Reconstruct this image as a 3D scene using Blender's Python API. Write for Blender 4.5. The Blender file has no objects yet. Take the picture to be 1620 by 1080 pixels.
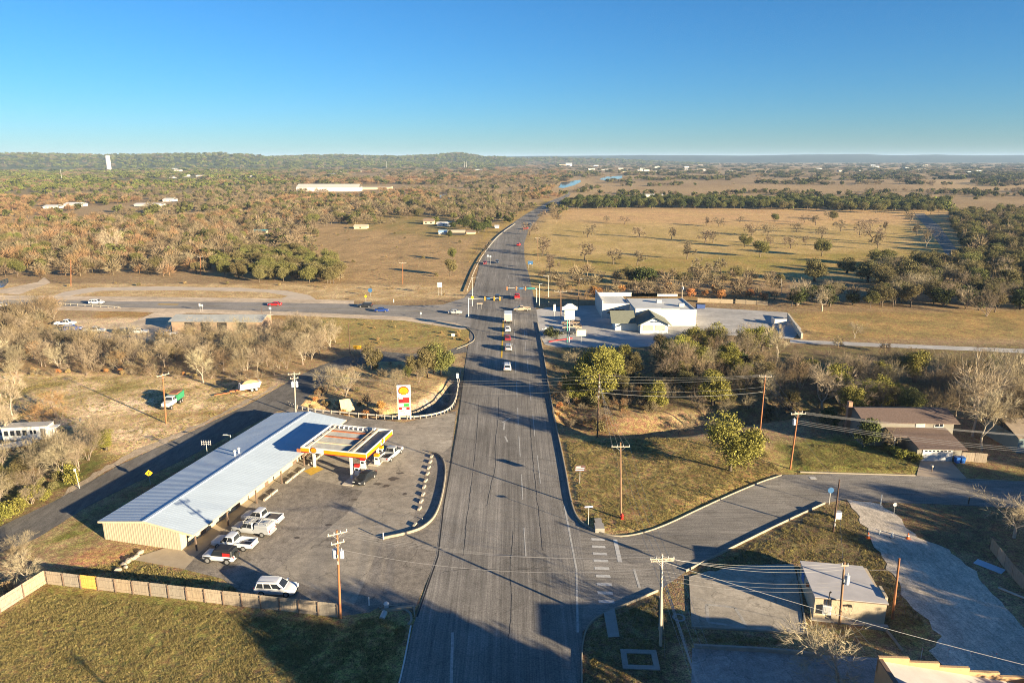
import bpy, math, random
import numpy as np
from mathutils import Vector, Matrix
from mathutils.geometry import tessellate_polygon
D = bpy.data
SC = bpy.context.scene
COL = SC.collection
PI = math.pi
# ---------------------------------------------------------------- camera, sky, sun, exposure
H, F, HZ = 51.0, 1120.0, 249.0
PIT = math.atan((540 - HZ) / F)
SP, CP = math.sin(PIT), math.cos(PIT)
cam = D.objects.new("camera", D.cameras.new("camera"))
COL.objects.link(cam)
cam.location = (0, 0, H)
cam.rotation_euler = (PI / 2 - PIT, 0, 0)
cam.data.sensor_width = 36
cam.data.lens = 36 * F / 1620
cam.data.clip_start = 0.5
cam.data.clip_end = 60000
SC.camera = cam
SUN_EL, SUN_AZ = math.radians(11.6), math.radians(127.5)   # azimuth from +Y towards +X
SUNV = Vector((math.sin(SUN_AZ) * math.cos(SUN_EL), math.cos(SUN_AZ) * math.cos(SUN_EL), math.sin(SUN_EL)))
w = D.worlds.new("World")
SC.world = w
w.use_nodes = True
nt = w.node_tree
nt.nodes.clear()
sky = nt.nodes.new("ShaderNodeTexSky")
sky.sky_type = 'NISHITA'
sky.sun_disc = False
sky.sun_elevation = SUN_EL
sky.sun_rotation = SUN_AZ
sky.altitude = 300
sky.air_density = 1.0
sky.dust_density = 0.0
sky.ozone_density = 7.5
hsv = nt.nodes.new("ShaderNodeHueSaturation")
hsv.inputs['Saturation'].default_value = 1.02
bg = nt.nodes.new("ShaderNodeBackground")
bg.inputs[1].default_value = 0.05
wo = nt.nodes.new("ShaderNodeOutputWorld")
nt.links.new(sky.outputs[0], hsv.inputs['Color'])
wb = nt.nodes.new("ShaderNodeVectorMath")              # white balance of the whole sky
wb.operation = 'MULTIPLY'
wb.inputs[1].default_value = (1.0, 1.0, 0.93)
nt.links.new(hsv.outputs[0], wb.inputs[0])
nt.links.new(wb.outputs[0], bg.inputs[0])
nt.links.new(bg.outputs[0], wo.inputs[0])
sl = D.lights.new("sun", 'SUN')
sl.energy = 5.0
sl.angle = math.radians(0.5)
sl.color = (1.0, 0.83, 0.56)
so = D.objects.new("sun", sl)
COL.objects.link(so)
so.rotation_euler = SUNV.to_track_quat('Z', 'Y').to_euler()
SC.view_settings.view_transform = 'Standard'
SC.view_settings.look = 'None'
SC.view_settings.gamma = 1
SC.view_settings.exposure = 1.88
SC.view_settings.use_curve_mapping = False
SC.cycles.max_bounces = 6
SC.cycles.transparent_max_bounces = 8
SC.cycles.use_denoising = True
SC.cycles.denoising_prefilter = 'NONE'
SC.cycles.filter_width = 1.0
SC.cycles.sample_clamp_indirect = 4

# ---------------------------------------------------------------- helpers
def P(x, y, z=0.0):
    u, v = (x - 810) / F, (y - 540) / F
    t = (H - z) / (SP + v * CP)
    return Vector((u * t, t * (CP - v * SP), z))

def PX(p):                                   # world point -> photo pixel (only used to rank and cull)
    zc = p[1] * CP + (H - p[2]) * SP
    if zc <= 1: return None
    yc = (H - p[2]) * CP - p[1] * SP
    return 810 + p[0] / zc * F, 540 + yc / zc * F

def link(o):
    COL.objects.link(o)
    return o

def tag(o, label=None, cat=None, group=None, kind=None):
    if label: o['label'] = label
    if cat: o['category'] = cat
    if group: o['group'] = group
    if kind: o['kind'] = kind
    return o

def thing(name, label, cat, loc=(0, 0, 0), rot=0.0, group=None):
    o = link(D.objects.new(name, None))
    o.empty_display_size = 0.3
    o.location = loc
    o.rotation_euler = (0, 0, rot)
    return tag(o, label, cat, group)

def copy_tree(root, loc, rot=None, scale=None, label=None):
    r = root.copy()
    COL.objects.link(r)
    r.location = loc
    if rot is not None: r.rotation_euler = (0, 0, rot)
    if scale is not None: r.scale = scale
    if label: r['label'] = label
    for ch in list(root.children):
        c = ch.copy(); COL.objects.link(c); c.parent = r
        for g in ch.children:
            d = g.copy(); COL.objects.link(d); d.parent = c
    return r

# ---------------------------------------------------------------- materials
MATS = {}
def mat(name, col, rough=0.85, var=0.10, sc=1.0, metal=0.0, spec=0.3, bump=0.0, bsc=8.0, rand=0.0, island=0.0, stretch=None, trans=0.0):
    if name in MATS: return MATS[name]
    m = D.materials.new(name)
    m.use_nodes = True
    t = m.node_tree
    b = t.nodes["Principled BSDF"]
    b.inputs['Roughness'].default_value = rough
    b.inputs['Metallic'].default_value = metal
    b.inputs['Specular IOR Level'].default_value = spec
    src = None
    g = t.nodes.new("ShaderNodeNewGeometry")
    vec = g.outputs['Position']
    if stretch:
        mp = t.nodes.new("ShaderNodeMapping")
        mp.inputs['Scale'].default_value = stretch
        t.links.new(vec, mp.inputs['Vector'])
        vec = mp.outputs[0]
    val = None
    if var > 0:
        n = t.nodes.new("ShaderNodeTexNoise")
        n.inputs['Scale'].default_value = sc
        n.inputs['Detail'].default_value = 5
        n.inputs['Roughness'].default_value = 0.65
        t.links.new(vec, n.inputs['Vector'])
        r = t.nodes.new("ShaderNodeMapRange")
        r.inputs[1].default_value = 0.25; r.inputs[2].default_value = 0.75
        r.inputs[3].default_value = 1 - var; r.inputs[4].default_value = 1 + var
        t.links.new(n.outputs[0], r.inputs[0])
        val = r.outputs[0]
    for amount, node, sock in ((rand, "ShaderNodeObjectInfo", 'Random'), (island, None, 'Random Per Island')):
        if amount <= 0: continue
        s = (t.nodes.new(node) if node else g).outputs[sock]
        r = t.nodes.new("ShaderNodeMapRange")
        r.inputs[3].default_value = 1 - amount; r.inputs[4].default_value = 1 + amount
        t.links.new(s, r.inputs[0])
        if val is None: val = r.outputs[0]
        else:
            q = t.nodes.new("ShaderNodeMath"); q.operation = 'MULTIPLY'
            t.links.new(val, q.inputs[0]); t.links.new(r.outputs[0], q.inputs[1])
            val = q.outputs[0]
    if val is not None:
        mx = t.nodes.new("ShaderNodeVectorMath"); mx.operation = 'SCALE'
        mx.inputs[0].default_value = col
        t.links.new(val, mx.inputs['Scale'])
        src = mx.outputs[0]
        if rand > 0:
            oi = t.nodes.new("ShaderNodeObjectInfo")
            r = t.nodes.new("ShaderNodeMapRange")
            r.inputs[3].default_value = 0.487; r.inputs[4].default_value = 0.513
            ml = t.nodes.new("ShaderNodeMath"); ml.operation = 'MULTIPLY'; ml.inputs[1].default_value = 7.31
            fr = t.nodes.new("ShaderNodeMath"); fr.operation = 'FRACT'
            t.links.new(oi.outputs['Random'], ml.inputs[0]); t.links.new(ml.outputs[0], fr.inputs[0]); t.links.new(fr.outputs[0], r.inputs[0])
            hs = t.nodes.new("ShaderNodeHueSaturation")
            t.links.new(r.outputs[0], hs.inputs['Hue']); t.links.new(src, hs.inputs['Color'])
            src = hs.outputs[0]
        t.links.new(src, b.inputs['Base Color'])
    else:
        b.inputs['Base Color'].default_value = (*col, 1)
    if bump > 0:
        n = t.nodes.new("ShaderNodeTexNoise")
        n.inputs['Scale'].default_value = bsc
        n.inputs['Detail'].default_value = 3
        t.links.new(vec, n.inputs['Vector'])
        bp = t.nodes.new("ShaderNodeBump")
        bp.inputs['Strength'].default_value = min(1, bump)
        bp.inputs['Distance'].default_value = 0.05
        t.links.new(n.outputs[0], bp.inputs['Height'])
        t.links.new(bp.outputs[0], b.inputs['Normal'])
    MATS[name] = m
    return m

# ---------------------------------------------------------------- mesh builder
class MB:
    def __init__(s): s.v = []; s.f = []
    def add(s, vs, fs):
        o = len(s.v)
        s.v += [tuple(p) for p in vs]
        s.f += [tuple(i + o for i in f) for f in fs]
        return s
    def box(s, c, size, rz=0.0, rx=0.0, ry=0.0, taper=1.0):
        m = Matrix.Translation(c) @ Matrix.Rotation(rz, 4, 'Z') @ Matrix.Rotation(ry, 4, 'Y') @ Matrix.Rotation(rx, 4, 'X')
        a, b, d = size[0] / 2, size[1] / 2, size[2] / 2
        vs = [m @ Vector((x * (taper if z > 0 else 1), y * (taper if z > 0 else 1), z)) for z in (-d, d) for x, y in ((-a, -b), (a, -b), (a, b), (-a, b))]
        return s.add(vs, [(3, 2, 1, 0), (4, 5, 6, 7), (0, 1, 5, 4), (1, 2, 6, 5), (2, 3, 7, 6), (3, 0, 4, 7)])
    def span(s, x0, x1, y0, y1, z0, z1):
        return s.box(((x0 + x1) / 2, (y0 + y1) / 2, (z0 + z1) / 2), (x1 - x0, y1 - y0, z1 - z0))
    def tube(s, p0, p1, r0, r1=None, n=8, cap=True):
        p0, p1 = Vector(p0), Vector(p1)
        r1 = r0 if r1 is None else r1
        d = (p1 - p0).normalized()
        a = d.cross(Vector((0, 0, 1)) if abs(d.z) < 0.9 else Vector((1, 0, 0))).normalized()
        b = d.cross(a)
        vs = []
        for p, r in ((p0, r0), (p1, r1)):
            for k in range(n):
                t = 2 * PI * k / n
                vs.append(p + a * (r * math.cos(t)) + b * (r * math.sin(t)))
        fs = [(k, (k + 1) % n, n + (k + 1) % n, n + k) for k in range(n)]
        if cap: fs += [tuple(range(n))[::-1], tuple(range(n, 2 * n))]
        return s.add(vs, fs)
    def prism(s, poly, z0, z1):
        n = len(poly)
        vs = [(p[0], p[1], z0) for p in poly] + [(p[0], p[1], z1) for p in poly]
        tri = tessellate_polygon([[Vector((p[0], p[1], 0)) for p in poly]])
        fs = [tuple(i + n for i in t) for t in tri] + [tuple(t[::-1]) for t in tri]
        fs += [(k, (k + 1) % n, n + (k + 1) % n, n + k) for k in range(n)]
        return s.add(vs, fs)
    def xprism(s, poly, x0, x1):             # polygon in (y, z), extruded along x
        n = len(poly)
        vs = [(x0, p[0], p[1]) for p in poly] + [(x1, p[0], p[1]) for p in poly]
        tri = tessellate_polygon([[Vector((p[0], p[1], 0)) for p in poly]])
        fs = [tuple(i + n for i in t) for t in tri] + [tuple(t[::-1]) for t in tri]
        fs += [(k, (k + 1) % n, n + (k + 1) % n, n + k) for k in range(n)]
        return s.add(vs, fs)
    def yprism(s, poly, y0, y1):             # polygon in (x, z), extruded along y
        n = len(poly)
        vs = [(p[0], y0, p[1]) for p in poly] + [(p[0], y1, p[1]) for p in poly]
        tri = tessellate_polygon([[Vector((p[0], p[1], 0)) for p in poly]])
        fs = [tuple(i + n for i in t) for t in tri] + [tuple(t[::-1]) for t in tri]
        fs += [(k, (k + 1) % n, n + (k + 1) % n, n + k) for k in range(n)]
        return s.add(vs, fs)
    def quad(s, a, b, c, d): return s.add([a, b, c, d], [(0, 1, 2, 3)])
    def loft(s, rings, caps=True):
        n = len(rings[0]); vs = [p for r in rings for p in r]; fs = []
        for i in range(len(rings) - 1):
            for k in range(n):
                fs.append((i * n + k, i * n + (k + 1) % n, (i + 1) * n + (k + 1) % n, (i + 1) * n + k))
        if caps: fs += [tuple(range(n))[::-1], tuple(range((len(rings) - 1) * n, len(rings) * n))]
        return s.add(vs, fs)
    def path(s, pts, profile):               # sweep an (across, up) profile along ground points
        rings = []
        for i, p in enumerate(pts):
            a = Vector(pts[max(i - 1, 0)]); b = Vector(pts[min(i + 1, len(pts) - 1)])
            d = (b - a); d.z = 0; d.normalize()
            nrm = Vector((d.y, -d.x, 0))
            rings.append([Vector(p) + nrm * q[0] + Vector((0, 0, q[1])) for q in profile])
        return s.loft(rings)
    def build(s, name, m, parent=None, smooth=None, normals=True):
        me = D.meshes.new(name)
        me.from_pydata([tuple(v) for v in s.v], [], s.f)
        if normals:
            import bmesh
            bm = bmesh.new(); bm.from_mesh(me); bmesh.ops.recalc_face_normals(bm, faces=bm.faces); bm.to_mesh(me); bm.free()
        if smooth:
            me.polygons.foreach_set('use_smooth', [True] * len(me.polygons))
            me.set_sharp_from_angle(angle=math.radians(smooth))
        me.materials.append(m)
        o = link(D.objects.new(name, me))
        if parent: o.parent = parent
        return o

def raw_mesh(name, v, f, m):                 # numpy arrays, quads or tris
    me = D.meshes.new(name)
    v = np.asarray(v, np.float32); f = np.asarray(f, np.int32)
    k = f.shape[1]
    me.vertices.add(len(v)); me.vertices.foreach_set('co', v.ravel())
    me.loops.add(f.size); me.loops.foreach_set('vertex_index', f.ravel())
    me.polygons.add(len(f)); me.polygons.foreach_set('loop_start', np.arange(0, f.size, k, dtype=np.int32))
    me.polygons.foreach_set('loop_total', np.full(len(f), k, np.int32))
    me.update(calc_edges=True)
    me.validate()
    if m: me.materials.append(m)
    return me

def resample(pts, step):
    out = [Vector(pts[0])]
    for a, b in zip(pts[:-1], pts[1:]):
        a, b = Vector(a), Vector(b)
        n = max(1, int((b - a).length / step))
        out += [a.lerp(b, k / n) for k in range(1, n + 1)]
    return out

def smooth_line(pts, k=2):
    pts = [Vector(p) for p in pts]
    for _ in range(k):
        q = [pts[0]]
        for a, b in zip(pts[:-1], pts[1:]): q += [a.lerp(b, .25), a.lerp(b, .75)]
        pts = q + [pts[-1]]
    return pts

def inside(x, y, poly):
    c = False; n = len(poly); j = n - 1
    for i in range(n):
        if (poly[i][1] > y) != (poly[j][1] > y) and x < (poly[j][0] - poly[i][0]) * (y - poly[i][1]) / (poly[j][1] - poly[i][1]) + poly[i][0]: c = not c
        j = i
    return c

def sdist(X, Y, poly):                       # signed distance (positive inside), vectorised
    n = len(poly); ins = np.zeros(X.shape, bool); dmin = np.full(X.shape, 1e18)
    for i in range(n):
        ax, ay = poly[i][0], poly[i][1]; bx, by = poly[(i + 1) % n][0], poly[(i + 1) % n][1]
        ex, ey = bx - ax, by - ay
        t = np.clip(((X - ax) * ex + (Y - ay) * ey) / (ex * ex + ey * ey + 1e-12), 0, 1)
        dmin = np.minimum(dmin, (X - ax - t * ex) ** 2 + (Y - ay - t * ey) ** 2)
        if ay != by:
            ins ^= ((ay > Y) != (by > Y)) & (X < (bx - ax) * (Y - ay) / (by - ay) + ax)
    return np.where(ins, 1, -1) * np.sqrt(dmin)

def wob(X, Y, s, seed=0):                    # cheap smooth noise, about -1..1
    r = np.random.RandomState(seed); out = 0
    for k in range(5):
        a = r.uniform(0, 2 * PI); f = 2 * PI / s * r.uniform(.6, 1.9)
        out = out + np.sin((X * math.cos(a) + Y * math.sin(a)) * f + r.uniform(0, 6.28)) * np.cos((X * math.sin(a) - Y * math.cos(a)) * f * .7 + r.uniform(0, 6.28))
    return out / 2.2

PAVED = []                                   # world polygons where nothing grows
def keepout(pts): PAVED.append([(p[0], p[1]) for p in pts])
# ---------------------------------------------------------------- ground heights
def W2(px): return [(P(*q).x, P(*q).y) for q in px]
DITCH = [  # centre line (photo ground points), half width, depth
    (W2([(640, 650), (590, 652), (540, 647), (500, 641)]), 3.5, 1.8),
    (W2([(905, 655), (950, 672), (1000, 676), (1060, 672), (1140, 660), (1240, 645), (1340, 632), (1450, 620)]), 5.5, 2.2),
]
PITS = [(W2([(729, 588), (724, 618), (715, 643), (700, 652), (665, 658), (610, 657), (580, 652), (640, 645), (680, 628), (706, 606), (718, 590)]), 2.7)]
LIFT = [   # raised lawns behind the kerbs
    (W2([(873, 640), (893, 720), (906, 800), (918, 818), (952, 838), (985, 845), (1040, 832), (1120, 793), (1200, 758), (1240, 745), (1215, 700), (1050, 690), (930, 690)]), 0.28),
    (W2([(1262, 742), (1330, 744), (1450, 748), (1440, 720), (1330, 700), (1250, 705)]), 0.28),
    (W2([(1046, 936), (1092, 906), (1160, 873), (1235, 834), (1307, 799), (1345, 840), (1260, 880), (1090, 920)]), 0.25),
    (W2([(928, 1100), (926, 1020), (935, 992), (960, 974), (1040, 942), (1060, 1000), (1040, 1100)]), 0.25),
]
def heights(X, Y):
    Z = np.full(X.shape, -0.03)
    for line, hw, dep in DITCH:
        d = np.full(X.shape, 1e9)
        for a, b in zip(line[:-1], line[1:]):
            ex, ey = b[0] - a[0], b[1] - a[1]
            t = np.clip(((X - a[0]) * ex + (Y - a[1]) * ey) / (ex * ex + ey * ey), 0, 1)
            d = np.minimum(d, np.hypot(X - a[0] - t * ex, Y - a[1] - t * ey))
        s = np.clip(1 - (d - hw * .25) / (hw * .9), 0, 1)
        Z = Z - dep * s * s * (3 - 2 * s)
    for poly, dep in PITS:
        s = np.clip(sdist(X, Y, poly) / 2.0, 0, 1); Z = Z - dep * s * s * (3 - 2 * s)
    for poly, up in LIFT:
        m = np.abs(X) < 120
        s = np.clip(sdist(X, Y, poly) / 1.2, 0, 1)
        Z = Z + up * s
    return Z
def hz(x, y): return float(heights(np.array([x]), np.array([y]))[0])
def G(px, py):                                # ground point under a photo pixel
    p = P(px, py); p.z = hz(p.x, p.y); return p

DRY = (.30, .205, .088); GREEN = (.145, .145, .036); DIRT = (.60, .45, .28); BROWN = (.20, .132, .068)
ORANGE = (.34, .20, .075); GRAVEL = (.38, .34, .29); OLIVE = (.21, .172, .065); DARKL = (.15, .11, .065)
ZONES = [  # photo-ground polygon, colour, second colour, patch size m, edge softness m
    ([(-300, 1250), (-300, 1000), (0, 968), (75, 922), (535, 978), (600, 965), (650, 975), (640, 1250)], OLIVE, (.27, .205, .075), 6, 1.5),
    ([(60, 1010), (260, 985), (420, 1020), (300, 1075), (120, 1060)], (.24, .185, .07), (.15, .15, .045), 4, 5),
    ([(280, 1090), (420, 1040), (480, 1060), (420, 1200), (260, 1200)], (.29, .21, .09), OLIVE, 3, 4),
    ([(75, 925), (330, 948), (330, 975), (200, 965), (80, 945)], (.13, .15, .035), OLIVE, 4, 2),
    ([(0, 980), (150, 1100), (0, 1250), (-200, 1250), (-200, 990)], DRY, OLIVE, 5, 4),
    ([(60, 905), (205, 880), (420, 935), (520, 958), (300, 930), (80, 905)], GREEN, DRY, 3, 1),
    ([(95, 895), (160, 862), (220, 880), (150, 905)], (.40, .22, .11), DRY, 3, 1),
    ([(40, 862), (130, 815), (150, 850), (95, 885)], (.36, .27, .14), GREEN, 4, .8),
    ([(135, 812), (440, 652), (470, 645), (160, 830)], (.17, .15, .07), BROWN, 3, .6),
    ([(-200, 585), (0, 585), (200, 590), (340, 600), (440, 592), (455, 608), (330, 672), (180, 738), (120, 745), (0, 700), (-200, 720)], DIRT, DRY, 7, 3),
    ([(-100, 598), (230, 590), (350, 606), (250, 622), (100, 640), (-100, 640)], OLIVE, DIRT, 9, 4),
    ([(300, 640), (350, 620), (420, 605), (330, 640)], GREEN, DIRT, 4, 2),
    ([(-20, 590), (20, 588), (48, 597), (10, 604), (-20, 602)], (.78, .62, .44), DIRT, 3, 1.5),
    ([(100, 652), (150, 632), (230, 628), (250, 640), (180, 660), (110, 668)], (.74, .58, .40), DIRT, 4, 3),
    ([(280, 640), (318, 632), (320, 646), (285, 655)], (.70, .53, .35), DIRT, 3, 2),
    ([(150, 690), (190, 676), (270, 672), (230, 690), (170, 702)], (.72, .56, .38), DIRT, 3, 2),
    ([(60, 618), (130, 610), (140, 616), (80, 626)], (.70, .54, .36), OLIVE, 3, 2),
    ([(0, 830), (90, 785), (185, 735), (150, 700), (60, 700), (0, 720)], (.10, .12, .03), BROWN, 5, 2),
    ([(480, 645), (500, 610), (560, 575), (720, 562), (728, 590), (690, 628), (600, 655)], (.42, .31, .165), (.28, .20, .10), 5, 1),
    ([(730, 586), (724, 620), (714, 645), (665, 660), (600, 658), (640, 644), (680, 627), (706, 604)], (.22, .205, .19), (.15, .13, .10), 3, .8),
    ([(440, 498), (700, 508), (748, 522), (752, 538), (720, 552), (600, 548), (540, 550), (490, 522)], (.33, .235, .09), (.22, .19, .07), 6, 1),
    ([(150, 487), (240, 491), (235, 500), (180, 505), (150, 505)], ORANGE, DRY, 6, 1),
    ([(260, 497), (440, 494), (520, 502), (380, 508), (250, 508)], ORANGE, DRY, 6, 1),
    ([(100, 505), (300, 500), (270, 540), (90, 530)], (.43, .35, .25), DIRT, 6, 2),
    ([(-100, 448), (740, 450), (745, 470), (600, 477), (400, 472), (-100, 468)], (.46, .35, .20), (.36, .25, .12), 8, 2),
    ([(330, 440), (420, 375), (560, 352), (740, 368), (765, 385), (745, 420), (738, 452)], (.36, .245, .125), (.27, .19, .095), 14, 4),
    ([(560, 340), (640, 335), (780, 355), (770, 372), (700, 378), (560, 362)], OLIVE, DRY, 12, 4),
    ([(745, 420), (770, 385), (800, 362), (850, 335), (880, 318), (870, 312), (830, 330), (770, 360), (738, 400)], (.33, .24, .08), DRY, 8, 3),
    ([(832, 470), (826, 400), (838, 368), (880, 330), (1490, 332), (1520, 420), (1400, 442), (1000, 446)], (.42, .305, .14), (.32, .24, .09), 20, 5),
    ([(872, 350), (885, 331), (1490, 333), (1490, 352), (1200, 358)], (.42, .27, .14), (.44, .30, .14), 40, 15),
    ([(850, 412), (1100, 405), (1480, 395), (1500, 425), (1000, 440)], (.23, .195, .055), (.33, .23, .085), 22, 8),
    ([(840, 470), (1240, 462), (1240, 475), (900, 482)], BROWN, DRY, 6, 2),
    ([(1240, 494), (1640, 492), (1700, 536), (1290, 536), (1260, 512)], (.33, .22, .09), (.22, .17, .07), 12, 3),
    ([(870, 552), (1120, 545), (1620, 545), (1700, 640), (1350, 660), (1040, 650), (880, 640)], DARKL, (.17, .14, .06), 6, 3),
    ([(872, 640), (950, 655), (1060, 660), (1050, 690), (885, 690)], (.26, .18, .095), BROWN, 4, 2),
    ([(880, 688), (1060, 690), (1220, 710), (1245, 748), (1200, 762), (1040, 836), (985, 848), (915, 822), (893, 740)], (.31, .22, .095), (.23, .175, .07), 5, 1.5),
    ([(955, 790), (1150, 760), (1210, 757), (1040, 835), (985, 847)], OLIVE, DRY, 6, 3),
    ([(1240, 748), (1230, 700), (1340, 690), (1470, 735), (1450, 752)], (.24, .21, .065), GREEN, 4, 1.5),
    ([(1500, 735), (1700, 735), (1700, 765), (1530, 757)], (.24, .19, .075), BROWN, 5, 1.5),
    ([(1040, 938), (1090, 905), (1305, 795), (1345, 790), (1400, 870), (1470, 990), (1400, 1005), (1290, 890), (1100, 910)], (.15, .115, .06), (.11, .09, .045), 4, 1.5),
    ([(1250, 985), (1400, 995), (1470, 980), (1480, 1020), (1390, 1020), (1250, 1010)], (.24, .18, .065), OLIVE, 3, 1),
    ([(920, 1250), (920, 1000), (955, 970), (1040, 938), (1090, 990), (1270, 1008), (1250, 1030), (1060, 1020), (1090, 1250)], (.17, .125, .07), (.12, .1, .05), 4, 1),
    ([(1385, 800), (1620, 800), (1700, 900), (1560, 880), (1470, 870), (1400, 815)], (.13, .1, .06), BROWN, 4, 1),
]
def far_col(X, Y):
    n = .5 + .5 * wob(X, Y, 260, 3) + .25 * wob(X, Y, 70, 4)
    n = np.clip(n, 0, 1)[:, None]
    c = np.array((.23, .162, .092)) * (1 - n) + np.array((.30, .22, .125)) * n
    far = np.clip((Y - 600) / 900, 0, 1)[:, None]
    m = np.clip(wob(X, Y * .45, 900, 8) * 2.0 - .3, 0, 1)[:, None] * far
    c = c * (1 - m) + np.array((.36, .26, .14)) * m
    g = np.clip(1.4 * (-X / np.maximum(Y, 1) - .18) * 4, 0, 1)[:, None] * np.clip((Y - 900) / 500, 0, 1)[:, None]
    c = c * (1 - .7 * g) + np.array((.09, .105, .035)) * .7 * g
    return c
def axis(lo, hi, step, ends, grow=1.12):
    a = list(np.arange(lo, hi + .01, step)); s = step
    while a[-1] < ends[1]: s *= grow; a.append(a[-1] + s)
    s = step; b = []; v = lo
    while v > ends[0]: s *= grow; v -= s; b.append(v)
    return np.array(b[::-1] + a)
gx = axis(-190, 230, 1.5, (-15000, 15000))
gy = axis(20, 300, 1.5, (-400, 15000))
GX, GY = np.meshgrid(gx, gy)
X, Y = GX.ravel(), GY.ravel()
Z = heights(X, Y)
C = far_col(X, Y)
wx = X + wob(X, Y, 9, 11) * 1.2; wy = Y + wob(X, Y, 9, 12) * 1.2
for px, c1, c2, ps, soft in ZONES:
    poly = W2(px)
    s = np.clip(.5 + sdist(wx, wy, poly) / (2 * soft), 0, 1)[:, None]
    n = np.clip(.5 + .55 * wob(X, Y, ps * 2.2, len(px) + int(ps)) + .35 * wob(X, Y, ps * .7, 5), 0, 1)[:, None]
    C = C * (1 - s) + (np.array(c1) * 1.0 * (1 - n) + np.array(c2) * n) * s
C = C * np.array((1.16, 1.08, 1.0))
nx, ny = len(gx), len(gy)
idx = np.arange(nx * ny).reshape(ny, nx)
gf = np.stack([idx[:-1, :-1], idx[:-1, 1:], idx[1:, 1:], idx[1:, :-1]], -1).reshape(-1, 4)

def ground_material():
    m = D.materials.new("ground_cover"); m.use_nodes = True
    t = m.node_tree; b = t.nodes["Principled BSDF"]
    b.inputs['Roughness'].default_value = .95; b.inputs['Specular IOR Level'].default_value = .1
    at = t.nodes.new("ShaderNodeAttribute"); at.attribute_name = "Col"
    g = t.nodes.new("ShaderNodeNewGeometry")
    last = None
    for sc, lo, hi, det in ((.08, .82, 1.18, 4), (.35, .74, 1.28, 5), (1.1, .68, 1.34, 5), (5.0, .30, 1.85, 4)):
        n = t.nodes.new("ShaderNodeTexNoise"); n.inputs['Scale'].default_value = sc; n.inputs['Detail'].default_value = det
        n.inputs['Roughness'].default_value = .7
        t.links.new(g.outputs['Position'], n.inputs['Vector'])
        r = t.nodes.new("ShaderNodeMapRange"); r.inputs[1].default_value = .3; r.inputs[2].default_value = .7
        r.inputs[3].default_value = lo; r.inputs[4].default_value = hi
        t.links.new(n.outputs[0], r.inputs[0])
        if last is None: last = r.outputs[0]
        else:
            q = t.nodes.new("ShaderNodeMath"); q.operation = 'MULTIPLY'
            t.links.new(last, q.inputs[0]); t.links.new(r.outputs[0], q.inputs[1]); last = q.outputs[0]
    mx = t.nodes.new("ShaderNodeVectorMath"); mx.operation = 'SCALE'
    t.links.new(at.outputs['Color'], mx.inputs[0]); t.links.new(last, mx.inputs['Scale'])
    # green and straw clumps
    n = t.nodes.new("ShaderNodeTexNoise"); n.inputs['Scale'].default_value = 1.4; n.inputs['Detail'].default_value = 5
    t.links.new(g.outputs['Position'], n.inputs['Vector'])
    r = t.nodes.new("ShaderNodeMapRange"); r.inputs[1].default_value = .35; r.inputs[2].default_value = .65
    r.inputs[3].default_value = .47; r.inputs[4].default_value = .535
    t.links.new(n.outputs[0], r.inputs[0])
    hs = t.nodes.new("ShaderNodeHueSaturation"); t.links.new(r.outputs[0], hs.inputs['Hue']); t.links.new(mx.outputs[0], hs.inputs['Color'])
    t.links.new(hs.outputs[0], b.inputs['Base Color'])
    n = t.nodes.new("ShaderNodeTexNoise"); n.inputs['Scale'].default_value = 4.5; n.inputs['Detail'].default_value = 4
    t.links.new(g.outputs['Position'], n.inputs['Vector'])
    bp = t.nodes.new("ShaderNodeBump"); bp.inputs['Strength'].default_value = .75; bp.inputs['Distance'].default_value = .11
    t.links.new(n.outputs[0], bp.inputs['Height']); t.links.new(bp.outputs[0], b.inputs['Normal'])
    return m
GM = ground_material()
me = raw_mesh("ground", np.stack([X, Y, Z], -1), gf, GM)
ca = me.attributes.new("Col", 'FLOAT_COLOR', 'POINT')
ca.data.foreach_set('color', np.concatenate([C, np.ones((len(C), 1))], 1).astype(np.float32).ravel())
me.polygons.foreach_set('use_smooth', [True] * len(me.polygons))
tag(link(D.objects.new("ground", me)), "dry winter grass and dirt over the whole plain", kind='structure')

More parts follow.
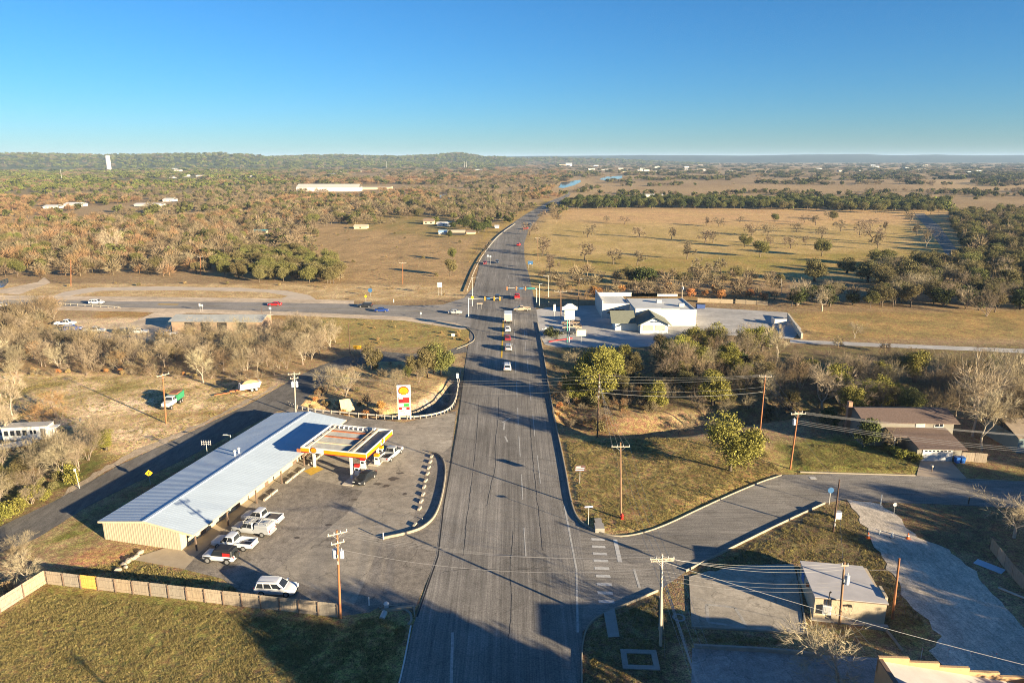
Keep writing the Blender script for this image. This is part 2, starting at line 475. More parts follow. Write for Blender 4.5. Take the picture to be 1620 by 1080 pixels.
# ---------------------------------------------------------------- roads and paving
def asphalt(name, col, streak=(1.1, .018, 1), sv=.22, crack=.25, fine=.28):
    m = D.materials.new(name); m.use_nodes = True
    t = m.node_tree; b = t.nodes["Principled BSDF"]
    b.inputs['Roughness'].default_value = .9; b.inputs['Specular IOR Level'].default_value = .15
    g = t.nodes.new("ShaderNodeNewGeometry"); last = None
    def noi(sc, lo, hi, det, vec=None, a=.3, c=.7):
        nonlocal last
        n = t.nodes.new("ShaderNodeTexNoise"); n.inputs['Scale'].default_value = sc; n.inputs['Detail'].default_value = det
        n.inputs['Roughness'].default_value = .65
        t.links.new(vec or g.outputs['Position'], n.inputs['Vector'])
        r = t.nodes.new("ShaderNodeMapRange"); r.inputs[1].default_value = a; r.inputs[2].default_value = c
        r.inputs[3].default_value = lo; r.inputs[4].default_value = hi
        t.links.new(n.outputs[0], r.inputs[0])
        if last is None: last = r.outputs[0]
        else:
            q = t.nodes.new("ShaderNodeMath"); q.operation = 'MULTIPLY'
            t.links.new(last, q.inputs[0]); t.links.new(r.outputs[0], q.inputs[1]); last = q.outputs[0]
    mp = t.nodes.new("ShaderNodeMapping"); mp.inputs['Scale'].default_value = streak
    t.links.new(g.outputs['Position'], mp.inputs['Vector'])
    noi(1, 1 - sv, 1 + sv, 5, mp.outputs[0]); noi(4.5, 1 - fine * .8, 1 + fine * .8, 2, mp.outputs[0]); noi(.22, 1 - sv * .8, 1 + sv * .8, 2, mp.outputs[0])
    noi(.07, .82, 1.2, 4); noi(.6, .9, 1.1, 5); noi(5, 1 - fine, 1 + fine, 2)
    if crack:
        v = t.nodes.new("ShaderNodeTexVoronoi"); v.feature = 'DISTANCE_TO_EDGE'; v.inputs['Scale'].default_value = .16
        n = t.nodes.new("ShaderNodeTexNoise"); n.inputs['Scale'].default_value = .35; n.inputs['Detail'].default_value = 6
        ad = t.nodes.new("ShaderNodeVectorMath"); ad.operation = 'MULTIPLY_ADD'; ad.inputs[1].default_value = (5, 5, 0)
        t.links.new(g.outputs['Position'], n.inputs['Vector'])
        t.links.new(n.outputs['Color'], ad.inputs[0]); t.links.new(g.outputs['Position'], ad.inputs[2])
        t.links.new(ad.outputs[0], v.inputs['Vector'])
        r = t.nodes.new("ShaderNodeMapRange"); r.inputs[1].default_value = 0; r.inputs[2].default_value = .012
        r.inputs[3].default_value = 1 - crack; r.inputs[4].default_value = 1
        t.links.new(v.outputs['Distance'], r.inputs[0])
        q = t.nodes.new("ShaderNodeMath"); q.operation = 'MULTIPLY'
        t.links.new(last, q.inputs[0]); t.links.new(r.outputs[0], q.inputs[1]); last = q.outputs[0]
    mx = t.nodes.new("ShaderNodeVectorMath"); mx.operation = 'SCALE'; mx.inputs[0].default_value = col
    t.links.new(last, mx.inputs['Scale']); t.links.new(mx.outputs[0], b.inputs['Base Color'])
    n = t.nodes.new("ShaderNodeTexNoise"); n.inputs['Scale'].default_value = 14
    t.links.new(g.outputs['Position'], n.inputs['Vector'])
    bp = t.nodes.new("ShaderNodeBump"); bp.inputs['Strength'].default_value = .35; bp.inputs['Distance'].default_value = .02
    t.links.new(n.outputs[0], bp.inputs['Height']); t.links.new(bp.outputs[0], b.inputs['Normal'])
    return m
def sheet(name, px, z, m, kind='structure', keep=True, ragged=0, label=None):
    pts = [P(*q) for q in px]
    if ragged:
        r = resample(pts + [pts[0]], 1.2)[:-1]; rr = random.Random(len(px))
        pts = [p + Vector((rr.uniform(-1, 1), rr.uniform(-1, 1), 0)) * ragged for p in r]
    if keep: keepout(pts)
    vs = [(p.x, p.y, z) for p in pts]
    tri = tessellate_polygon([[Vector((p.x, p.y, 0)) for p in pts]])
    b = MB().add(vs, tri); o = b.build(name, m)
    for p in o.data.polygons:
        if p.normal.z < 0: p.flip()
    return tag(o, label, kind=kind)
A_MAIN = asphalt("main_asphalt", (.21, .19, .165))
A_CROSS = asphalt("cross_asphalt", (.27, .245, .215), (.018, 1.1, 1))
A_SIDE = asphalt("side_asphalt", (.225, .202, .172), (.05, .6, 1), .15)
A_BACK = asphalt("back_asphalt", (.155, .14, .12), (.3, .08, 1), .12)
A_LOT = asphalt("lot_asphalt", (.24, .208, .17), (.25, .2, 1), .12, .4)
CONC = asphalt("lot_concrete", (.37, .32, .25), (.2, .25, 1), .16, .4, .15)
GRAV = asphalt("gravel_surface", (.54, .46, .36), (.5, .2, 1), .14, 0, .3)
TANG = asphalt("tan_dirt", (.56, .44, .31), (.1, .3, 1), .2, 0, .25)
RLOT = asphalt("pale_lot", (.43, .405, .37), (.1, .3, 1), .14, .2, .15)
sheet("back_road", [(-200, 950), (-200, 905), (0, 833), (95, 788), (190, 735), (300, 684), (400, 636), (460, 602), (495, 583), (545, 564), (600, 555), (650, 560), (700, 556), (735, 546),
                    (742, 556), (690, 566), (640, 571), (590, 572), (555, 580), (520, 598), (492, 622), (470, 648), (440, 650), (300, 722), (190, 775), (130, 806), (60, 850), (-40, 890)], 0.004, A_BACK, ragged=.1)
sheet("gravel_shoulder", [(95, 789), (190, 734), (300, 683), (440, 612), (440, 606), (330, 664), (200, 718), (110, 770)], -.008, asphalt("tan_gravel", (.45, .35, .24), (.5, .2, 1), .14, 0, .3), ragged=.5)
sheet("parking_lot", [(205, 884), (288, 858), (440, 655), (470, 640), (560, 660), (640, 668), (722, 650), (716, 700), (692, 880), (655, 965), (602, 958), (585, 968), (540, 974), (400, 950), (352, 915), (270, 895)], 0.009, A_LOT)
sheet("forecourt", [(470, 722), (520, 690), (560, 660), (640, 668), (722, 651), (714, 705), (700, 716), (681, 714), (650, 836), (606, 851), (560, 957), (432, 904), (548, 813), (574, 776), (455, 748)], 0.014, asphalt("forecourt_pave", (.33, .285, .225), (.2, .25, 1), .16, .45, .2))
sheet("porch_slab", [(205, 884), (288, 858), (455, 715), (462, 735), (310, 880), (292, 900)], 0.019, mat("porch_concrete", (.40, .32, .22), .9, .15, .8))
sheet("cross_road", [(-300, 476), (0, 474.5), (200, 476.5), (400, 478), (560, 481), (650, 483.5), (700, 482), (735, 471), (748, 455), (800, 455), (800, 540), (748, 535), (744, 520), (720, 510.5), (640, 501), (480, 493.8), (300, 488.6), (0, 482.6), (-300, 481.6)], 0.014, A_CROSS)
sheet("cross_road_shoulder", [(-300, 470), (0, 467), (200, 469), (400, 471.5), (560, 475), (560, 483), (400, 480), (200, 478.5), (0, 476.5), (-300, 478)], 0.004, TANG, keep=False)
sheet("near_shoulder", [(-300, 480), (0, 481), (300, 487), (480, 492), (640, 499), (720, 509), (740, 520), (730, 521), (640, 507), (480, 500), (300, 495), (0, 488.5), (-300, 487)], 0.006, TANG, keep=False)
sheet("frontage_lane", [(60, 478), (100, 462), (140, 455), (250, 453), (380, 455), (455, 460), (490, 467), (505, 477), (440, 475), (455, 468), (420, 462), (300, 459), (160, 460), (115, 467), (85, 478)], 0.002, mat("lane_concrete", (.54, .44, .33), .9, .15, .3), keep=True)
sheet("far_driveway", [(-20, 462), (60, 446), (70, 438), (80, 447), (30, 466)], 0.002, TANG)
sheet("yard_drive", [(205, 512), (240, 496), (255, 490), (310, 491), (275, 500), (262, 512), (300, 518), (270, 530), (195, 525)], 0.002, TANG)
sheet("restaurant_lot", [(848, 520), (845, 490), (868, 486), (950, 482), (1110, 486), (1245, 494), (1268, 520), (1255, 536), (1110, 528), (1075, 545), (1010, 549), (880, 549), (862, 545)], 0.009, RLOT)
sheet("park_road", [(1446, 338), (1462, 337.5), (1486, 357), (1512, 392), (1516, 414), (1498, 416), (1492, 394), (1468, 362)], 0.006, A_SIDE)
sheet("back_lane", [(1250, 537), (1300, 539), (1420, 544), (1620, 552), (1700, 556), (1700, 562), (1500, 553), (1350, 547), (1250, 542)], 0.0, RLOT)
sheet("side_street", [(900, 830), (920, 825), (950, 843), (985, 850), (1040, 837), (1120, 798), (1200, 763), (1240, 751), (1330, 749), (1470, 753), (1640, 762), (1800, 770), (1800, 815), (1640, 805), (1480, 797), (1400, 795), (1340, 789), (1305, 796), (1230, 831), (1150, 871), (1085, 904), (1040, 936), (955, 970), (920, 1000), (880, 1000)], 0.018, A_SIDE)
sheet("main_road", [(560, 1280), (632, 1083), (655, 985), (690, 880), (700, 800), (722, 680), (734, 590), (742, 540), (746, 500), (750, 455), (760, 412), (778, 380), (803, 358), (835, 337), (868, 319), (889, 311),
                    (893, 309), (898, 312), (882, 324), (853, 344), (836, 364), (829, 385), (830, 410), (838, 440), (848, 485), (855, 540), (862, 580), (868, 620), (880, 680), (893, 740), (903, 800), (915, 826), (925, 900), (922, 980), (920, 1090), (915, 1280)], 0.023, A_MAIN)
sheet("far_road", [(889, 311.5), (893, 309.3), (897, 306), (884, 300), (888, 300), (903, 306), (899, 312)], 0.03, A_MAIN)
sheet("slab_lot", [(1090, 913), (1150, 895), (1255, 893), (1262, 920), (1272, 1001), (1094, 991)], 0.12, CONC)
sheet("lower_lot", [(1095, 1024), (1390, 1040), (1395, 1250), (1090, 1250)], 0.004, asphalt("lower_concrete", (.30, .285, .26), (.3, .3, 1), .18, .3, .2))
sheet("gravel_drive", [(1340, 790), (1392, 796), (1420, 815), (1450, 850), (1500, 868), (1545, 905), (1580, 950), (1640, 1010), (1700, 1100), (1700, 1250), (1480, 1250), (1500, 1060), (1470, 1030), (1490, 1005), (1435, 950), (1400, 890), (1370, 835)], 0.001, GRAV, ragged=.35)
sheet("house_driveway", [(1456, 729), (1504, 729), (1530, 757), (1470, 754), (1450, 752)], 0.022, mat("drive_concrete", (.42, .33, .24), .9, .15, .8))
WATER = mat("river_water", (.03, .09, .17), .06, 0, spec=.5)
sheet("river", [(883, 297), (888, 289), (918, 284.5), (919, 288), (908, 293.5), (892, 297.5)], 0.1, WATER)
sheet("river", [(948, 284), (955, 280), (985, 278), (984, 282), (965, 286)], 0.1, WATER)
sheet("pond", [(686, 314), (700, 308), (728, 309), (710, 316)], 0.1, WATER)
sheet("river", [(-60, 450), (0, 444), (12, 440), (14, 446), (6, 454), (-40, 462)], 0.0, WATER)

# kerbs
KERB = mat("kerb_concrete", (.30, .26, .20), .9, .18, 1.5)
def kerb(px, hgt=.15, wid=.18, name="kerb", z=-.05, m=None, sub=2):
    pts = resample(smooth_line([P(*q) for q in px], sub), 2.0)
    pts = [Vector((p.x, p.y, z)) for p in pts]
    o = MB().path(pts, [(-wid / 2, 0), (-wid / 2, hgt - z - .02), (-wid / 2 + .03, hgt - z), (wid / 2 - .03, hgt - z), (wid / 2, hgt - z - .02), (wid / 2, 0)]).build(name, m or KERB)
    return tag(o, kind='structure')
kerb([(850, 510), (856, 540), (863, 580), (869, 620), (881, 680), (894, 740), (904, 800), (915, 824), (930, 834)], .34, .2)
kerb([(930, 834), (950, 844), (985, 850.5), (1040, 837.5), (1120, 798.5), (1200, 763.5), (1236, 752)], .2, .14)
kerb([(1266, 747), (1330, 749), (1400, 751), (1448, 752.5)], .2, .14)
kerb([(1528, 758), (1640, 763), (1800, 771)], .16, .15)
kerb([(920, 1280), (921, 1090), (920, 1020), (931, 986), (957, 970), (1000, 953), (1041, 935)], .3, .13)
kerb([(1085, 904), (1150, 871), (1230, 831), (1306, 796)], .3, .12)
kerb([(679, 715), (697, 720), (706, 738), (702, 775), (691, 815), (672, 834), (650, 843), (607, 852)], .36, .22)
kerb([(560, 1280), (628, 1096), (640, 1045), (650, 990)], .14, .15, m=mat("white_kerb", (.62, .6, .56), .9, .15, 2))
kerb([(600, 962), (620, 957), (648, 966), (652, 980), (646, 988)], .16, .25)
kerb([(736, 517), (750, 527), (752, 538), (738, 546), (722, 552)], .16, .2)
kerb([(1098, 1024), (1200, 1029), (1262, 1034), (1300, 1040)], .45, .3, "low_wall", m=mat("wall_concrete", (.31, .28, .24), .9, .2, 1.5))
kerb([(1094, 992), (1180, 996.5), (1273, 1002)], .2, .25)
kerb([(1262, 903), (1268, 950), (1276, 1004)], .25, .18)
kerb([(1370, 992), (1398, 996), (1405, 1000), (1428, 1030)], .25, .18)
kerb([(1043, 944), (1050, 960), (1040, 990), (1046, 1005)], .18, .2)

# painted markings
WHITE = mat("road_white", (.50, .48, .44), .8, .3, 3)
FAINT = mat("worn_white", (.42, .40, .36), .9, .4, 2)
YEL = mat("road_yellow", (.62, .38, .03), .8, .25, 2)
def stripe_mesh(mb, a, b, wid, z):
    a, b = P(*a), P(*b); d = (b - a).normalized(); n = Vector((-d.y, d.x, 0)) * wid / 2
    mb.quad(*[(q.x, q.y, z) for q in (a - n, b - n, b + n, a + n)])
cw = tag(thing("crosswalk", None, None, P(952, 900)), "white ladder crosswalk bars over the side street", kind='structure')
for (x, y), hw in zip([(946, 853), (947.2, 864.6), (949, 875.7), (950.6, 886.7), (952.3, 898.8), (954.2, 911), (956, 924), (957.4, 937.6), (959.5, 951.3)], (10.5, 10.5, 11, 11.5, 11.5, 11.5, 12, 12, 12.5)):
    mb = MB(); a, b = P(x - hw, y - .4) - cw.location, P(x + hw, y + .4) - cw.location
    n = Vector((0, .3, 0)); mb.quad(*[(q.x, q.y, .032) for q in (a - n, b - n, b + n, a + n)])
    mb.build("stripe", WHITE, cw)
mb = MB(); stripe_mesh(mb, (973, 853), (981, 889), .55, .032); tag(mb.build("stop_line", WHITE), kind='structure')
mb = MB(); stripe_mesh(mb, (1003, 900), (1012, 930), .3, .032); tag(mb.build("stop_line", FAINT), kind='structure')
mb = MB()
for a, b in (((796.2, 508), (795.4, 533)), ((795.2, 536), (793.4, 566))): stripe_mesh(mb, a, b, .42, .04)
tag(mb.build("yellow_line", YEL), kind='structure')
mb = MB()
stripe_mesh(mb, (-100, 480.5), (300, 483.2), .25, .03); stripe_mesh(mb, (300, 483.2), (700, 493), .22, .03)
tag(mb.build("centre_line", mat("faded_yellow", (.33, .26, .12), .9, .3, 1)), kind='structure')
mb = MB(); stripe_mesh(mb, (250, 481.3), (282, 481.7), 1.6, .034); tag(mb.build("yellow_patch", mat("orange_paint", (.5, .3, .04), .9, .3, 1)), kind='structure')
mb = MB()
for y0, y1, xa, xb in ((505, 516, 813.5, 813.6), (524, 537, 813.8, 814.2), (546, 560, 814.4, 815), (572, 590, 815.4, 816), (604, 628, 817, 818), (645, 672, 819, 820), (690, 722, 821, 823), (750, 790, 825, 827),
                       (835, 880, 829, 832), (450, 456, 806, 806.4), (462, 468, 806.8, 807.3), (436, 441, 804.5, 805), (420, 424, 803, 803.3)):
    stripe_mesh(mb, (xa, y0), (xb, y1), .16, .035)
for y0, y1, xa, xb in ((520, 532, 829, 830), (540, 556, 831, 832), (568, 590, 833.5, 836), (606, 634, 837, 840), (655, 690, 843, 846), (720, 765, 850, 855)):
    stripe_mesh(mb, (xa, y0), (xb, y1), .14, .035)
stripe_mesh(mb, (797, 680), (798, 668), .3, .035); stripe_mesh(mb, (795, 668), (807, 661), .3, .035); stripe_mesh(mb, (799, 690), (803, 699), .3, .035)
stripe_mesh(mb, (716, 1000), (712, 1150), .3, .035)
stripe_mesh(mb, (893, 800), (912, 900), .25, .035); stripe_mesh(mb, (912, 900), (914, 1000), .25, .035)
tag(mb.build("lane_line", FAINT), kind='structure')
# sealed seam along the lot edge
mb = MB()
pts = [P(*q) for q in ((735, 585), (724, 672), (702, 800), (693, 880), (660, 975))]
for a, b in zip(pts[:-1], pts[1:]):
    d = (b - a).normalized(); n = Vector((-d.y, d.x, 0)) * .09
    mb.quad(*[(q.x, q.y, .03) for q in (a - n, b - n, b + n, a + n)])
tag(mb.build("road_seam", mat("tar", (.03, .028, .026), .7, .1, 2)), kind='structure')
TAR = MATS["tar"]
for line in ([(789, 628), (788, 668), (783, 700), (785, 735), (776, 770), (770, 800)], [(757, 640), (752, 720), (741, 800), (732, 880)], [(838, 660), (843, 730), (851, 800), (858, 870)], [(700, 905), (742, 898), (800, 903), (872, 897)], [(762, 720), (800, 728), (842, 724), (880, 730)], [(812, 840), (806, 900), (811, 960), (804, 1010)]):
    mb = MB(); pts = resample(smooth_line([P(*q) for q in line], 2), .9); rr = random.Random(len(line) * 7 + int(line[0][0])); pts = [p + Vector((rr.uniform(-.07, .07), rr.uniform(-.1, .1), 0)) for p in pts]
    for a, b in zip(pts[:-1], pts[1:]):
        d = (b - a).normalized(); n = Vector((-d.y, d.x, 0)) * .035
        mb.quad(*[(q.x, q.y, .031) for q in (a - n, b - n, b + n, a + n)])
    tag(mb.build("crack_seal", TAR), kind='structure')
mb = MB(); rr = random.Random(77)
for x, y, s in ((622, 757, 1.3), (612, 768, 1.0), (633, 748, .8), (640, 781, .6), (598, 765, .9), (560, 790, .7), (470, 850, .5), (520, 830, .6)):
    c = P(x, y); k = 10; pts = [c + Vector((math.cos(a * 2 * PI / k) * s * rr.uniform(.4, 1.1), math.sin(a * 2 * PI / k) * s * .7 * rr.uniform(.4, 1.1), 0)) for a in range(k)]
    mb.add([(p.x, p.y, .021) for p in pts], [tuple(range(k))])
tag(mb.build("oil_stain", mat("oil_stain", (.10, .08, .06), .6, .35, 3)), kind='structure')
RAMP = mat("ramp_concrete", (.31, .285, .25), .9, .15, 2)
sheet("kerb_ramp", [(955, 972), (972, 965), (980, 1010), (962, 1011)], 0.29, RAMP)
sheet("kerb_ramp", [(940, 823), (951, 822), (954, 838), (944, 840)], 0.36, RAMP)
mb = MB()
for a, b in (((1118, 957), (1163, 962)), ((1118, 957), (1120, 985)), ((1163, 962), (1182, 993)), ((1120, 985), (1182, 993))): stripe_mesh(mb, a, b, .35, .126)
tag(mb.build("slab_marking", mat("slab_white", (.37, .34, .29), .9, .35, 2)), kind='structure')

# ---------------------------------------------------------------- hills on the horizon
HILLTREES = []
def hill(name, px, dist, tops, base, depth, m, label, scrub=0):
    """ridge across photo columns px[0]..px[1] at DIST; TOPS = (photo x, photo y of the crest)"""
    xs = np.linspace(px[0], px[1], 160)
    ys = np.interp(xs, [t[0] for t in tops], [t[1] for t in tops])
    rr = np.random.RandomState(int(dist)); ys = ys + np.convolve(rr.normal(0, .55, 170), np.ones(5) / 5, 'same')[:160]
    cx = (xs - 810) / F / CP * dist
    top = H + (HZ - ys) / F * dist / CP
    if scrub:
        for _ in range(scrub):
            j = rr.randint(0, 160); s_ = rr.uniform(.05, 1)
            HILLTREES.append((cx[j] * (1 + (s_ - 1) * depth / dist) + rr.uniform(-9, 9), dist + (s_ - 1) * depth, base + (top[j] - base) * math.sin(s_ * PI / 2) - 2, rr.uniform(9, 15), rr.uniform(1.2, 2.6), rr.uniform(0, 1)))
    rows = []
    for k, s in enumerate((0, .12, .28, .5, .75, 1, 1.3)):
        hgt = math.sin(min(s, 1) * PI / 2) if s <= 1 else .6
        z = base + (top - base) * hgt
        rows.append(np.stack([cx * (1 + (s - 1) * depth / dist), np.full(160, dist + (s - 1) * depth), z + (rr.normal(0, 1.2, 160) * (s > 0) if s < 1 else 0)], -1))
    v = np.concatenate(rows)
    i = np.arange(160 * 7).reshape(7, 160)
    f = np.stack([i[:-1, :-1], i[:-1, 1:], i[1:, 1:], i[1:, :-1]], -1).reshape(-1, 4)
    me = raw_mesh(name, v, f, m); me.polygons.foreach_set('use_smooth', [True] * len(me.polygons))
    return tag(link(D.objects.new(name, me)), label, kind='structure')
HG = mat("hill_scrub", (.10, .105, .045), 1, .55, .02, spec=.05)
HF = mat("hill_far", (.045, .055, .04), 1, .4, .01, spec=.05)
HB = mat("hill_brown", (.17, .125, .065), 1, .5, .015, spec=.05)
hill("hills", (-500, 780), 4600, [(-500, 248), (0, 243), (90, 244), (200, 246), (330, 245), (380, 243.5), (420, 245.5), (470, 252), (560, 254), (780, 258)], -1, 1300, HG, "scrub covered hill at the left of the horizon", 2600)
hill("hills", (380, 830), 5200, [(380, 252), (450, 249), (540, 246), (640, 248.5), (690, 246.5), (730, 243.2), (770, 249), (790, 249), (830, 254)], -1, 900, HG, "dark green hill in the middle of the horizon", 1500)
hill("hills", (700, 1100), 6000, [(700, 252), (800, 250), (870, 250), (900, 250.5), (960, 252), (1100, 258)], -1, 900, HB, "low brown rise beyond the river", 700)
hill("hills", (760, 2300), 9500, [(760, 248), (880, 247), (1000, 246), (1150, 246.5), (1250, 244.8), (1330, 244.5), (1400, 246), (1440, 245), (1500, 246.5), (1560, 245.5), (1620, 246.5), (2300, 246)], -1, 2600, HF, "long blue hazy ridge along the right of the horizon")
hill("hills", (-1500, 1000), 11000, [(-1500, 246), (0, 247), (600, 248), (760, 248.5), (1000, 250)], -1, 1500, HG, "faint ridge behind the left hills")
# ---------------------------------------------------------------- trees
def seg_mesh(segs, n=3):
    S = np.asarray(segs, float); p0, p1 = S[:, :3], S[:, 3:6]; r0, r1 = S[:, 6], S[:, 7]
    d = p1 - p0; d /= np.linalg.norm(d, axis=1, keepdims=True) + 1e-9
    ref = np.where(np.abs(d[:, 2:3]) < .9, np.array([[0, 0, 1.]]), np.array([[1., 0, 0]]))
    a = np.cross(d, ref); a /= np.linalg.norm(a, axis=1, keepdims=True) + 1e-9
    b = np.cross(d, a); vs = []
    for p, r in ((p0, r0), (p1, r1)):
        for k in range(n):
            t = 2 * PI * k / n
            vs.append(p + a * (r * math.cos(t))[:, None] + b * (r * math.sin(t))[:, None])
    V = np.stack(vs, 1).reshape(-1, 3); base = np.arange(len(S))[:, None] * 2 * n
    F_ = np.concatenate([base + np.array([[k, (k + 1) % n, n + (k + 1) % n, n + k]]) for k in range(n)])
    return V, F_
def grow_tree(seed, h, levels, spread=.62, kids=(2, 3), trunk=.26, up=.12, stems=1, r0=None, lean=0.0):
    """branch segments of a leafless tree, split into (trunk and limbs) and (twigs)"""
    rr = random.Random(seed); big, twig, tips = [], [], []
    def rnd(s): return Vector((rr.gauss(0, s), rr.gauss(0, s), rr.gauss(0, s)))
    def go(p, d, L, r, lev):
        n = 3 if lev < 3 else 2
        for k in range(n):
            d = (d + rnd(.13 if lev else .06) + Vector((0, 0, up * (.5 if lev else 0)))).normalized()
            q = p + d * (L / n); r2 = r * (.86 if lev else .9)
            (big if lev < 3 else twig).append((*p, *q, r, r2)); p, r = q, r2
            if lev and lev < levels and k < n - 1 and rr.random() < .55:
                go(p, tilt(d, .9), L * rr.uniform(.45, .65), r * .55, lev + 1)
        if lev < levels:
            for c in range(rr.randint(*kids) if lev else rr.randint(2, 4)):
                go(p, tilt(d, spread * rr.uniform(.6, 1.3)), L * rr.uniform(.66, .88) * (1.25 if lev == 0 else 1), r * .66, lev + 1)
        else: tips.append((p, d))
    def tilt(d, a):
        ax = d.cross(rnd(1)).normalized()
        return (Matrix.Rotation(a * rr.uniform(.75, 1.15), 3, ax) @ d).normalized()
    for s in range(stems):
        d0 = Vector((lean + rr.gauss(0, .05), rr.gauss(0, .05), 1)) if stems == 1 else Vector((rr.gauss(0, .45), rr.gauss(0, .45), 1))
        go(Vector((rr.gauss(0, .12) * (stems > 1), rr.gauss(0, .12) * (stems > 1), -.1)), d0.normalized(), h * trunk, r0 or h * .022, 0)
    top = max(max(s[5] for s in big), max([s[5] for s in twig] or [0])) or 1
    k = h / top
    big = [tuple(x * k for x in s) for s in big]; twig = [tuple(x * k for x in s) for s in twig]
    tips = [(p * k, d) for p, d in tips]
    return big, twig, tips
def quads(Cn, size, rs, up=0.25, aspect=.6):
    n = len(Cn)
    a = rs.normal(size=(n, 3)); a /= np.linalg.norm(a, axis=1, keepdims=True)
    b = np.cross(a, rs.normal(size=(n, 3)) + np.array([0, 0, up])); b /= np.linalg.norm(b, axis=1, keepdims=True) + 1e-9
    s = size * rs.uniform(.6, 1.3, (n, 1)); a = a * s / 2; b = b * s / 2 * aspect
    V = np.stack([Cn - a - b, Cn + a - b, Cn + a * .8 + b, Cn - a * .8 + b], 1).reshape(-1, 3)
    return V, np.arange(n * 4).reshape(-1, 4)
def slivers(p, d, L, wd, rs):                # one-triangle twigs
    n = len(p)
    side = np.cross(d, rs.normal(size=(n, 3))); side /= np.linalg.norm(side, axis=1, keepdims=True) + 1e-9
    L = L * rs.uniform(.5, 1.3, (n, 1))
    V = np.stack([p - side * wd / 2, p + side * wd / 2, p + d * L], 1).reshape(-1, 3)
    return V, np.arange(n * 3).reshape(-1, 3)
BARK = mat("bark", (.24, .19, .145), .95, .3, 3, spec=.1, rand=.25)
BARKP = mat("pale_bark", (.42, .35, .27), .95, .25, 3, spec=.1, rand=.15)
BARKD = mat("dark_bark", (.11, .085, .065), .95, .3, 3, spec=.1, rand=.2)
TW = {'grey': mat("grey_twigs", (.255, .205, .135), .95, 0, spec=.05, rand=.22),
      'pale': mat("pale_twigs", (.38, .315, .21), .95, 0, spec=.05, rand=.12),
      'brown': mat("brown_twigs", (.23, .17, .102), .95, 0, spec=.05, rand=.22),
      'dark': mat("dark_twigs", (.235, .185, .125), .95, 0, spec=.05, rand=.2),
      'rust': mat("rust_twigs", (.28, .172, .082), .95, 0, spec=.05, rand=.2)}
LEAF = {'oak': mat("oak_leaves", (.145, .14, .042), .7, 0, spec=.2, rand=.18, island=.4),
        'bright': mat("bright_leaves", (.205, .19, .040), .7, 0, spec=.2, rand=.1, island=.35),
        'cedar': mat("cedar_needles", (.072, .084, .026), .8, 0, spec=.15, rand=.2, island=.4),
        'olive': mat("olive_leaves", (.155, .13, .055), .8, 0, spec=.15, rand=.2, island=.4),
        'rust': mat("rust_leaves", (.40, .20, .07), .85, 0, spec=.1, rand=.2, island=.4),
        'straw': mat("straw_blades", (.33, .235, .11), .9, 0, spec=.1, rand=.15, island=.35)}
def bare_meshes(seed, h, levels, fine, thick=1.0, **kw):
    big, twig, tips = grow_tree(seed, h, levels, **kw)
    rs = np.random.RandomState(seed)
    tv, tf = seg_mesh(big, 5)
    cv, cf = seg_mesh(twig, 3)
    tp = np.array([t[0] for t in tips]); td = np.array([t[1] for t in tips])
    k = max(1, int(fine / len(tp)))
    p = np.repeat(tp, k, 0) - np.repeat(td, k, 0) * rs.uniform(0, .5, (len(tp) * k, 1)); d = np.repeat(td, k, 0) + rs.normal(0, .30, (len(tp) * k, 3))
    d /= np.linalg.norm(d, axis=1, keepdims=True)
    sv, sf = slivers(p, d, .14 * h if h < 12 else 1.5, (.010 + .0032 * h) * thick, rs)
    tri = np.concatenate([cf[:, [0, 1, 2]], cf[:, [0, 2, 3]], sf + len(cv)])
    return (tv, tf), (np.concatenate([cv, sv]), tri)
def leafy_meshes(seed, h, n, wid=1.0, size=.3, base=.3, lobes=11, low=0.0, trunk_r=.03, gap=.0):
    rs = np.random.RandomState(seed)
    big, twig, tips = grow_tree(seed + 50, h * .8, 3, spread=.75, trunk=.3 if base > .15 else .15, r0=h * trunk_r)
    R = h * wid / 2; zc = h * (base + (1 - base) * .5); rz = h * (1 - base) / 2
    L = []
    for i in range(lobes):
        a = rs.uniform(0, 2 * PI); u = rs.uniform(-.75, .9); rad = math.sqrt(max(0, 1 - u * u)) * rs.uniform(.45, .75)
        L.append((math.cos(a) * rad * R, math.sin(a) * rad * R, zc + u * rz * .72, R * rs.uniform(.24, .50)))
    cl = []
    for i in range(n // 16):
        x, y, z, r = L[rs.randint(lobes)]
        d = rs.normal(size=3); d /= np.linalg.norm(d); d[2] = d[2] * .8 + .12
        q = np.array([x, y, z]) + d * r * rs.uniform(.55, 1.08)
        if q[2] > h * low: cl.append(q)
    cl = np.array(cl)
    Cn = np.repeat(cl, 16, 0) + rs.normal(0, size * 1.4, (len(cl) * 16, 3)) * np.array([1, 1, .7])
    V, Fq = quads(Cn, size, rs)
    return seg_mesh(big + twig[:120], 5), (V, Fq)
PROTO = {}
def proto(key, trunk, crown, tm, cm):
    PROTO[key] = (raw_mesh("trunk", *trunk, tm), raw_mesh("crown", *crown, cm))
for s in range(7):
    if s < 3: t, c = bare_meshes(100 + s, 8.0, 5, 1700, spread=.5 if s % 2 else .62, kids=(2, 3), trunk=.20 + .03 * (s % 3), up=.12)
    else: t, c = bare_meshes(100 + s, 8.0, 4, 1700, spread=.36 + .04 * (s % 2), kids=(2, 3), trunk=.30, up=.16, stems=4 + s % 3, r0=.10)
    for cname, bk in (('grey', BARK), ('pale', BARKP), ('brown', BARK), ('rust', BARK)):
        PROTO[('bare', cname, s)] = (raw_mesh("trunk", *t, bk), raw_mesh("crown", *c, TW[cname]))
for s in range(4):                           # tall pale sycamore shapes
    t, c = bare_meshes(140 + s, 12.0, 5, 2200, spread=.42, kids=(2, 3), trunk=.30, up=.2, r0=.30)
    proto(('tall', s), t, c, BARKP, TW['pale'])
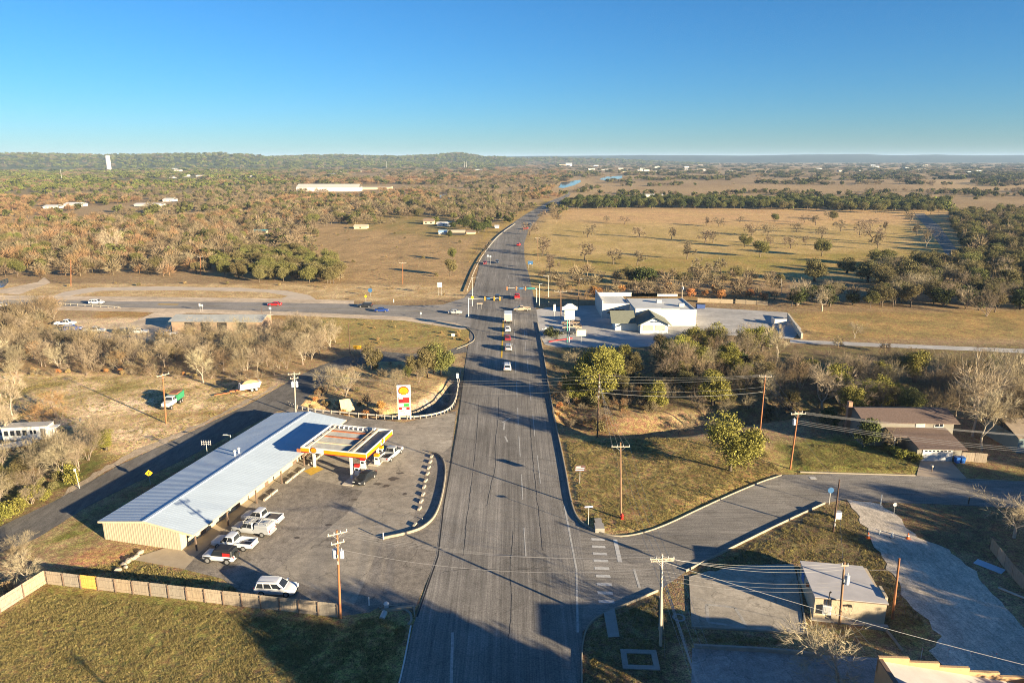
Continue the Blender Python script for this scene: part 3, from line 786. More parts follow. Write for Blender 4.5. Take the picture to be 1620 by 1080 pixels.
for s in range(4):                           # many-stemmed brush
    t, c = bare_meshes(160 + s, 3.2, 3, 2400, spread=.55, kids=(2, 3), trunk=.3, stems=6, r0=.045)
    for cname in ('grey', 'brown', 'rust'): PROTO[('brush', cname, s)] = (raw_mesh("trunk", *t, BARK), raw_mesh("crown", *c, TW[cname]))
for s in range(4):                           # orchard pecans: short trunk, wide head
    t, c = bare_meshes(180 + s, 7.0, 4, 3000, thick=2.2, spread=.72, kids=(2, 3), trunk=.22, up=.02, r0=.24)
    proto(('pecan', s), t, c, BARKD, TW['dark'])
for s in range(5):
    t, c = leafy_meshes(200 + s, 7.0, 13000, wid=1.05 + .12 * (s % 3), size=.19, base=.2, lobes=11 + s)
    for k in ('oak', 'olive', 'bright'): PROTO[(k, s)] = (raw_mesh("trunk", *t, BARKD), raw_mesh("crown", *c, LEAF[k]))
for s in range(4):
    t, c = leafy_meshes(270 + s, 7.0, 13000, wid=.95, size=.19, base=.03, lobes=15, low=.03)
    for k in ('bushy', 'bushdull'): PROTO[(k, s)] = (raw_mesh("trunk", *t, BARKD), raw_mesh("crown", *c, LEAF['bright' if k == 'bushy' else 'olive']))
    t, c = leafy_meshes(230 + s, 6.0, 4600, wid=.85, size=.30, base=.06, lobes=13, low=.03)
    proto(('cedar', s), t, c, BARKD, LEAF['cedar'])
    t, c = leafy_meshes(250 + s, 2.6, 1800, wid=1.2, size=.20, base=.02, lobes=9, low=.02)
    for k in ('bright', 'olive', 'rust', 'straw'): PROTO[('shrub_' + k, s)] = (raw_mesh("trunk", *t, BARKD), raw_mesh("crown", *c, LEAF[k]))
BASEH = {'bare': 8.0, 'tall': 12.0, 'brush': 3.2, 'pecan': 7.0, 'oak': 7.0, 'olive': 7.0, 'bright': 7.0, 'cedar': 6.0, 'bushy': 7.0, 'bushdull': 7.0}
def base_h(k): return 2.6 if k.startswith('shrub') else BASEH[k]
INFO = {  # object name, category
    'bare': ("bare_tree", "bare tree"), 'tall': ("sycamore_tree", "sycamore"), 'brush': ("brush_clump", "brush"), 'pecan': ("pecan_tree", "pecan tree"),
    'oak': ("live_oak", "live oak"), 'olive': ("scrub_oak", "scrub oak"), 'bright': ("juniper_tree", "juniper"), 'cedar': ("cedar_tree", "cedar"), 'bushy': ("bushy_oak", "bushy oak"), 'bushdull': ("bushy_oak", "bushy oak")}
CANDS = []                                   # (kind, colour, x, y, height, rotation, variant, label, group)
TR = random.Random(7)
def plant(kind, x, y, h, label, group=None, colr='grey', var=None, rot=None, wide=1.0):
    CANDS.append((kind, colr, x, y, h, TR.uniform(0, 6.28) if rot is None else rot, TR.randrange(99) if var is None else var, label, group, wide))
def blocked(x, y, m=0.0):
    for poly in PAVED:
        if inside(x, y, poly): return True
    return any(abs(x - b[0]) < b[2] and abs(y - b[1]) < b[3] for b in BLOCKS)
BLOCKS = []                                  # rough boxes kept free of trees: x, y, half w, half d
def block(px, py, w, d):
    p = P(px, py); BLOCKS.append((p.x, p.y, w, d))
def scatter(px, gap, mix, label_of, seed=0, stretch=1.0, avoid=()):
    """fill a ground polygon on a jittered grid; mix = [(weight, kind, colour, hmin, hmax)]"""
    rr = random.Random(seed + len(px)); poly = W2(px); av = [W2(a) for a in avoid]
    x0, x1 = min(p[0] for p in poly), max(p[0] for p in poly); y0, y1 = min(p[1] for p in poly), max(p[1] for p in poly)
    tot = sum(m[0] for m in mix); y = y0; n = 0
    while y < y1:
        x = x0
        while x < x1:
            qx, qy = x + rr.uniform(-.5, .5) * gap, y + rr.uniform(-.5, .5) * gap * stretch
            row = "front" if (qy - y0) < (y1 - y0) * .33 else "back" if (qy - y0) > (y1 - y0) * .67 else "middle"; side = "left" if (qx - x0) < (x1 - x0) * .33 else "right" if (qx - x0) > (x1 - x0) * .67 else "centre"
            if inside(qx, qy, poly) and not blocked(qx, qy) and not any(inside(qx, qy, a) for a in av):
                r = rr.uniform(0, tot)
                for m in mix:
                    r -= m[0]
                    if r <= 0: break
                lab, grp = label_of(m[1], m[2])
                h_ = rr.uniform(m[3], m[4]); sz = (h_ - m[3]) / (m[4] - m[3]); lab = ("tall " if sz > .7 else "small " if sz < .3 else "medium ") + lab + ", " + row + " " + side
                plant(m[1], qx, qy, h_, lab, grp, m[2]); n += 1
            x += gap
        y += gap * stretch
    return n
KIND_WORD = {'bare': "leafless tree", 'tall': "pale leafless sycamore", 'brush': "bare twiggy brush clump", 'pecan': "bare pecan tree", 'oak': "green live oak", 'olive': "dull olive oak",
             'bright': "yellow green juniper", 'cedar': "dark green cedar", 'bushy': "yellow green bushy oak", 'bushdull': "dull grey green bushy oak", 'shrub_bright': "green shrub", 'shrub_olive': "olive shrub", 'shrub_rust': "rust coloured shrub", 'shrub_straw': "clump of dry straw grass"}
COL_WORD = {'grey': "grey", 'pale': "pale", 'brown': "brown", 'rust': "rusty"}
def lab(where):
    def f(kind, colr):
        wd = KIND_WORD[kind]
        if kind in ('bare', 'brush'): wd = COL_WORD[colr] + " " + wd
        return wd + " " + where, wd + "s " + where
    return f
# ---------------------------------------------------------------- where the trees stand
scatter([(-160, 592), (-160, 520), (20, 500), (120, 522), (260, 530), (300, 537), (420, 540), (470, 528), (540, 540), (530, 558), (480, 578), (440, 594), (385, 601), (200, 590), (0, 586)], 4.3,
        [(6, 'bare', 'grey', 4.8, 7.6), (4, 'bare', 'brown', 4.5, 7), (.8, 'bare', 'pale', 5, 7), (1.3, 'brush', 'brown', 2, 4), (.9, 'brush', 'rust', 2, 3.5), (.35, 'olive', '', 3, 5)], lab("in the thicket behind the dirt lot"), 1, avoid=[[(80, 495), (290, 495), (290, 546), (80, 546)]])
scatter([(-100, 596), (-100, 584), (200, 586), (380, 598), (440, 590), (445, 596), (385, 606), (200, 594)], 2.6, [(2, 'shrub_straw', '', .5, 1.2), (4, 'brush', 'brown', 1.2, 3), (2, 'brush', 'grey', 1.2, 3), (.7, 'shrub_rust', '', .6, 1.3)], lab("along the foot of the thicket"), 31)
scatter([(-160, 600), (-160, 500), (0, 492), (90, 490), (95, 505), (60, 520), (0, 530)], 5,
        [(3, 'bare', 'brown', 5, 8), (2, 'brush', 'rust', 2.5, 4), (2, 'bare', 'grey', 5, 8)], lab("below the cross road at the left"), 2)
scatter([(-60, 752), (70, 738), (95, 716), (155, 698), (172, 715), (120, 760), (60, 796), (-30, 830)], 3.4,
        [(5, 'bare', 'grey', 4, 6.5), (2, 'bare', 'brown', 4, 6), (2, 'brush', 'grey', 2.5, 4), (.8, 'olive', '', 2.5, 3.5)], lab("along the back road by the dirt lot"), 3)
scatter([(-30, 838), (70, 762), (130, 745), (138, 752), (60, 800), (0, 840)], 2.6, [(3, 'shrub_bright', '', 1.4, 2.6), (1, 'shrub_olive', '', 1.2, 2)], lab("on the back road verge"), 4)
scatter([(0, 910), (20, 850), (60, 865), (70, 900), (40, 935), (0, 950)], 2.6, [(3, 'brush', 'brown', 2, 3.5), (2, 'bare', 'grey', 3, 4.5), (1, 'shrub_straw', '', .8, 1.5)], lab("behind the corner of the wooden fence"), 5)
scatter([(0, 670), (60, 650), (110, 660), (110, 672), (60, 664), (0, 676)], 4, [(3, 'brush', 'rust', 2, 4), (2, 'bare', 'rust', 4, 6)], lab("behind the old trailer house"), 6)
scatter([(-120, 480), (-120, 640), (0, 640), (20, 620), (40, 600), (-20, 600)], 6, [(2, 'bare', 'grey', 5, 7)], lab("at the edge of the dirt lot"), 7)
# creek trees right of the road
scatter([(1040, 578), (1080, 550), (1180, 552), (1240, 584), (1400, 594), (1620, 588), (1800, 590), (1800, 640), (1620, 655), (1540, 646), (1350, 648), (1250, 640), (1120, 628), (1060, 610)], 5.0,
        [(4, 'bare', 'grey', 6, 9), (2, 'bare', 'brown', 5, 8), (1.9, 'bushy', '', 5, 8), (2.2, 'bushdull', '', 4, 7), (.8, 'cedar', '', 4, 6), (1, 'brush', 'grey', 2, 4), (.4, 'tall', '', 10, 13)], lab("in the wooded creek bed"), 8)
scatter([(885, 600), (960, 606), (1040, 630), (1065, 652), (960, 668), (882, 664)], 2.6, [(1.5, 'shrub_rust', '', .8, 1.8), (3, 'brush', 'rust', 1.5, 2.8), (3, 'brush', 'grey', 1.5, 3), (2, 'shrub_olive', '', 1.2, 2.4), (1, 'shrub_straw', '', .6, 1.2)], lab("on the creek bank below the oaks"), 9)
scatter([(980, 600), (1060, 596), (1240, 632), (1240, 652), (1120, 655), (1060, 645), (980, 628)], 4.6, [(2, 'bushdull', '', 2.5, 5), (1, 'bushy', '', 3, 5), (3, 'brush', 'grey', 2, 3.6), (1.5, 'bare', 'grey', 4, 6)], lab("in the shaded hollow below the creek wood"), 51)
scatter([(490, 640), (520, 600), (560, 580), (690, 572), (700, 590), (640, 625), (580, 645)], 5.5, [(3, 'brush', 'brown', 1, 2.2), (2, 'bare', 'grey', 3, 5), (1, 'shrub_olive', '', .8, 1.6), (1, 'shrub_straw', '', .5, 1)], lab("on the island behind the price sign"), 52)
scatter([(1050, 655), (1230, 640), (1340, 640), (1340, 655), (1200, 668), (1060, 668)], 5, [(3, 'brush', 'grey', 1.8, 3), (1, 'shrub_olive', '', 1, 2)], lab("along the dry creek"), 10)
scatter([(1240, 545), (1620, 558), (1800, 564), (1800, 574), (1240, 558)], 13, [(1, 'bare', 'brown', 3, 4.5), (2, 'brush', 'grey', 1.5, 2.8)], lab("along the pale back lane"), 11)
scatter([(880, 462), (1080, 458), (1240, 470), (1240, 478), (1100, 472), (920, 474)], 6, [(3, 'shrub_rust', '', 2, 3.4), (3, 'bare', 'brown', 4, 6), (2, 'bare', 'grey', 4, 6), (1, 'brush', 'rust', 3, 4)], lab("behind the white restaurant"), 12)
scatter([(845, 440), (900, 436), (1240, 436), (1240, 462), (880, 462)], 8.5, [(4, 'bare', 'grey', 4, 7), (2, 'bare', 'brown', 4, 6), (.8, 'brush', 'grey', 2, 4), (.5, 'olive', '', 4, 6)], lab("at the near edge of the orchard field"), 13)
scatter([(1240, 480), (1300, 470), (1420, 472), (1640, 472), (1800, 478), (1800, 494), (1560, 494), (1400, 489), (1250, 486)], 6.5,
        [(3, 'bare', 'grey', 6, 9), (2, 'cedar', '', 5, 8), (2, 'olive', '', 5, 8), (1, 'oak', '', 5, 8), (.5, 'bare', 'pale', 7, 10)], lab("in the tree belt above the dry field"), 14)
scatter([(1380, 470), (1400, 430), (1520, 415), (1500, 380), (1480, 345), (1640, 336), (1900, 336), (1900, 480), (1640, 470)], 8.5,
        [(3, 'olive', '', 6, 9), (2.2, 'bushdull', '', 6, 10), (1.5, 'oak', '', 6, 10), (3, 'bare', 'grey', 6, 10), (1.2, 'bare', 'pale', 6, 10), (1.5, 'cedar', '', 5, 8)], lab("in the oak wood at the right"), 15,
        avoid=[[(1460, 345), (1500, 345), (1530, 410), (1500, 420)]])
scatter([(890, 331), (1000, 329.5), (1250, 331), (1500, 334), (1500, 322), (1200, 319), (900, 321)], 7.5, [(5, 'cedar', '', 7, 11), (1, 'oak', '', 7, 10), (.5, 'olive', '', 7, 9)], lab("in the long dark hedgerow"), 16, stretch=1.6)
scatter([(1230, 336), (1480, 340), (1500, 326), (1240, 324)], 14, [(3, 'oak', '', 7, 10), (2, 'olive', '', 7, 9)], lab("at the far corner of the orchard"), 17, stretch=2)
# left of the main road
scatter([(345, 440), (330, 425), (380, 405), (440, 400), (520, 414), (552, 428), (545, 448), (440, 450)], 6, [(4, 'olive', '', 4.5, 7), (2, 'oak', '', 5, 7), (1, 'bare', 'grey', 4, 6)], lab("in the oak clump above the frontage lane"), 18)
scatter([(-200, 444), (0, 442), (80, 440), (330, 436), (330, 420), (420, 375), (400, 340), (0, 360), (-200, 360)], 6.6, [(2.6, 'bare', 'rust', 4.5, 8), (3.6, 'bare', 'brown', 4.5, 8), (3, 'bare', 'grey', 4, 7.5), (1.5, 'brush', 'brown', 2, 4), (.7, 'olive', '', 4, 7), (.3, 'oak', '', 5, 7)], lab("in the brown river wood"), 19, stretch=1.15)
scatter([(400, 372), (560, 352), (740, 365), (780, 350), (840, 320), (800, 312), (400, 325)], 12, [(2.5, 'bare', 'grey', 6, 10), (2, 'bare', 'brown', 6, 10), (1.2, 'olive', '', 5, 8), (.8, 'oak', '', 5, 8)], lab("beyond the brown field"), 20, stretch=1.4,
        avoid=[[(560, 345), (640, 340), (780, 358), (760, 372), (560, 366)]])
scatter([(735, 420), (765, 392), (798, 362), (800, 366), (775, 392), (748, 425)], 7, [(2, 'brush', 'brown', 1.5, 2.5), (1, 'shrub_straw', '', .8, 1.5)], lab("along the guardrail of the highway"), 21)
# orchard
for x, y, s in ((838, 372, 7), (895, 360, 7), (929, 376, 7), (940, 368, 5), (988, 355, 5), (976, 381, 6), (1012, 375, 7), (1062, 379, 6.5), (925, 411, 7), (900, 400, 6), (970, 418, 7), (1008, 420, 7), (1030, 420, 6), (1087, 410, 8), (1104, 441, 8), (1115, 384, 6.5), (1128, 384, 5.5), (1118, 357, 6), (1136, 359, 7),
                (1140, 441, 8), (1155, 430, 7), (1190, 373, 7), (1215, 374, 6), (1236, 356, 6), (1260, 367, 6), (1273, 352, 5), (1290, 357, 6), (1300, 377, 7), (1330, 366, 7), (1251, 393, 6), (1219, 386, 5), (1275, 388, 5), (1325, 380, 7), (1360, 372, 7), (1388, 395, 8), (1379, 383, 7), (1400, 367, 6), (1431, 366, 7), (1465, 392, 9), (1380, 358, 6),
                (1345, 350, 6), (1310, 346, 6), (1440, 352, 7), (880, 410, 6), (858, 404, 9), (870, 432, 7), (1050, 395, 5), (1170, 352, 5), (960, 352, 5), (1210, 345, 5), (1420, 380, 7), (1450, 372, 7), (880, 352, 8), (1000, 440, 6), (1195, 415, 7)):
    if (x * 7 + y * 3) % 5 == 0: continue
    s = s * (1.0 + ((x * 13 + y) % 7) * .06)
    p = P(x, y); plant('pecan' if s < 9.7 else 'bare', p.x, p.y, s, ("dark bare pecan tree in the mown orchard, " + ("near " if y > 400 else "far " if y < 366 else "middle ") + ("left" if x < 960 else "centre left" if x < 1100 else "centre right" if x < 1260 else "right") + (", large" if s > 8.2 else ", small" if s < 7 else "")) if s < 9.7 else "larger bare tree standing at the orchard edge", "pecan trees in the orchard field" if s < 9.7 else "large trees at the orchard edge", 'brown')
scatter([(340, 435), (440, 378), (560, 358), (735, 372), (740, 440), (600, 448), (560, 430)], 22, [(2, 'brush', 'brown', 1.2, 2.4), (2, 'shrub_olive', '', .8, 1.8), (1, 'shrub_straw', '', .6, 1.2)], lab("scattered over the brown field"), 41)
scatter([(-100, 452), (60, 450), (330, 446), (700, 450), (735, 468), (400, 452), (100, 458)], 11, [(2, 'brush', 'brown', 1, 2), (2, 'shrub_straw', '', .5, 1.1), (1, 'shrub_olive', '', .8, 1.5)], lab("on the verge above the cross road"), 42)
scatter([(440, 500), (600, 506), (735, 522), (720, 548), (600, 545)], 9, [(2, 'shrub_straw', '', .4, .9), (1, 'brush', 'brown', .8, 1.4)], lab("in the grass triangle by the junction"), 43)
# trees the photograph singles out
def one(kind, px, py, h, label, colr='grey', var=0, wide=1.0, rot=0.6):
    p = P(px, py); plant(kind, p.x, p.y, h, label, None, colr, var, rot, wide)
one('bright', 1155, 747, 9.6, "spreading live oak with leaning trunk on the lawn between road and side street", var=0, wide=1.0)
one('bushy', 942, 640, 12.5, "tallest green oak beside the road above the creek", var=1, wide=.85)
one('bushy', 908, 636, 8.5, "slim green oak between the road kerb and the tallest oak", var=4, wide=.7)
one('bushy', 966, 612, 9, "green oak crown just behind the tallest oak", var=3, wide=.9)
one('bushy', 1036, 645, 6.4, "round green bush tree standing alone on the creek bank", var=0, wide=.95)
one('bushy', 1068, 582, 8, "yellow green oak at the left end of the creek wood", var=1, wide=1.1)
one('bushy', 1128, 640, 8, "green oak on the creek bank nearest the crossarm pole", var=2, wide=.9)
one('bushy', 1205, 556, 7, "yellow green oak crown below the restaurant yard corner", var=3, wide=1.1)
one('bushdull', 1000, 596, 6, "dull green oak between the tallest oak and the creek wood", var=1)
one('bushy', 985, 582, 6.5, "green oak behind the tallest oak toward the restaurant yard", var=0)
one('bushdull', 1046, 566, 6.5, "dull bushy oak at the corner of the restaurant yard", var=2)
one('bushy', 1100, 560, 7.5, "yellow green oak in front of the restaurant's right end", var=3)
one('bushy', 1150, 590, 7.5, "green oak in the middle of the creek wood", var=1)
one('bare', 912, 580, 4.5, "grey leafless shrub tree under the pylon sign by the road", 'grey', 2, 1.3)
one('brush', 880, 590, 2.5, "bare bush at the roadside kerb by the culvert", 'brown', 1)
one('bare', 1182, 545, 6.5, "dark leafless tree in front of the restaurant yard", 'grey', 3)
one('bushdull', 1216, 552, 6, "dull bushy tree beside the stone yard wall", var=1)
one('bare', 1300, 655, 11, "large pale leafless tree above the brown roofed house", 'pale', 1, 1.05)
one('tall', 1208, 640, 9, "leafless tree behind the crossarm pole by the creek", var=0)
one('bushy', 1345, 665, 7.6, "green tree left of the brown roofed house", var=3, wide=.8)
one('cedar', 1366, 708, 6, "dense green cedar at the left corner of the brown roofed house", var=1, wide=.85)
one('brush', 1408, 713, 4.2, "bare grey ornamental tree in front of the house entry", 'grey', 2, .9)
one('tall', 1538, 690, 15, "very tall pale sycamore right of the brown roofed house", var=1)
one('tall', 1552, 712, 11, "pale sycamore with forked trunk behind the wooden gate", var=2, wide=1.2)
one('tall', 1590, 660, 13, "pale sycamore behind the house at the right edge", var=3)
one('bare', 1604, 850, 6.2, "bare tree with dense grey twigs over the garden fence at the right", 'pale', 0, 1.35)
one('bare', 1325, 1086, 7.4, "bare grey tree in the lower lot in front of the tan pump house", 'pale', 2, 1.35)
one('bare', 46, 925, 4.6, "leafless tree leaning over the corner of the wooden fence", 'pale', 1, 1.2)
one('bare', 588, 586, 5.5, "small oak with pale trunk alone on the island by the loop road", 'grey', 1, 1)
one('olive', 590, 585, 6.6, "leafy oak with pale trunk on the island by the loop road", var=0, wide=.75)
one('oak', 645, 602, 3.2, "young green tree with thin pale trunk behind the price sign", var=1, wide=.75)
one('olive', 660, 598, 6, "small oak in the island row behind the price sign", var=2, wide=.7)
one('olive', 676, 597, 7, "second oak of the island row behind the price sign", var=3, wide=.75)
one('olive', 687, 590, 7.8, "third oak of the island row next to the guardrail end", var=4, wide=.8)
one('oak', 698, 594, 7.6, "last oak of the island row next to the guardrail end", var=0, wide=.85)
one('bare', 515, 622, 6, "leaning leafless tree on the island by the back road", 'grey', 4)
one('bare', 531, 618, 5.5, "slim leafless tree in the middle of the island by the back road", 'brown', 3)
one('oak', 541, 614, 3.6, "small dark green tree on the island beside the shed", var=2, wide=.8)
one('bare', 546, 628, 6, "leafless tree with pale trunk on the island beside the shed", 'pale', 5)
one('bushy', 168, 712, 3.8, "bright green round bush at the entrance of the dirt lot", var=1, wide=1.1)
one('tall', 8, 700, 8, "pale leafless tree behind the trailer house", var=1)
one('tall', 22, 664, 8.5, "pale leafless tree standing at the left edge of the dirt lot", var=2)
one('bare', 322, 605, 8.2, "pale leafless tree in front of the thicket near the dump trailer", 'pale', 1, 1.0)
one('bare', 198, 584, 5.6, "rust coloured leafless tree at the front of the thicket", 'rust', 2, 1.0)
one('bare', 62, 575, 6, "rust tinted leafless tree at the left front of the thicket", 'rust', 1)
one('brush', 75, 492, 5, "big rust coloured brush clump beside the cross road", 'rust', 1, 1.3)
one('oak', 462, 532, 4.5, "green juniper crown showing above the grey thicket", var=2)
one('olive', 712, 437, 7.5, "green oak with arching trunk at the highway corner", var=3, wide=.8)
one('oak', 716, 412, 6, "round dark green oak above the highway corner", var=1, wide=.8)
one('cedar', 1020, 452, 9, "dark green oak rising behind the white restaurant", var=2, wide=1.3)
one('oak', 1178, 391, 7.5, "dark round oak in the orchard field, left of a pair", var=0, wide=1.1)
one('oak', 1202, 407, 8.5, "dark round oak in the orchard field, right of a pair", var=3, wide=1.1)
one('oak', 1300, 405, 8.5, "dark oak alone in the right half of the orchard field", var=1, wide=1.1)
one('bushdull', 1288, 445, 10, "big olive oak at the near right of the orchard field", var=2, wide=1.0)
one('bushdull', 1430, 450, 11, "very wide grey green oak at the orchard corner", var=4, wide=1.4)
one('bushdull', 1340, 432, 8, "dull oak on the near edge of the orchard, left of the very wide oak", var=0, wide=1.2)
one('oak', 1392, 420, 8.5, "dark oak on the orchard edge behind the very wide oak", var=2, wide=1.1)
one('bushdull', 1372, 446, 9, "grey green oak hiding the foot of the very wide oak", var=1, wide=1.2)
one('oak', 1225, 352, 7, "small dark oak at the far edge of the orchard", var=3)
one('bushdull', 1318, 348, 8, "dull oak at the far right of the orchard", var=2)
one('bare', 1560, 500, 9, "bare dark tree standing in the dry field at the right", 'grey', 3, 1.3)
one('bare', 1352, 535, 5, "leafless mesquite in the dry field beside the lane", 'pale', 1, 1.3)
one('bare', 1262, 482, 9, "pale leafless tree behind the stone yard wall", 'pale', 4, .9)
one('bare', 1300, 492, 8.5, "pale leafless tree at the edge of the dry field", 'pale', 0, 1.1)
one('bare', 178, 402, 14, "tall pale leafless tree rising out of the brown wood", 'pale', 6)
one('bare', 305, 425, 9, "dark leafless tree at the edge of the brown wood", 'grey', 2)
for x, y, h_ in ((728, 358, 7), (737, 361, 8), (748, 366, 8), (757, 369, 8), (766, 366, 7), (772, 362, 6), (716, 362, 6), (710, 376, 5), (690, 352, 6)):
    p = P(x, y); plant('cedar', p.x, p.y, h_, "dark cedar clustered round the farm sheds", "cedars round the farm sheds", '')
for i, (x, y, h_, wd) in enumerate(((1400, 712, 1.3, 1.1), (1412, 719, 1.5, 1.2), (1424, 726, 1.6, 1.2), (1438, 728, 1.6, 1.2), (1450, 730, 1.5, 1.1))):
    p = P(x, y); plant('shrub_bright', p.x, p.y, h_, "clipped green hedge bush in front of the brown roofed house", "hedge bushes by the house driveway", '', i, None, wd)
for x, y, h_ in ((1075, 668, 2.2), (1085, 666, 2.4), (1058, 660, 1.6), (1178, 660, 3), (1160, 662, 2)):
    p = P(x, y); plant('brush', p.x, p.y, h_, "small grey bush standing in the dry creek bed", "grey bushes in the dry creek bed", 'grey', None, None, 1)
scatter([(470, 648), (500, 622), (560, 640), (640, 640), (600, 652), (540, 652)], 2.6, [(3, 'shrub_rust', '', .9, 1.8), (2, 'brush', 'rust', 1.2, 2.2), (2, 'shrub_straw', '', .8, 1.5), (.6, 'shrub_olive', '', .8, 1.6)], lab("on the island bank behind the guardrail"), 22)
scatter([(720, 515), (746, 524), (750, 536), (735, 543), (718, 535)], 3.2, [(3, 'shrub_straw', '', .6, 1.1), (1, 'shrub_rust', '', .6, 1)], lab("at the tip of the grass triangle"), 23)
scatter([(1240, 660), (1340, 650), (1330, 700), (1262, 690)], 5, [(2, 'brush', 'grey', 2, 3), (1, 'olive', '', 3, 5), (1, 'cedar', '', 3, 5)], lab("in the shade beside the house"), 24)
scatter([(1520, 690), (1800, 690), (1800, 720), (1560, 722)], 6, [(2, 'bare', 'grey', 6, 10), (1, 'brush', 'grey', 2, 4), (.7, 'tall', '', 9, 13)], lab("behind the gate of the brown roofed house"), 25)
scatter([(1360, 650), (1620, 655), (1800, 660), (1800, 690), (1620, 680), (1540, 668), (1360, 662)], 5.5, [(3, 'bare', 'brown', 6, 10), (2, 'bare', 'grey', 7, 10), (1.5, 'oak', '', 5, 8), (1, 'cedar', '', 4, 7)], lab("crowding behind the brown roofed house"), 26)
# beyond the frame towards the sun: they throw the long shade over the street
for x, y, h_ in ((10.5, 41, 11.5), (36, 31, 15), (33, 29.5, 14), (42, 27, 16), (31, 34, 12.5), (40, 27, 12.5), (49, 20, 12), (26, 27, 11), (35, 20, 12), (74, 46, 10), (88, 58, 11), (104, 70, 12), (66, 36, 9), (72, 50, 9), (82, 48, 10), (96, 64, 11), (78, 40, 11), (90, 50, 11), (112, 78, 12), (98, 52, 12), (120, 74, 13), (60, 44, 7.5), (64, 40, 8), (76, 48, 9), (84, 56, 9), (93, 60, 10), (100, 70, 10), (88, 70, 8), (110, 84, 11), (118, 92, 11), (104, 58, 9), (70, 30, 9)):
    plant('bushy', x, y, h_, "live oak beyond the street corner", "live oaks beyond the street corner", '')

# ---------------------------------------------------------------- plant them: the largest of each kind one by one, the rest as stuff
def bucket(k): return 'shrub' if k.startswith('shrub') else k
for i, c in enumerate(CANDS): pass
by = {}
for c in CANDS:
    q = PX((c[2], c[3], c[4] / 2)); dist = math.hypot(c[2], c[3])
    vis = q is not None and -60 < q[0] < 1680 and q[1] < 1150
    by.setdefault(bucket(c[0]), []).append((0 if c[8] is None else 1, 0 if vis else 1, -c[4] / dist, c))
REST = []
CNT = {}
def proto_of(kind, colr, var):
    if kind in ('bare', 'brush'):
        n = 7 if kind == 'bare' else 4
        return PROTO[(kind, colr, var % n)]
    n = {'tall': 4, 'pecan': 4, 'cedar': 4, 'bushy': 4, 'bushdull': 4}.get(kind, 4 if kind.startswith('shrub') else 5)
    return PROTO[(kind, var % n)]
for bk, lst in by.items():
    lst.sort(key=lambda t: t[:3])
    for i, (_, hid, _, c) in enumerate(lst):
        kind, colr, x, y, h_, rot, var, label, group, wide = c
        if i >= 296 and group is not None: REST.append(c); continue
        if hid and y > 100: continue
        tm, cm = proto_of(kind, colr, var)
        s = h_ / base_h(kind)
        name, cat = INFO.get(kind, ("shrub", "shrub"))
        t = thing(name, label, cat, (x, y, hz(x, y)), rot, group)
        t.scale = (s * wide, s * wide, s)
        for nm, me in (("trunk", tm), ("crown", cm)):
            o = link(D.objects.new(nm, me)); o.parent = t
        CNT[bk] = CNT.get(bk, 0) + 1
print("TREES", CNT, "rest", len(REST))

# distant woods ------------------------------------------------------------
def far_variant(kind, seed):
    rs = np.random.RandomState(seed)
    if kind == 'bare':
        n = 260; a = rs.normal(size=(n, 3)); a /= np.linalg.norm(a, axis=1, keepdims=True); a[:, 2] = np.abs(a[:, 2]) * .9 + .05
        p = a * rs.uniform(.25, .75, (n, 1)) * np.array([.55, .55, .8]) + np.array([0, 0, .25])
        V, Fq = slivers(p, a + rs.normal(0, .3, (n, 3)), .26, .035, rs)
        tv, tf = seg_mesh([(0, 0, 0, 0, 0, .5, .03, .02)], 3)
        return np.concatenate([V, tv]), np.concatenate([Fq, np.concatenate([tf[:, [0, 1, 2]], tf[:, [0, 2, 3]]]) + len(V)])
    if kind == 'grass':
        n = 16; a = rs.normal(size=(n, 3)); a[:, 2] = np.abs(a[:, 2]) + .7; a /= np.linalg.norm(a, axis=1, keepdims=True)
        return slivers(rs.normal(0, .22, (n, 3)) * np.array([1, 1, 0]), a, 1.0, .16, rs)
    n = 230; L = rs.normal(0, .22, (7, 3)) * np.array([1, 1, .6]) + np.array([0, 0, .52])
    d = rs.normal(size=(n, 3)); d /= np.linalg.norm(d, axis=1, keepdims=True)
    Cn = L[rs.randint(7, size=n)] + d * rs.uniform(.16, .3, (n, 1)); Cn[:, 2] = np.clip(Cn[:, 2], .06, 1)
    V, Fq = quads(Cn, .17, rs, aspect=.8)
    return V, np.concatenate([Fq[:, [0, 1, 2]], Fq[:, [0, 2, 3]]])
GRASS = []
def grass_on(px, n, h0, h1, seed):
    poly = W2(px); r = np.random.RandomState(seed); x0, x1 = min(p[0] for p in poly), max(p[0] for p in poly); y0, y1 = min(p[1] for p in poly), max(p[1] for p in poly)
    x = r.uniform(x0, x1, n * 3); y = r.uniform(y0, y1, n * 3); keep = sdist(x, y, poly) > .3
    for q in PAVED: keep &= sdist(x, y, q) < -.15
    keep &= (wob(x, y, 7, seed) + .7 * wob(x, y, 2.2, seed + 1) + r.normal(0, .5, n * 3)) > -.25
    x, y = x[keep][:n], y[keep][:n]; z = heights(x, y)
    for a, b_, c_ in zip(x, y, z): GRASS.append((a, b_, r.uniform(h0, h1), r.uniform(1.0, 1.9), c_ + .06))
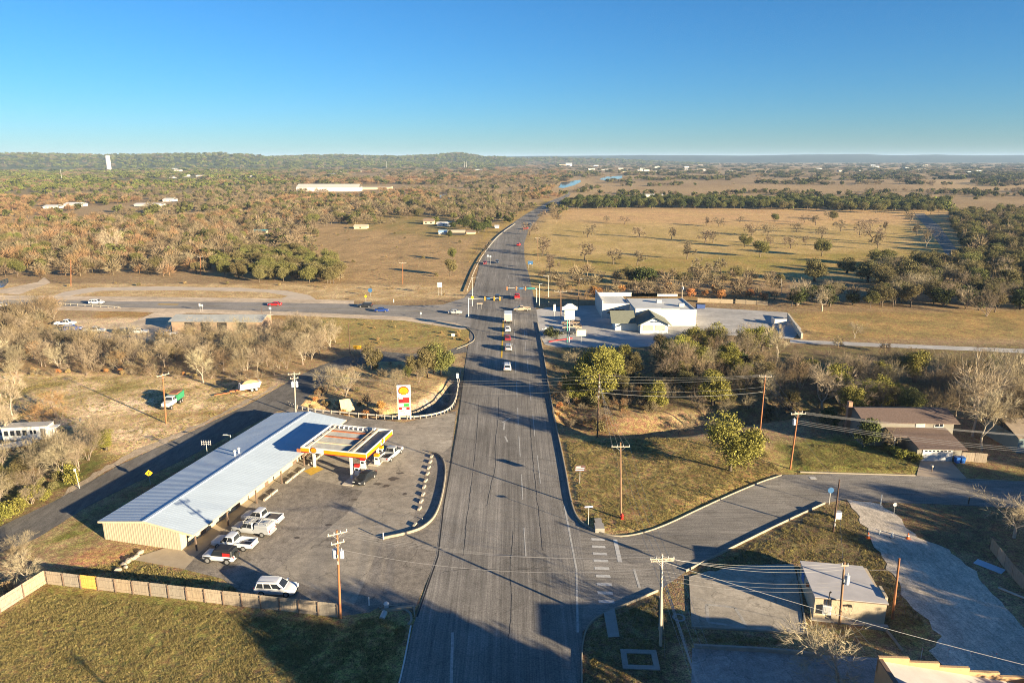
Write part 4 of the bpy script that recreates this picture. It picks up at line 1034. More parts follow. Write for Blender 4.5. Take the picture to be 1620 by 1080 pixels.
def stuff_woods(name, label, kind, m, pts):
    """pts: x, y, height, width factor; one object that instances a few variants with geometry nodes"""
    pts = np.array([tuple(p) + (0.0,) * (5 - len(p)) for p in pts], float)
    me = D.meshes.new(name); n = len(pts)
    me.vertices.add(n); me.vertices.foreach_set('co', np.stack([pts[:, 0], pts[:, 1], pts[:, 4] - .1], -1).astype(np.float32).ravel())
    rs = np.random.RandomState(n)
    a = me.attributes.new("scl", 'FLOAT_VECTOR', 'POINT'); a.data.foreach_set('vector', np.stack([pts[:, 2] * pts[:, 3], pts[:, 2] * pts[:, 3], pts[:, 2]], -1).astype(np.float32).ravel())
    a = me.attributes.new("rot", 'FLOAT_VECTOR', 'POINT'); a.data.foreach_set('vector', np.stack([np.zeros(n), np.zeros(n), rs.uniform(0, 6.28, n)], -1).astype(np.float32).ravel())
    a = me.attributes.new("pick", 'INT', 'POINT'); a.data.foreach_set('value', rs.randint(0, 4, n).astype(np.int32))
    o = link(D.objects.new(name, me))
    g = D.node_groups.new(name, 'GeometryNodeTree')
    g.interface.new_socket("Geometry", in_out='INPUT', socket_type='NodeSocketGeometry'); g.interface.new_socket("Geometry", in_out='OUTPUT', socket_type='NodeSocketGeometry')
    gi = g.nodes.new('NodeGroupInput'); go_ = g.nodes.new('NodeGroupOutput')
    ti = g.nodes.new('GeometryNodeGeometryToInstance'); ip = g.nodes.new('GeometryNodeInstanceOnPoints')
    for k in range(4):
        v = D.objects.new(name + "_form", raw_mesh(name + "_form", *far_variant(kind, 900 + k), m))
        oi = g.nodes.new('GeometryNodeObjectInfo'); oi.inputs['Object'].default_value = v; oi.inputs['As Instance'].default_value = False
        g.links.new(oi.outputs['Geometry'], ti.inputs[0]) if k == 0 else None
        VAR.append((g, oi))
        if k:
            pass
    # each variant becomes one pickable instance
    j = g.nodes.new('GeometryNodeJoinGeometry')
    for l in list(g.links): g.links.remove(l)
    for (gg, oi) in VAR[-4:]:
        t2 = g.nodes.new('GeometryNodeGeometryToInstance'); g.links.new(oi.outputs['Geometry'], t2.inputs[0]); g.links.new(t2.outputs[0], j.inputs[0])
    g.nodes.remove(ti)
    def attr(nm, ty):
        q = g.nodes.new('GeometryNodeInputNamedAttribute'); q.data_type = ty; q.inputs['Name'].default_value = nm; return q.outputs['Attribute']
    g.links.new(gi.outputs[0], ip.inputs['Points']); g.links.new(j.outputs[0], ip.inputs['Instance'])
    ip.inputs['Pick Instance'].default_value = True
    g.links.new(attr("pick", 'INT'), ip.inputs['Instance Index'])
    g.links.new(attr("scl", 'FLOAT_VECTOR'), ip.inputs['Scale'])
    er = g.nodes.new('FunctionNodeEulerToRotation'); g.links.new(attr("rot", 'FLOAT_VECTOR'), er.inputs[0]); g.links.new(er.outputs[0], ip.inputs['Rotation'])
    g.links.new(ip.outputs[0], go_.inputs[0])
    md = o.modifiers.new("woods", 'NODES'); md.node_group = g
    return tag(o, label, kind='stuff')
VAR = []
FARB = mat("far_brown_twigs", (.195, .15, .093), .95, 0, spec=.05, rand=.28)
FARR = mat("far_rust_twigs", (.235, .15, .08), .95, 0, spec=.05, rand=.25)
FARG = mat("far_oak_leaves", (.095, .095, .033), .9, 0, spec=.05, rand=.35)
FARC = mat("far_cedar", (.125, .135, .036), .9, 0, spec=.05, rand=.3)
wood = {'brown': [], 'rust': [], 'oak': [], 'cedar': []}
for c in REST:
    k = 'rust' if c[1] == 'rust' else 'brown' if c[0] in ('bare', 'brush', 'tall', 'pecan', 'shrub_rust', 'shrub_straw') else 'cedar' if c[0] in ('cedar', 'bright') else 'oak'
    wood[k].append((c[2], c[3], c[4], .9))
fr = np.random.RandomState(21)
FIELD = [W2(q) for q in ([(930, 306), (1640, 302), (1640, 296), (1200, 292), (960, 296)], [(1000, 291), (1500, 289), (1640, 289), (1640, 285), (1000, 286)], [(930, 283), (1200, 281), (1200, 278), (940, 279)],
                         [(462, 303), (640, 300), (720, 296), (640, 292), (470, 294)], [(50, 334), (330, 326), (330, 320), (40, 328)], [(868, 306), (884, 289), (920, 284), (990, 277), (992, 285), (930, 294), (905, 306)],
                         [(0, 312), (260, 306), (260, 302), (0, 307)], [(-60, 272), (330, 266), (340, 263), (-60, 267)], [(560, 263), (790, 258.5), (790, 262.5), (600, 268)], [(150, 290), (420, 284), (420, 281), (150, 286)], [(440, 280), (640, 277), (640, 274.5), (440, 277)])]
N = 0
for band, cnt in ((( 330, 700), 3000), ((700, 1400), 10500), ((1400, 2600), 11000), ((2600, 6000), 9800)):
    y = fr.uniform(band[0], band[1], cnt); x = fr.uniform(-.92, .92, cnt) * (y + 60)
    cl = wob(x, y * .5, 190, 31) + .6 * wob(x, y * .5, 60, 32); gz = wob(x, y * .4, 420, 33)
    for i in range(cnt):
        xx, yy = float(x[i]), float(y[i])
        px = PX((xx, yy, 0))
        right = px[0] > 900 - (yy < 600) * 70
        if yy < 620 and right: continue
        if right and yy < 900 and px[1] > 306: continue
        if cl[i] < (.2 if right else -.45 if yy < 1500 else -.15): continue
        if blocked(xx, yy) or any(inside(xx, yy, f) for f in FIELD): continue
        if yy < 560 and not (px[0] < 500 or px[1] < 330): continue
        if yy < 560 and blocked(xx - 8, yy): continue
        left = px[0] < 470 + gz[i] * 130
        hh = fr.uniform(3.5, 8) * (1 + .35 * (yy > 1400))
        if yy > 1000 and left and gz[i] > -.6: k = 'cedar' if fr.rand() < .62 else 'brown' if fr.rand() < .7 else 'rust'
        elif right: k = 'oak' if fr.rand() < .5 else 'brown'
        else: k = ('rust' if gz[i] > 0 else 'brown') if fr.rand() < .78 else 'oak'
        wood[k].append((xx, yy, hh, fr.uniform(.8, 1.4) * (1 + .8 * (yy > 1400)) * (1 + .8 * (yy > 2600)))); N += 1
print("FAR", N)
grass_on([(-20, 985), (70, 935), (530, 985), (600, 972), (648, 985), (625, 1090), (-20, 1090)], 15000, .10, .26, 3)
grass_on([(893, 700), (1050, 692), (1210, 712), (1238, 747), (1040, 832), (985, 845), (918, 818)], 11000, .10, .26, 5)
grass_on([(1262, 742), (1240, 705), (1340, 695), (1460, 738), (1448, 749)], 3500, .09, .2, 7)
grass_on([(1046, 936), (1092, 906), (1306, 799), (1345, 795), (1400, 870), (1470, 990), (1400, 1000), (1290, 890), (1100, 905)], 5000, .1, .28, 9)
grass_on([(65, 910), (205, 882), (420, 938), (520, 960), (80, 915)], 3000, .1, .3, 11)
grass_on([(0, 590), (330, 602), (440, 600), (330, 668), (180, 735), (60, 690), (0, 690)], 6000, .1, .3, 13)
grass_on([(928, 1090), (930, 992), (1040, 942), (1090, 995), (1270, 1010), (1250, 1022), (1060, 1020), (1080, 1090)], 3000, .1, .25, 15)
stuff_woods("grass", "short winter grass tufts on the lawns and verges", 'grass', mat("grass_blades", (.235, .19, .075), .9, 0, spec=.05, rand=.4), GRASS)
for x, y, z, h_, wd, u in HILLTREES: wood['cedar' if u < .62 else 'oak' if u < .8 else 'brown'].append((x, y, h_, wd, z))
for k, m, l, kk in (('brown', FARB, "leafless brown woods spreading to the hills", 'bare'), ('rust', FARR, "rust coloured leafless woods along the river", 'bare'),
                    ('oak', FARG, "dull green oak woods across the plain", 'leaf'), ('cedar', FARC, "green cedar brakes on the slopes below the hills", 'leaf')):
    stuff_woods({'brown': "bare_woods", 'rust': "river_woods", 'oak': "oak_woods", 'cedar': "cedar_woods"}[k], l, kk, m, wood[k])
# ---------------------------------------------------------------- building materials
TAN = mat("tan_siding", (.45, .39, .28), .7, .06, .6)
ROOFM = mat("pale_roof_sheet", (.43, .50, .57), .5, .10, .35, spec=.35, stretch=(.3, 1, 1))
BROWNM = mat("brown_trim", (.16, .11, .08), .7, .1, 2)
WHITEP = mat("white_paint", (.62, .60, .57), .6, .05, 1)
OFFW = mat("offwhite_wall", (.56, .53, .47), .85, .08, .8)
GLASS = mat("dark_glass", (.018, .022, .028), .12, 0, spec=.6)
DARK = mat("dark_parts_and_shade", (.03, .028, .026), .9, .1, 1)
YELW = mat("shell_yellow", (.66, .29, .006), .5, .03, 1)
REDP = mat("sign_red", (.42, .022, .018), .5, .05, 1)
SHLINE = mat("emblem_line", (.20, .03, .008), .5, .05, 1)
REDL = mat("sign_dark_red", (.22, .012, .02), .5, .05, 1)
GRN = mat("sign_green", (.03, .34, .05), .5, .05, 1)
GALV = mat("galvanised", (.50, .49, .46), .5, .12, 3, metal=.3)
RUST = mat("rusty_steel", (.42, .14, .06), .85, .25, 2)
CREAM = mat("cream_steel", (.62, .50, .34), .7, .15, 2)
GREY = mat("grey_paint", (.36, .37, .38), .6, .08, 2)
STUC = mat("orange_stucco", (.48, .31, .165), .9, .1, 1.2, bump=.3)
STUC2 = mat("buff_stucco", (.45, .37, .26), .95, .14, 1.2, bump=.4)
FLATR = mat("flat_roof", (.46, .43, .41), .95, .14, .5)
WOODF = [mat("fence_wood_%d" % i, c, .9, .28, 2.2, stretch=(3, 3, .6)) for i, c in enumerate(((.31, .25, .185), (.36, .29, .21), (.28, .24, .19), (.34, .26, .175)))]
NEWWOOD = mat("new_fence_wood", (.66, .38, .09), .85, .18, 2)
SHING = mat("brown_shingle", (.15, .105, .085), .95, .35, 3.5, bump=.4, bsc=6)
SHINGG = mat("green_shingle", (.15, .155, .12), .95, .25, 3)
def part(name, mb, m, parent, label=None, smooth=None):
    o = mb.build(name, m, parent, smooth)
    if label: o['label'] = label
    return o
def boxp(name, m, parent, *spans):
    b = MB()
    for s in spans: b.span(*s)
    return part(name, b, m, parent)

# ---------------------------------------------------------------- filling station shop
TILT = math.radians(-14)
o0 = P(166, 852)
st = thing("station_shop", "long low tan metal building with a pale ribbed roof beside the fuel canopy", "shop building", o0, TILT)
LN, WX, RX0, RX1, EZ, RZ = 43.0, 12.3, -.35, 14.7, 2.75, 3.75
w = MB()
ridge = 7.2
w.yprism([(0, -.1), (WX, -.1), (WX, EZ + .1), (ridge, RZ - .1), (0, EZ)], 0, .12)
w.yprism([(0, -.1), (WX, -.1), (WX, EZ + .1), (ridge, RZ - .1), (0, EZ)], LN - .12, LN)
w.span(0, .12, .12, LN - .12, -.1, EZ)
w.span(WX - .12, WX, .12, LN - .12, -.1, EZ)
k = .2
while k < WX - .1:
    top = EZ + (RZ - .15 - EZ) * (k / ridge if k < ridge else (WX + 2.4 - k) / (WX + 2.4 - ridge))
    w.span(k - .04, k + .04, -.022, .01, -.1, min(top, RZ) - .05); k += .40
k = .2
while k < LN: w.span(-.045, .01, k - .05, k + .05, -.1, EZ); w.span(WX - .01, WX + .035, k - .05, k + .05, -.1, EZ); k += .40
part("wall", w, TAN, st)
def slope(x0, z0, x1, z1, name):
    b = MB(); th = .09
    b.yprism([(x0, z0), (x1, z1), (x1, z1 + th), (x0, z0 + th)], -.35, LN + .35)
    y = -.3
    while y < LN + .3:
        b.yprism([(x0, z0 + th - .01), (x1, z1 + th - .01), (x1, z1 + th + .014), (x0, z0 + th + .014)], y - .035, y + .035); y += .46
    return part(name, b, ROOFM, st)
slope(RX0, EZ, ridge, RZ, "roof_slope"); slope(ridge, RZ, RX1, EZ - .02, "roof_slope")
boxp("ridge_cap", ROOFM, st, (ridge - .2, ridge + .2, -.36, LN + .36, RZ + .08, RZ + .15))
boxp("gutter", TAN, st, (RX1 - .02, RX1 + .1, -.36, LN + .36, EZ - .16, EZ + .06)); boxp("gutter", TAN, st, (RX0 - .1, RX0 + .02, -.36, LN + .36, EZ - .16, EZ + .06))
b = MB(); b.yprism([(RX0, EZ - .16), (ridge, RZ - .16), (RX1, EZ - .18), (RX1, EZ + .1), (ridge, RZ + .1), (RX0, EZ + .1)], -.42, -.352); part("gable_trim", b, CREAM, st)
for y in (.35, 7.2, 14.2, 21.2, 28.2, 35.2):
    p_ = boxp("porch_post", BROWNM, st, (14.25, 14.42, y, y + .17, 0, EZ - .1))
    boxp("brace", BROWNM, p_, (12.35, 14.24, y + .03, y + .13, EZ - .32, EZ - .2))
for y, wd, z0, z1 in ((1.2, .9, 1.0, 2.0), (4.0, 1.0, .02, 2.1), (8.6, 1.6, .9, 2.0), (12.0, 1.0, .02, 2.1), (17.0, 1.4, .9, 2.0), (19.6, 1.0, .02, 2.1), (25.0, 1.8, .8, 2.1), (28.0, 1.1, .02, 2.1), (31.5, 2.2, .7, 2.1), (36.2, 2.0, .7, 2.1)):
    nm = "door" if z0 < .1 else "window"
    f = boxp(nm, BROWNM if nm == "door" else CREAM, st, (WX + .03, WX + .08, y, y + wd, z0, z1))
    boxp("pane", GLASS, f, (WX + .075, WX + .1, y + .1, y + wd - .1, max(z0, .9) + .08, z1 - .1))
for y in (22.0, 23.1):
    v = MB(); v.tube((5.6, y, RZ - .35), (5.6, y, RZ + .65), .16, n=10); v.tube((5.6, y, RZ + .65), (5.6, y, RZ + .85), .3, .1, n=10); part("roof_vent", v, WHITEP, st, smooth=40)
# long grey shop behind the left thicket
gs_o = P(272, 523)
gs = thing("workshop_building", "long low grey roofed workshop beside the cross road", "workshop", gs_o, math.radians(-1))
wl = P(415, 523).x - gs_o.x
b = MB(); b.xprism([(0, 0), (9, 0), (9, 3.0), (4.5, 3.9), (0, 3.0)], .1, wl); part("wall", b, mat("brown_wall", (.32, .22, .15), .9, .15, 1), gs)
b = MB(); b.xprism([(-.7, 2.95), (4.6, 4.0), (4.6, 4.12), (-.7, 3.07)], -.5, wl + .5); b.xprism([(4.6, 4.0), (9.6, 2.95), (9.6, 3.07), (4.6, 4.12)], -.5, wl + .5)
part("roof", b, mat("grey_roof", (.33, .34, .33), .8, .2, .4), gs)
for x in (4, 9, 14, 20): boxp("bay_door", DARK, gs, (x, x + 3, -.04, .02, 0, 2.6))

# ---------------------------------------------------------------- canopy
cc = [P(470.7, 705.6, 5.3), P(577, 717, 5.3), P(624, 680, 5.3), P(528, 669, 5.3)]
cm = sum(cc, Vector()) / 4; cm.z = 0
ca = thing("fuel_canopy", "yellow and white filling station canopy with an open unfinished roof deck", "canopy", cm, TILT)
CW, CD, Z0, Z1 = 11.6, 10.6, 4.35, 5.3
hw, hd = CW / 2, CD / 2
def fascia(side):
    """white parapet with a yellow band and a red lower line on the outside"""
    if side == 'near': args = [(-hw, hw, -hd, -hd + .14)]
    if side == 'far': args = [(-hw, hw, hd - .14, hd)]
    if side == 'left': args = [(-hw, -hw + .14, -hd + .14, hd - .14)]
    if side == 'right': args = [(hw - .14, hw, -hd + .14, hd - .14)]
    x0, x1, y0, y1 = args[0]
    f = boxp("fascia", WHITEP, ca, (x0, x1, y0, y1, Z0, Z1))
    g = .035
    def band(nm, m, a0, a1, z0, z1):
        if side == 'near': boxp(nm, m, f, (a0, a1, y0 - g, y0 + .002, z0, z1))
        elif side == 'far': boxp(nm, m, f, (a0, a1, y1 - .002, y1 + g, z0, z1))
        elif side == 'right': boxp(nm, m, f, (x1 - .002, x1 + g, a0, a1, z0, z1))
        else: boxp(nm, m, f, (x0 - g, x0 + .002, a0, a1, z0, z1))
    L = hw if side in ('near', 'far') else hd - .15
    if side == 'near': spans = ((-L, -L + 1.5), (-L + 4.2, L))
    elif side == 'right': spans = ((-L, L * .05), (L * .38, L))
    else: spans = ((-L, L),)
    for a0, a1 in spans:
        band("yellow_band", YELW, a0, a1, Z0 + .14, Z1 - .22); band("red_line", REDP, a0, a1, Z0, Z0 + .13)
for s in ('near', 'far', 'left', 'right'): fascia(s)
deck = MB(); zt = 4.66
deck.span(-hw + .14, hw - .14, -hd + .14, hd - .14, Z0 + .02, zt)
y = -hd + .25
while y < hd - .2: deck.span(-hw + .16, hw - .16, y, y + .16, zt - .01, zt + .13); y += .40
part("roof_deck", deck, mat("deck_pan", (.34, .34, .33), .7, .15, 1), ca)
for y, m_, nm in ((-1.9, CREAM, 0), (.75, RUST, 1), (3.3, RUST, 2)): boxp("deck_beam", m_, ca, (-hw + 1.0, hw - 3.2 + nm * .2, y - .17, y + .17, zt + .095, zt + .30))
boxp("deck_beam", CREAM, ca, (hw - 2.7, hw - 2.4, -hd + .2, hd - .2, zt + .31, zt + .56)); boxp("deck_beam", CREAM, ca, (hw - 3.5, hw - 3.35, -hd + .2, hd - .2, zt + .31, zt + .45))
boxp("deck_beam", CREAM, ca, (-hw + .9, -hw + 1.1, -hd + .2, hd - .2, zt + .31, zt + .48))
b = MB()
for i in range(9): b.span(-hw + .8 + i * .9, -hw + .86 + i * .9, hd - .75, hd - .15, zt + .09, Z1 - .08)
part("parapet_brace", b, WHITEP, ca)
boxp("roof_unit", GREY, ca, (hw - 3.3, hw - 2.9, hd - 1.2, hd - .5, zt + .57, zt + .95))
boxp("canopy_end_beam", RUST, ca, (-hw - .7, -hw - .04, -hd - .1, -hd + .14, 4.3, 4.85))
cpos = []
R_ = Matrix.Rotation(TILT, 3, 'Z'); Ri = R_.inverted()
for q in ((498, 738), (557, 757), (598, 729), (540, 712)):
    l = Ri @ (P(*q) - cm); cpos.append(l)
    boxp("column", WHITEP, ca, (l.x - .18, l.x + .18, l.y - .18, l.y + .18, 0, Z0 + .01))
def shell_outline(r, n=26):                  # fan with a flat foot
    pts = []
    for i in range(n + 1):
        a = math.radians(-32) + (math.radians(244)) * i / n
        k = 1 + .025 * math.cos(i * PI)
        pts.append((r * 1.06 * k * math.cos(a), r * .95 * k * math.sin(a) + .08 * r))
    return pts + [(-.46 * r, -.62 * r), (-.44 * r, -.80 * r), (.44 * r, -.80 * r), (.46 * r, -.62 * r)]
def emblem(parent, c, r, nrm='y-', name="shell_emblem"):
    """red edged yellow scallop with red ribs; lies in the local x-z plane facing -y, or y-z facing +x"""
    def put(poly, d0, d1, m, nm, par):
        b = MB()
        if nrm == 'y-': b.yprism([(c[0] + p[0], c[2] + p[1]) for p in poly], c[1] - d1, c[1] - d0)
        else: b.xprism([(c[1] + p[0], c[2] + p[1]) for p in poly], c[0] + d0, c[0] + d1)
        return part(nm, b, m, par)
    e = put(shell_outline(r), 0, .05, SHLINE, name, parent)
    put(shell_outline(r * .82), .045, .075, YELW, "face", e)
    for a in (20, 47, 73, 90, 107, 133, 160):
        a = math.radians(a); d = Vector((math.cos(a), math.sin(a))); n_ = Vector((-d.y, d.x)) * r * .022
        base = Vector((d.x * .25 * r, -.55 * r)); tip = Vector((d.x * r * .78, d.y * r * .74))
        put([base - n_, tip - n_, tip + n_, base + n_], .07, .085, mat("emblem_rib", (.55, .19, .01), .5, 0), "rib", e)
emblem(ca, (-hw + 2.3, -hd - .01, 4.83), .52, 'y-'); emblem(ca, (hw + .01, hd * .02 + .9, 4.83), .45, 'x+')
PUMPW = mat("pump_white", (.72, .72, .70), .5, .06, 2)
for i, q in enumerate(((566, 752), (575, 741), (603, 722), (597, 735))):
    l = P(*q)
    t = thing("fuel_pump", ("white fuel pump with red top at the near end of the canopy island", "white fuel pump with red sign behind the black car", "grey white fuel pump beside the silver pickup", "fuel pump at the right canopy column")[i], "fuel pump", (l.x, l.y, .02), TILT, "fuel pumps under the canopy")
    boxp("base", mat("pump_base", (.30, .30, .29), .8, .1, 2), t, (-.5, .5, -.32, .32, 0, .12)); boxp("cabinet", PUMPW, t, (-.42, .42, -.25, .25, .12, 1.55))
    boxp("head", REDP if i < 2 else YELW, t, (-.45, .45, -.27, .27, 1.55, 2.05)); boxp("screen", GLASS, t, (-.25, .25, -.262, -.251, 1.0, 1.35))
    h_ = MB(); h_.tube((.46, 0, 1.3), (.62, .05, .5), .03, n=6); h_.tube((.62, .05, .5), (.46, .1, 1.2), .03, n=6); part("hose", h_, DARK, t); boxp("nozzle", DARK, t, (.43, .55, -.05, .05, 1.1, 1.4))
for q, s_ in (((561, 757), 1), ((600, 727), 2)):
    l = P(*q); o = MB().prism([(Vector((a, b_)) ) for a, b_ in ((-.9, -2.6), (.9, -2.6), (.9, 2.6), (-.9, 2.6))], 0.0, .14).build("pump_island", mat("island_concrete", (.50, .44, .36), .9, .15, 2))
    o.location = (l.x, l.y, 0.004); o.rotation_euler = (0, 0, TILT); tag(o, kind='structure')

# ---------------------------------------------------------------- price sign
sp = P(640.5, 663)
sg = thing("price_sign", "tall white fuel price sign with a yellow scallop shell emblem by the guardrail", "sign", sp, math.radians(4))
sw = 1.32
boxp("post", WHITEP, sg, (-sw + .05, -sw + .3, -.15, .15, 0, .85)); boxp("post", WHITEP, sg, (sw - .3, sw - .05, -.15, .15, 0, .85))
boxp("frame", mat("sign_pinkish", (.60, .46, .38), .6, .05, 1), sg, (-sw, sw, -.22, .22, .85, 4.82))
boxp("emblem_box", WHITEP, sg, (-sw - .02, sw + .02, -.26, .26, 4.84, 7.25))
emblem(sg, (0, -.262, 6.05), .98, 'y-')
pn = boxp("price_panel", REDP, sg, (-1.06, 1.06, -.26, -.21, 3.55, 4.68)); boxp("grade_label", WHITEP, pn, (-1.0, -.2, -.275, -.255, 4.42, 4.64)); boxp("price_figures", REDL, pn, (-1.0, -.12, -.275, -.255, 3.66, 4.34))
pn = boxp("price_panel", WHITEP, sg, (-1.06, 1.06, -.26, -.21, 2.78, 3.46)); boxp("price_figures", GRN, pn, (-.1, .98, -.275, -.255, 2.83, 3.41))
b = MB(); b.span(.1, .75, -.285, -.27, 2.98, 3.08); b.span(.35, .45, -.285, -.27, 3.12, 3.3); part("price_marks", b, DARK, pn)
pn = boxp("diesel_panel", REDP, sg, (-1.06, 1.06, -.26, -.21, 2.14, 2.7)); b = MB(); b.span(-.45, .4, -.275, -.255, 2.24, 2.56); part("panel_marks", b, mat("pink_white", (.8, .55, .5), .6, 0), pn)
pn = boxp("reader_board", mat("reader_white", (.70, .70, .68), .6, .1, 3), sg, (-1.2, 1.2, -.26, -.21, .9, 2.06))
b = MB()
for x0, x1, z in ((-.8, -.05, 1.86), (.12, .9, 1.86), (-.85, -.5, 1.48), (-.2, .12, 1.42), (.3, .95, 1.48), (-.5, .0, 1.05), (.25, .7, 1.0)): b.span(x0, x1, -.275, -.258, z, z + .13)
part("board_lettering", b, mat("board_black", (.03, .05, .05), .6, 0), pn)

# ---------------------------------------------------------------- wooden fences
def fence(px, label, hgt=1.8, pw=2.45, new=(), name="wooden_fence", seed=1):
    pts = [G(*q) for q in px]; rr = random.Random(seed)
    t = thing(name, label, "fence", pts[0]); n = 0
    for a, b in zip(pts[:-1], pts[1:]):
        L = (b - a).length; cnt = max(1, round(L / pw)); d = (b - a) / cnt; ang = math.atan2(d.y, d.x); s = d.length
        for i in range(cnt):
            p = a + d * i - pts[0]; R = Matrix.Rotation(ang, 3, 'Z'); mb = MB(); x = .05
            up = rr.uniform(-.05, .06)
            while x < s - .12:
                wdt = rr.uniform(.135, .15)
                if rr.random() > .015:
                    c = p + R @ Vector((x + wdt / 2, rr.uniform(-.01, .01), hgt / 2 + .04))
                    mb.box(c, (wdt - .012, .025, hgt + rr.uniform(-.03, .03) + up), ang, ry=rr.uniform(-.008, .008))
                x += wdt
            for z in (.4, 1.4): mb.box(p + R @ Vector((s / 2, .05, z)), (s - .1, .05, .09), ang)
            part("fence_panel", mb, NEWWOOD if n in new else rr.choice(WOODF), t, "new orange fence panel" if n in new else None)
            mb = MB(); mb.box(p + R @ Vector((0, .07, hgt / 2 - .05)), (.11, .11, hgt + .05), ang); part("fence_post", mb, BROWNM, t); n += 1
    return t
fence([(535, 976), (75, 923)], "long weathered wooden fence between the grass field and the station lot", new=(13,), seed=3)
fence([(73, 922), (0, 969), (-70, 1012)], "weathered wooden fence running off to the left edge", seed=5)
fence([(1566, 868), (1600, 912), (1640, 955)], "grey wooden fence beside the gravel drive at the right", 1.7, seed=7)
fence([(1520, 729), (1562, 732)], "pale wooden gate fence beside the garage", 1.7, 2.2, seed=8)

# ---------------------------------------------------------------- tan pump house
po = G(1286, 977); pa = math.atan2((G(1398, 988) - po).y, (G(1398, 988) - po).x)
ph = thing("pump_house", "small buff stucco utility building with a flat grey roof", "utility building", po, pa)
PW, PD, PH = 7.6, 7.2, 2.75
b = MB(); b.span(0, PW, 0, PD, -.1, PH); part("wall", b, STUC2, ph)
b = MB(); b.prism([(-.12, -.2), (PW + .1, -.2), (PW + .1, PD * .4), (PW - .35, PD * .42), (PW - .45, PD + .15), (-.12, PD + .15)], PH, PH + .16); part("roof", b, FLATR, ph)
boxp("roof_edge", mat("dark_edge", (.2, .15, .11), .8, .1, 1), ph, (-.13, PW + .11, -.23, -.201, PH - .02, PH + .1))
boxp("pilaster", STUC2, ph, (PW + .001, PW + .3, PD * .1, PD * .42, -.1, PH + .35))
mb_ = boxp("meter_box", mat("meter_grey", (.66, .67, .68), .5, .06, 2), ph, (.85, 1.75, -.36, -.02, .85, 1.95)); boxp("box_door", GREY, mb_, (.92, 1.68, -.38, -.359, .92, 1.88))
b = MB(); b.tube((1.4, -.2, 1.95), (1.4, -.2, 3.6), .05, n=6); b.tube((1.4, -.2, 3.6), (1.55, -.2, 3.75), .09, n=6); part("conduit_mast", b, DARK, ph)
boxp("conduit", GREY, ph, (1.15, 1.3, -.12, -.01, 1.95, PH - .05)); boxp("lamp_bracket", DARK, ph, (3.5, 3.9, -.3, -.01, 2.05, 2.25))
boxp("footing", mat("footing", (.44, .39, .32), .9, .15, 2), ph, (-.25, PW + .35, -.5, -.01, -.1, .14))
boxp("blue_panel", mat("blue_panel", (.05, .16, .40), .6, .1, 1), ph, (-.06, -.01, PD - 2.2, PD - 1.0, 1.2, 2.3)); boxp("vent", RUST, ph, (-.3, -.01, PD * .4, PD * .4 + .3, 2.2, 2.5))

# ---------------------------------------------------------------- orange building at the bottom edge
ob = P(1389, 1036, 4.75); ob.z = 0
ot = thing("stucco_building", "orange stucco building with a stepped parapet at the lower right corner", "building", ob, math.radians(-3))
b = MB(); b.span(0, .3, -7.5, 0, -.1, 4.45); b.span(.3, 14, -.3, 0, -.1, 3.0); b.span(13.7, 14, -7.5, -.3, -.1, 3.0); b.span(.3, 13.7, -7.5, -7.2, -.1, 2.2); part("wall", b, STUC, ot)
for i in range(5):
    boxp("parapet_step", STUC, ot, (.0 + i * 2.85, 2.85 + i * 2.85 - .004, -.3, -.002, 3.0 if i else 3.0, 4.75 - i * .42))
b = MB(); b.yprism([(.3, 4.2), (13.7, 2.2), (13.7, 2.35), (.3, 4.35)], -7.5, -.3); part("roof", b, mat("pale_roof", (.55, .50, .45), .9, .12, .6), ot)
boxp("coping", BROWNM, ot, (-.04, .34, -7.5, -.31, 4.45, 4.6))
sb_ = thing("stucco_building", "taller stucco building beyond the lower edge of the picture", "building", (33.1, 44.6, 0), 0)
b = MB(); b.span(0, 10, 0, 5.5, -.1, 7.7); part("wall", b, STUC, sb_); boxp("roof", FLATR, sb_, (-.1, 10.1, -.1, 5.6, 7.7, 7.85))
for i in range(4): boxp("window", GLASS, sb_, (.8 + i * 2.3, 2.0 + i * 2.3, 5.502, 5.55, 4.8, 6.2))

# ---------------------------------------------------------------- brown roofed house
ho = G(1458, 728.5); hs = thing("brick_house", "split level house with brown shingle roofs and a white garage door", "house", (ho.x, ho.y, hz(ho.x, ho.y)), math.radians(-1.5))
HW = mat("house_siding", (.22, .20, .165), .9, .12, 1.5)
b = MB(); b.span(-1.0, 6.6, 0, 6.5, 0, 2.6); b.span(-7.2, 8.6, 6.5, 13.5, 0, 4.75); part("wall", b, HW, hs)
b = MB(); b.xprism([(-.7, 2.35), (6.9, 3.6), (6.9, 3.75), (-.7, 2.5)], -1.1, 7.1); b.xprism([(3.2, 3.0), (6.9, 3.6), (6.9, 3.75), (3.2, 3.15)], -3.6, -1.104); part("roof", b, SHING, hs, "lower garage roof")
b = MB(); b.xprism([(5.7, 4.65), (10.2, 5.9), (10.2, 6.05), (5.7, 4.8)], -7.9, 9.2); b.xprism([(10.2, 5.9), (14.3, 4.65), (14.3, 4.8), (10.2, 6.05)], -7.9, 9.2); part("roof", b, SHING, hs, "upper house roof")
b = MB(); b.xprism([(6.5, 4.7), (10.2, 5.8), (13.5, 4.7)], -7.15, -7.05); b.xprism([(6.5, 4.7), (10.2, 5.8), (13.5, 4.7)], 8.45, 8.55); part("gable", b, HW, hs)
gd = boxp("garage_door", WHITEP, hs, (.1, 4.9, -.08, -.002, .05, 2.15)); b = MB()
for i in range(7): boxp("door_pane", GLASS, gd, (.3 + i * .66, .3 + i * .66 + .42, -.1, -.078, 1.78, 2.0))
for z in (.55, 1.05, 1.55): boxp("door_joint", GREY, gd, (.1, 4.9, -.086, -.079, z, z + .03))
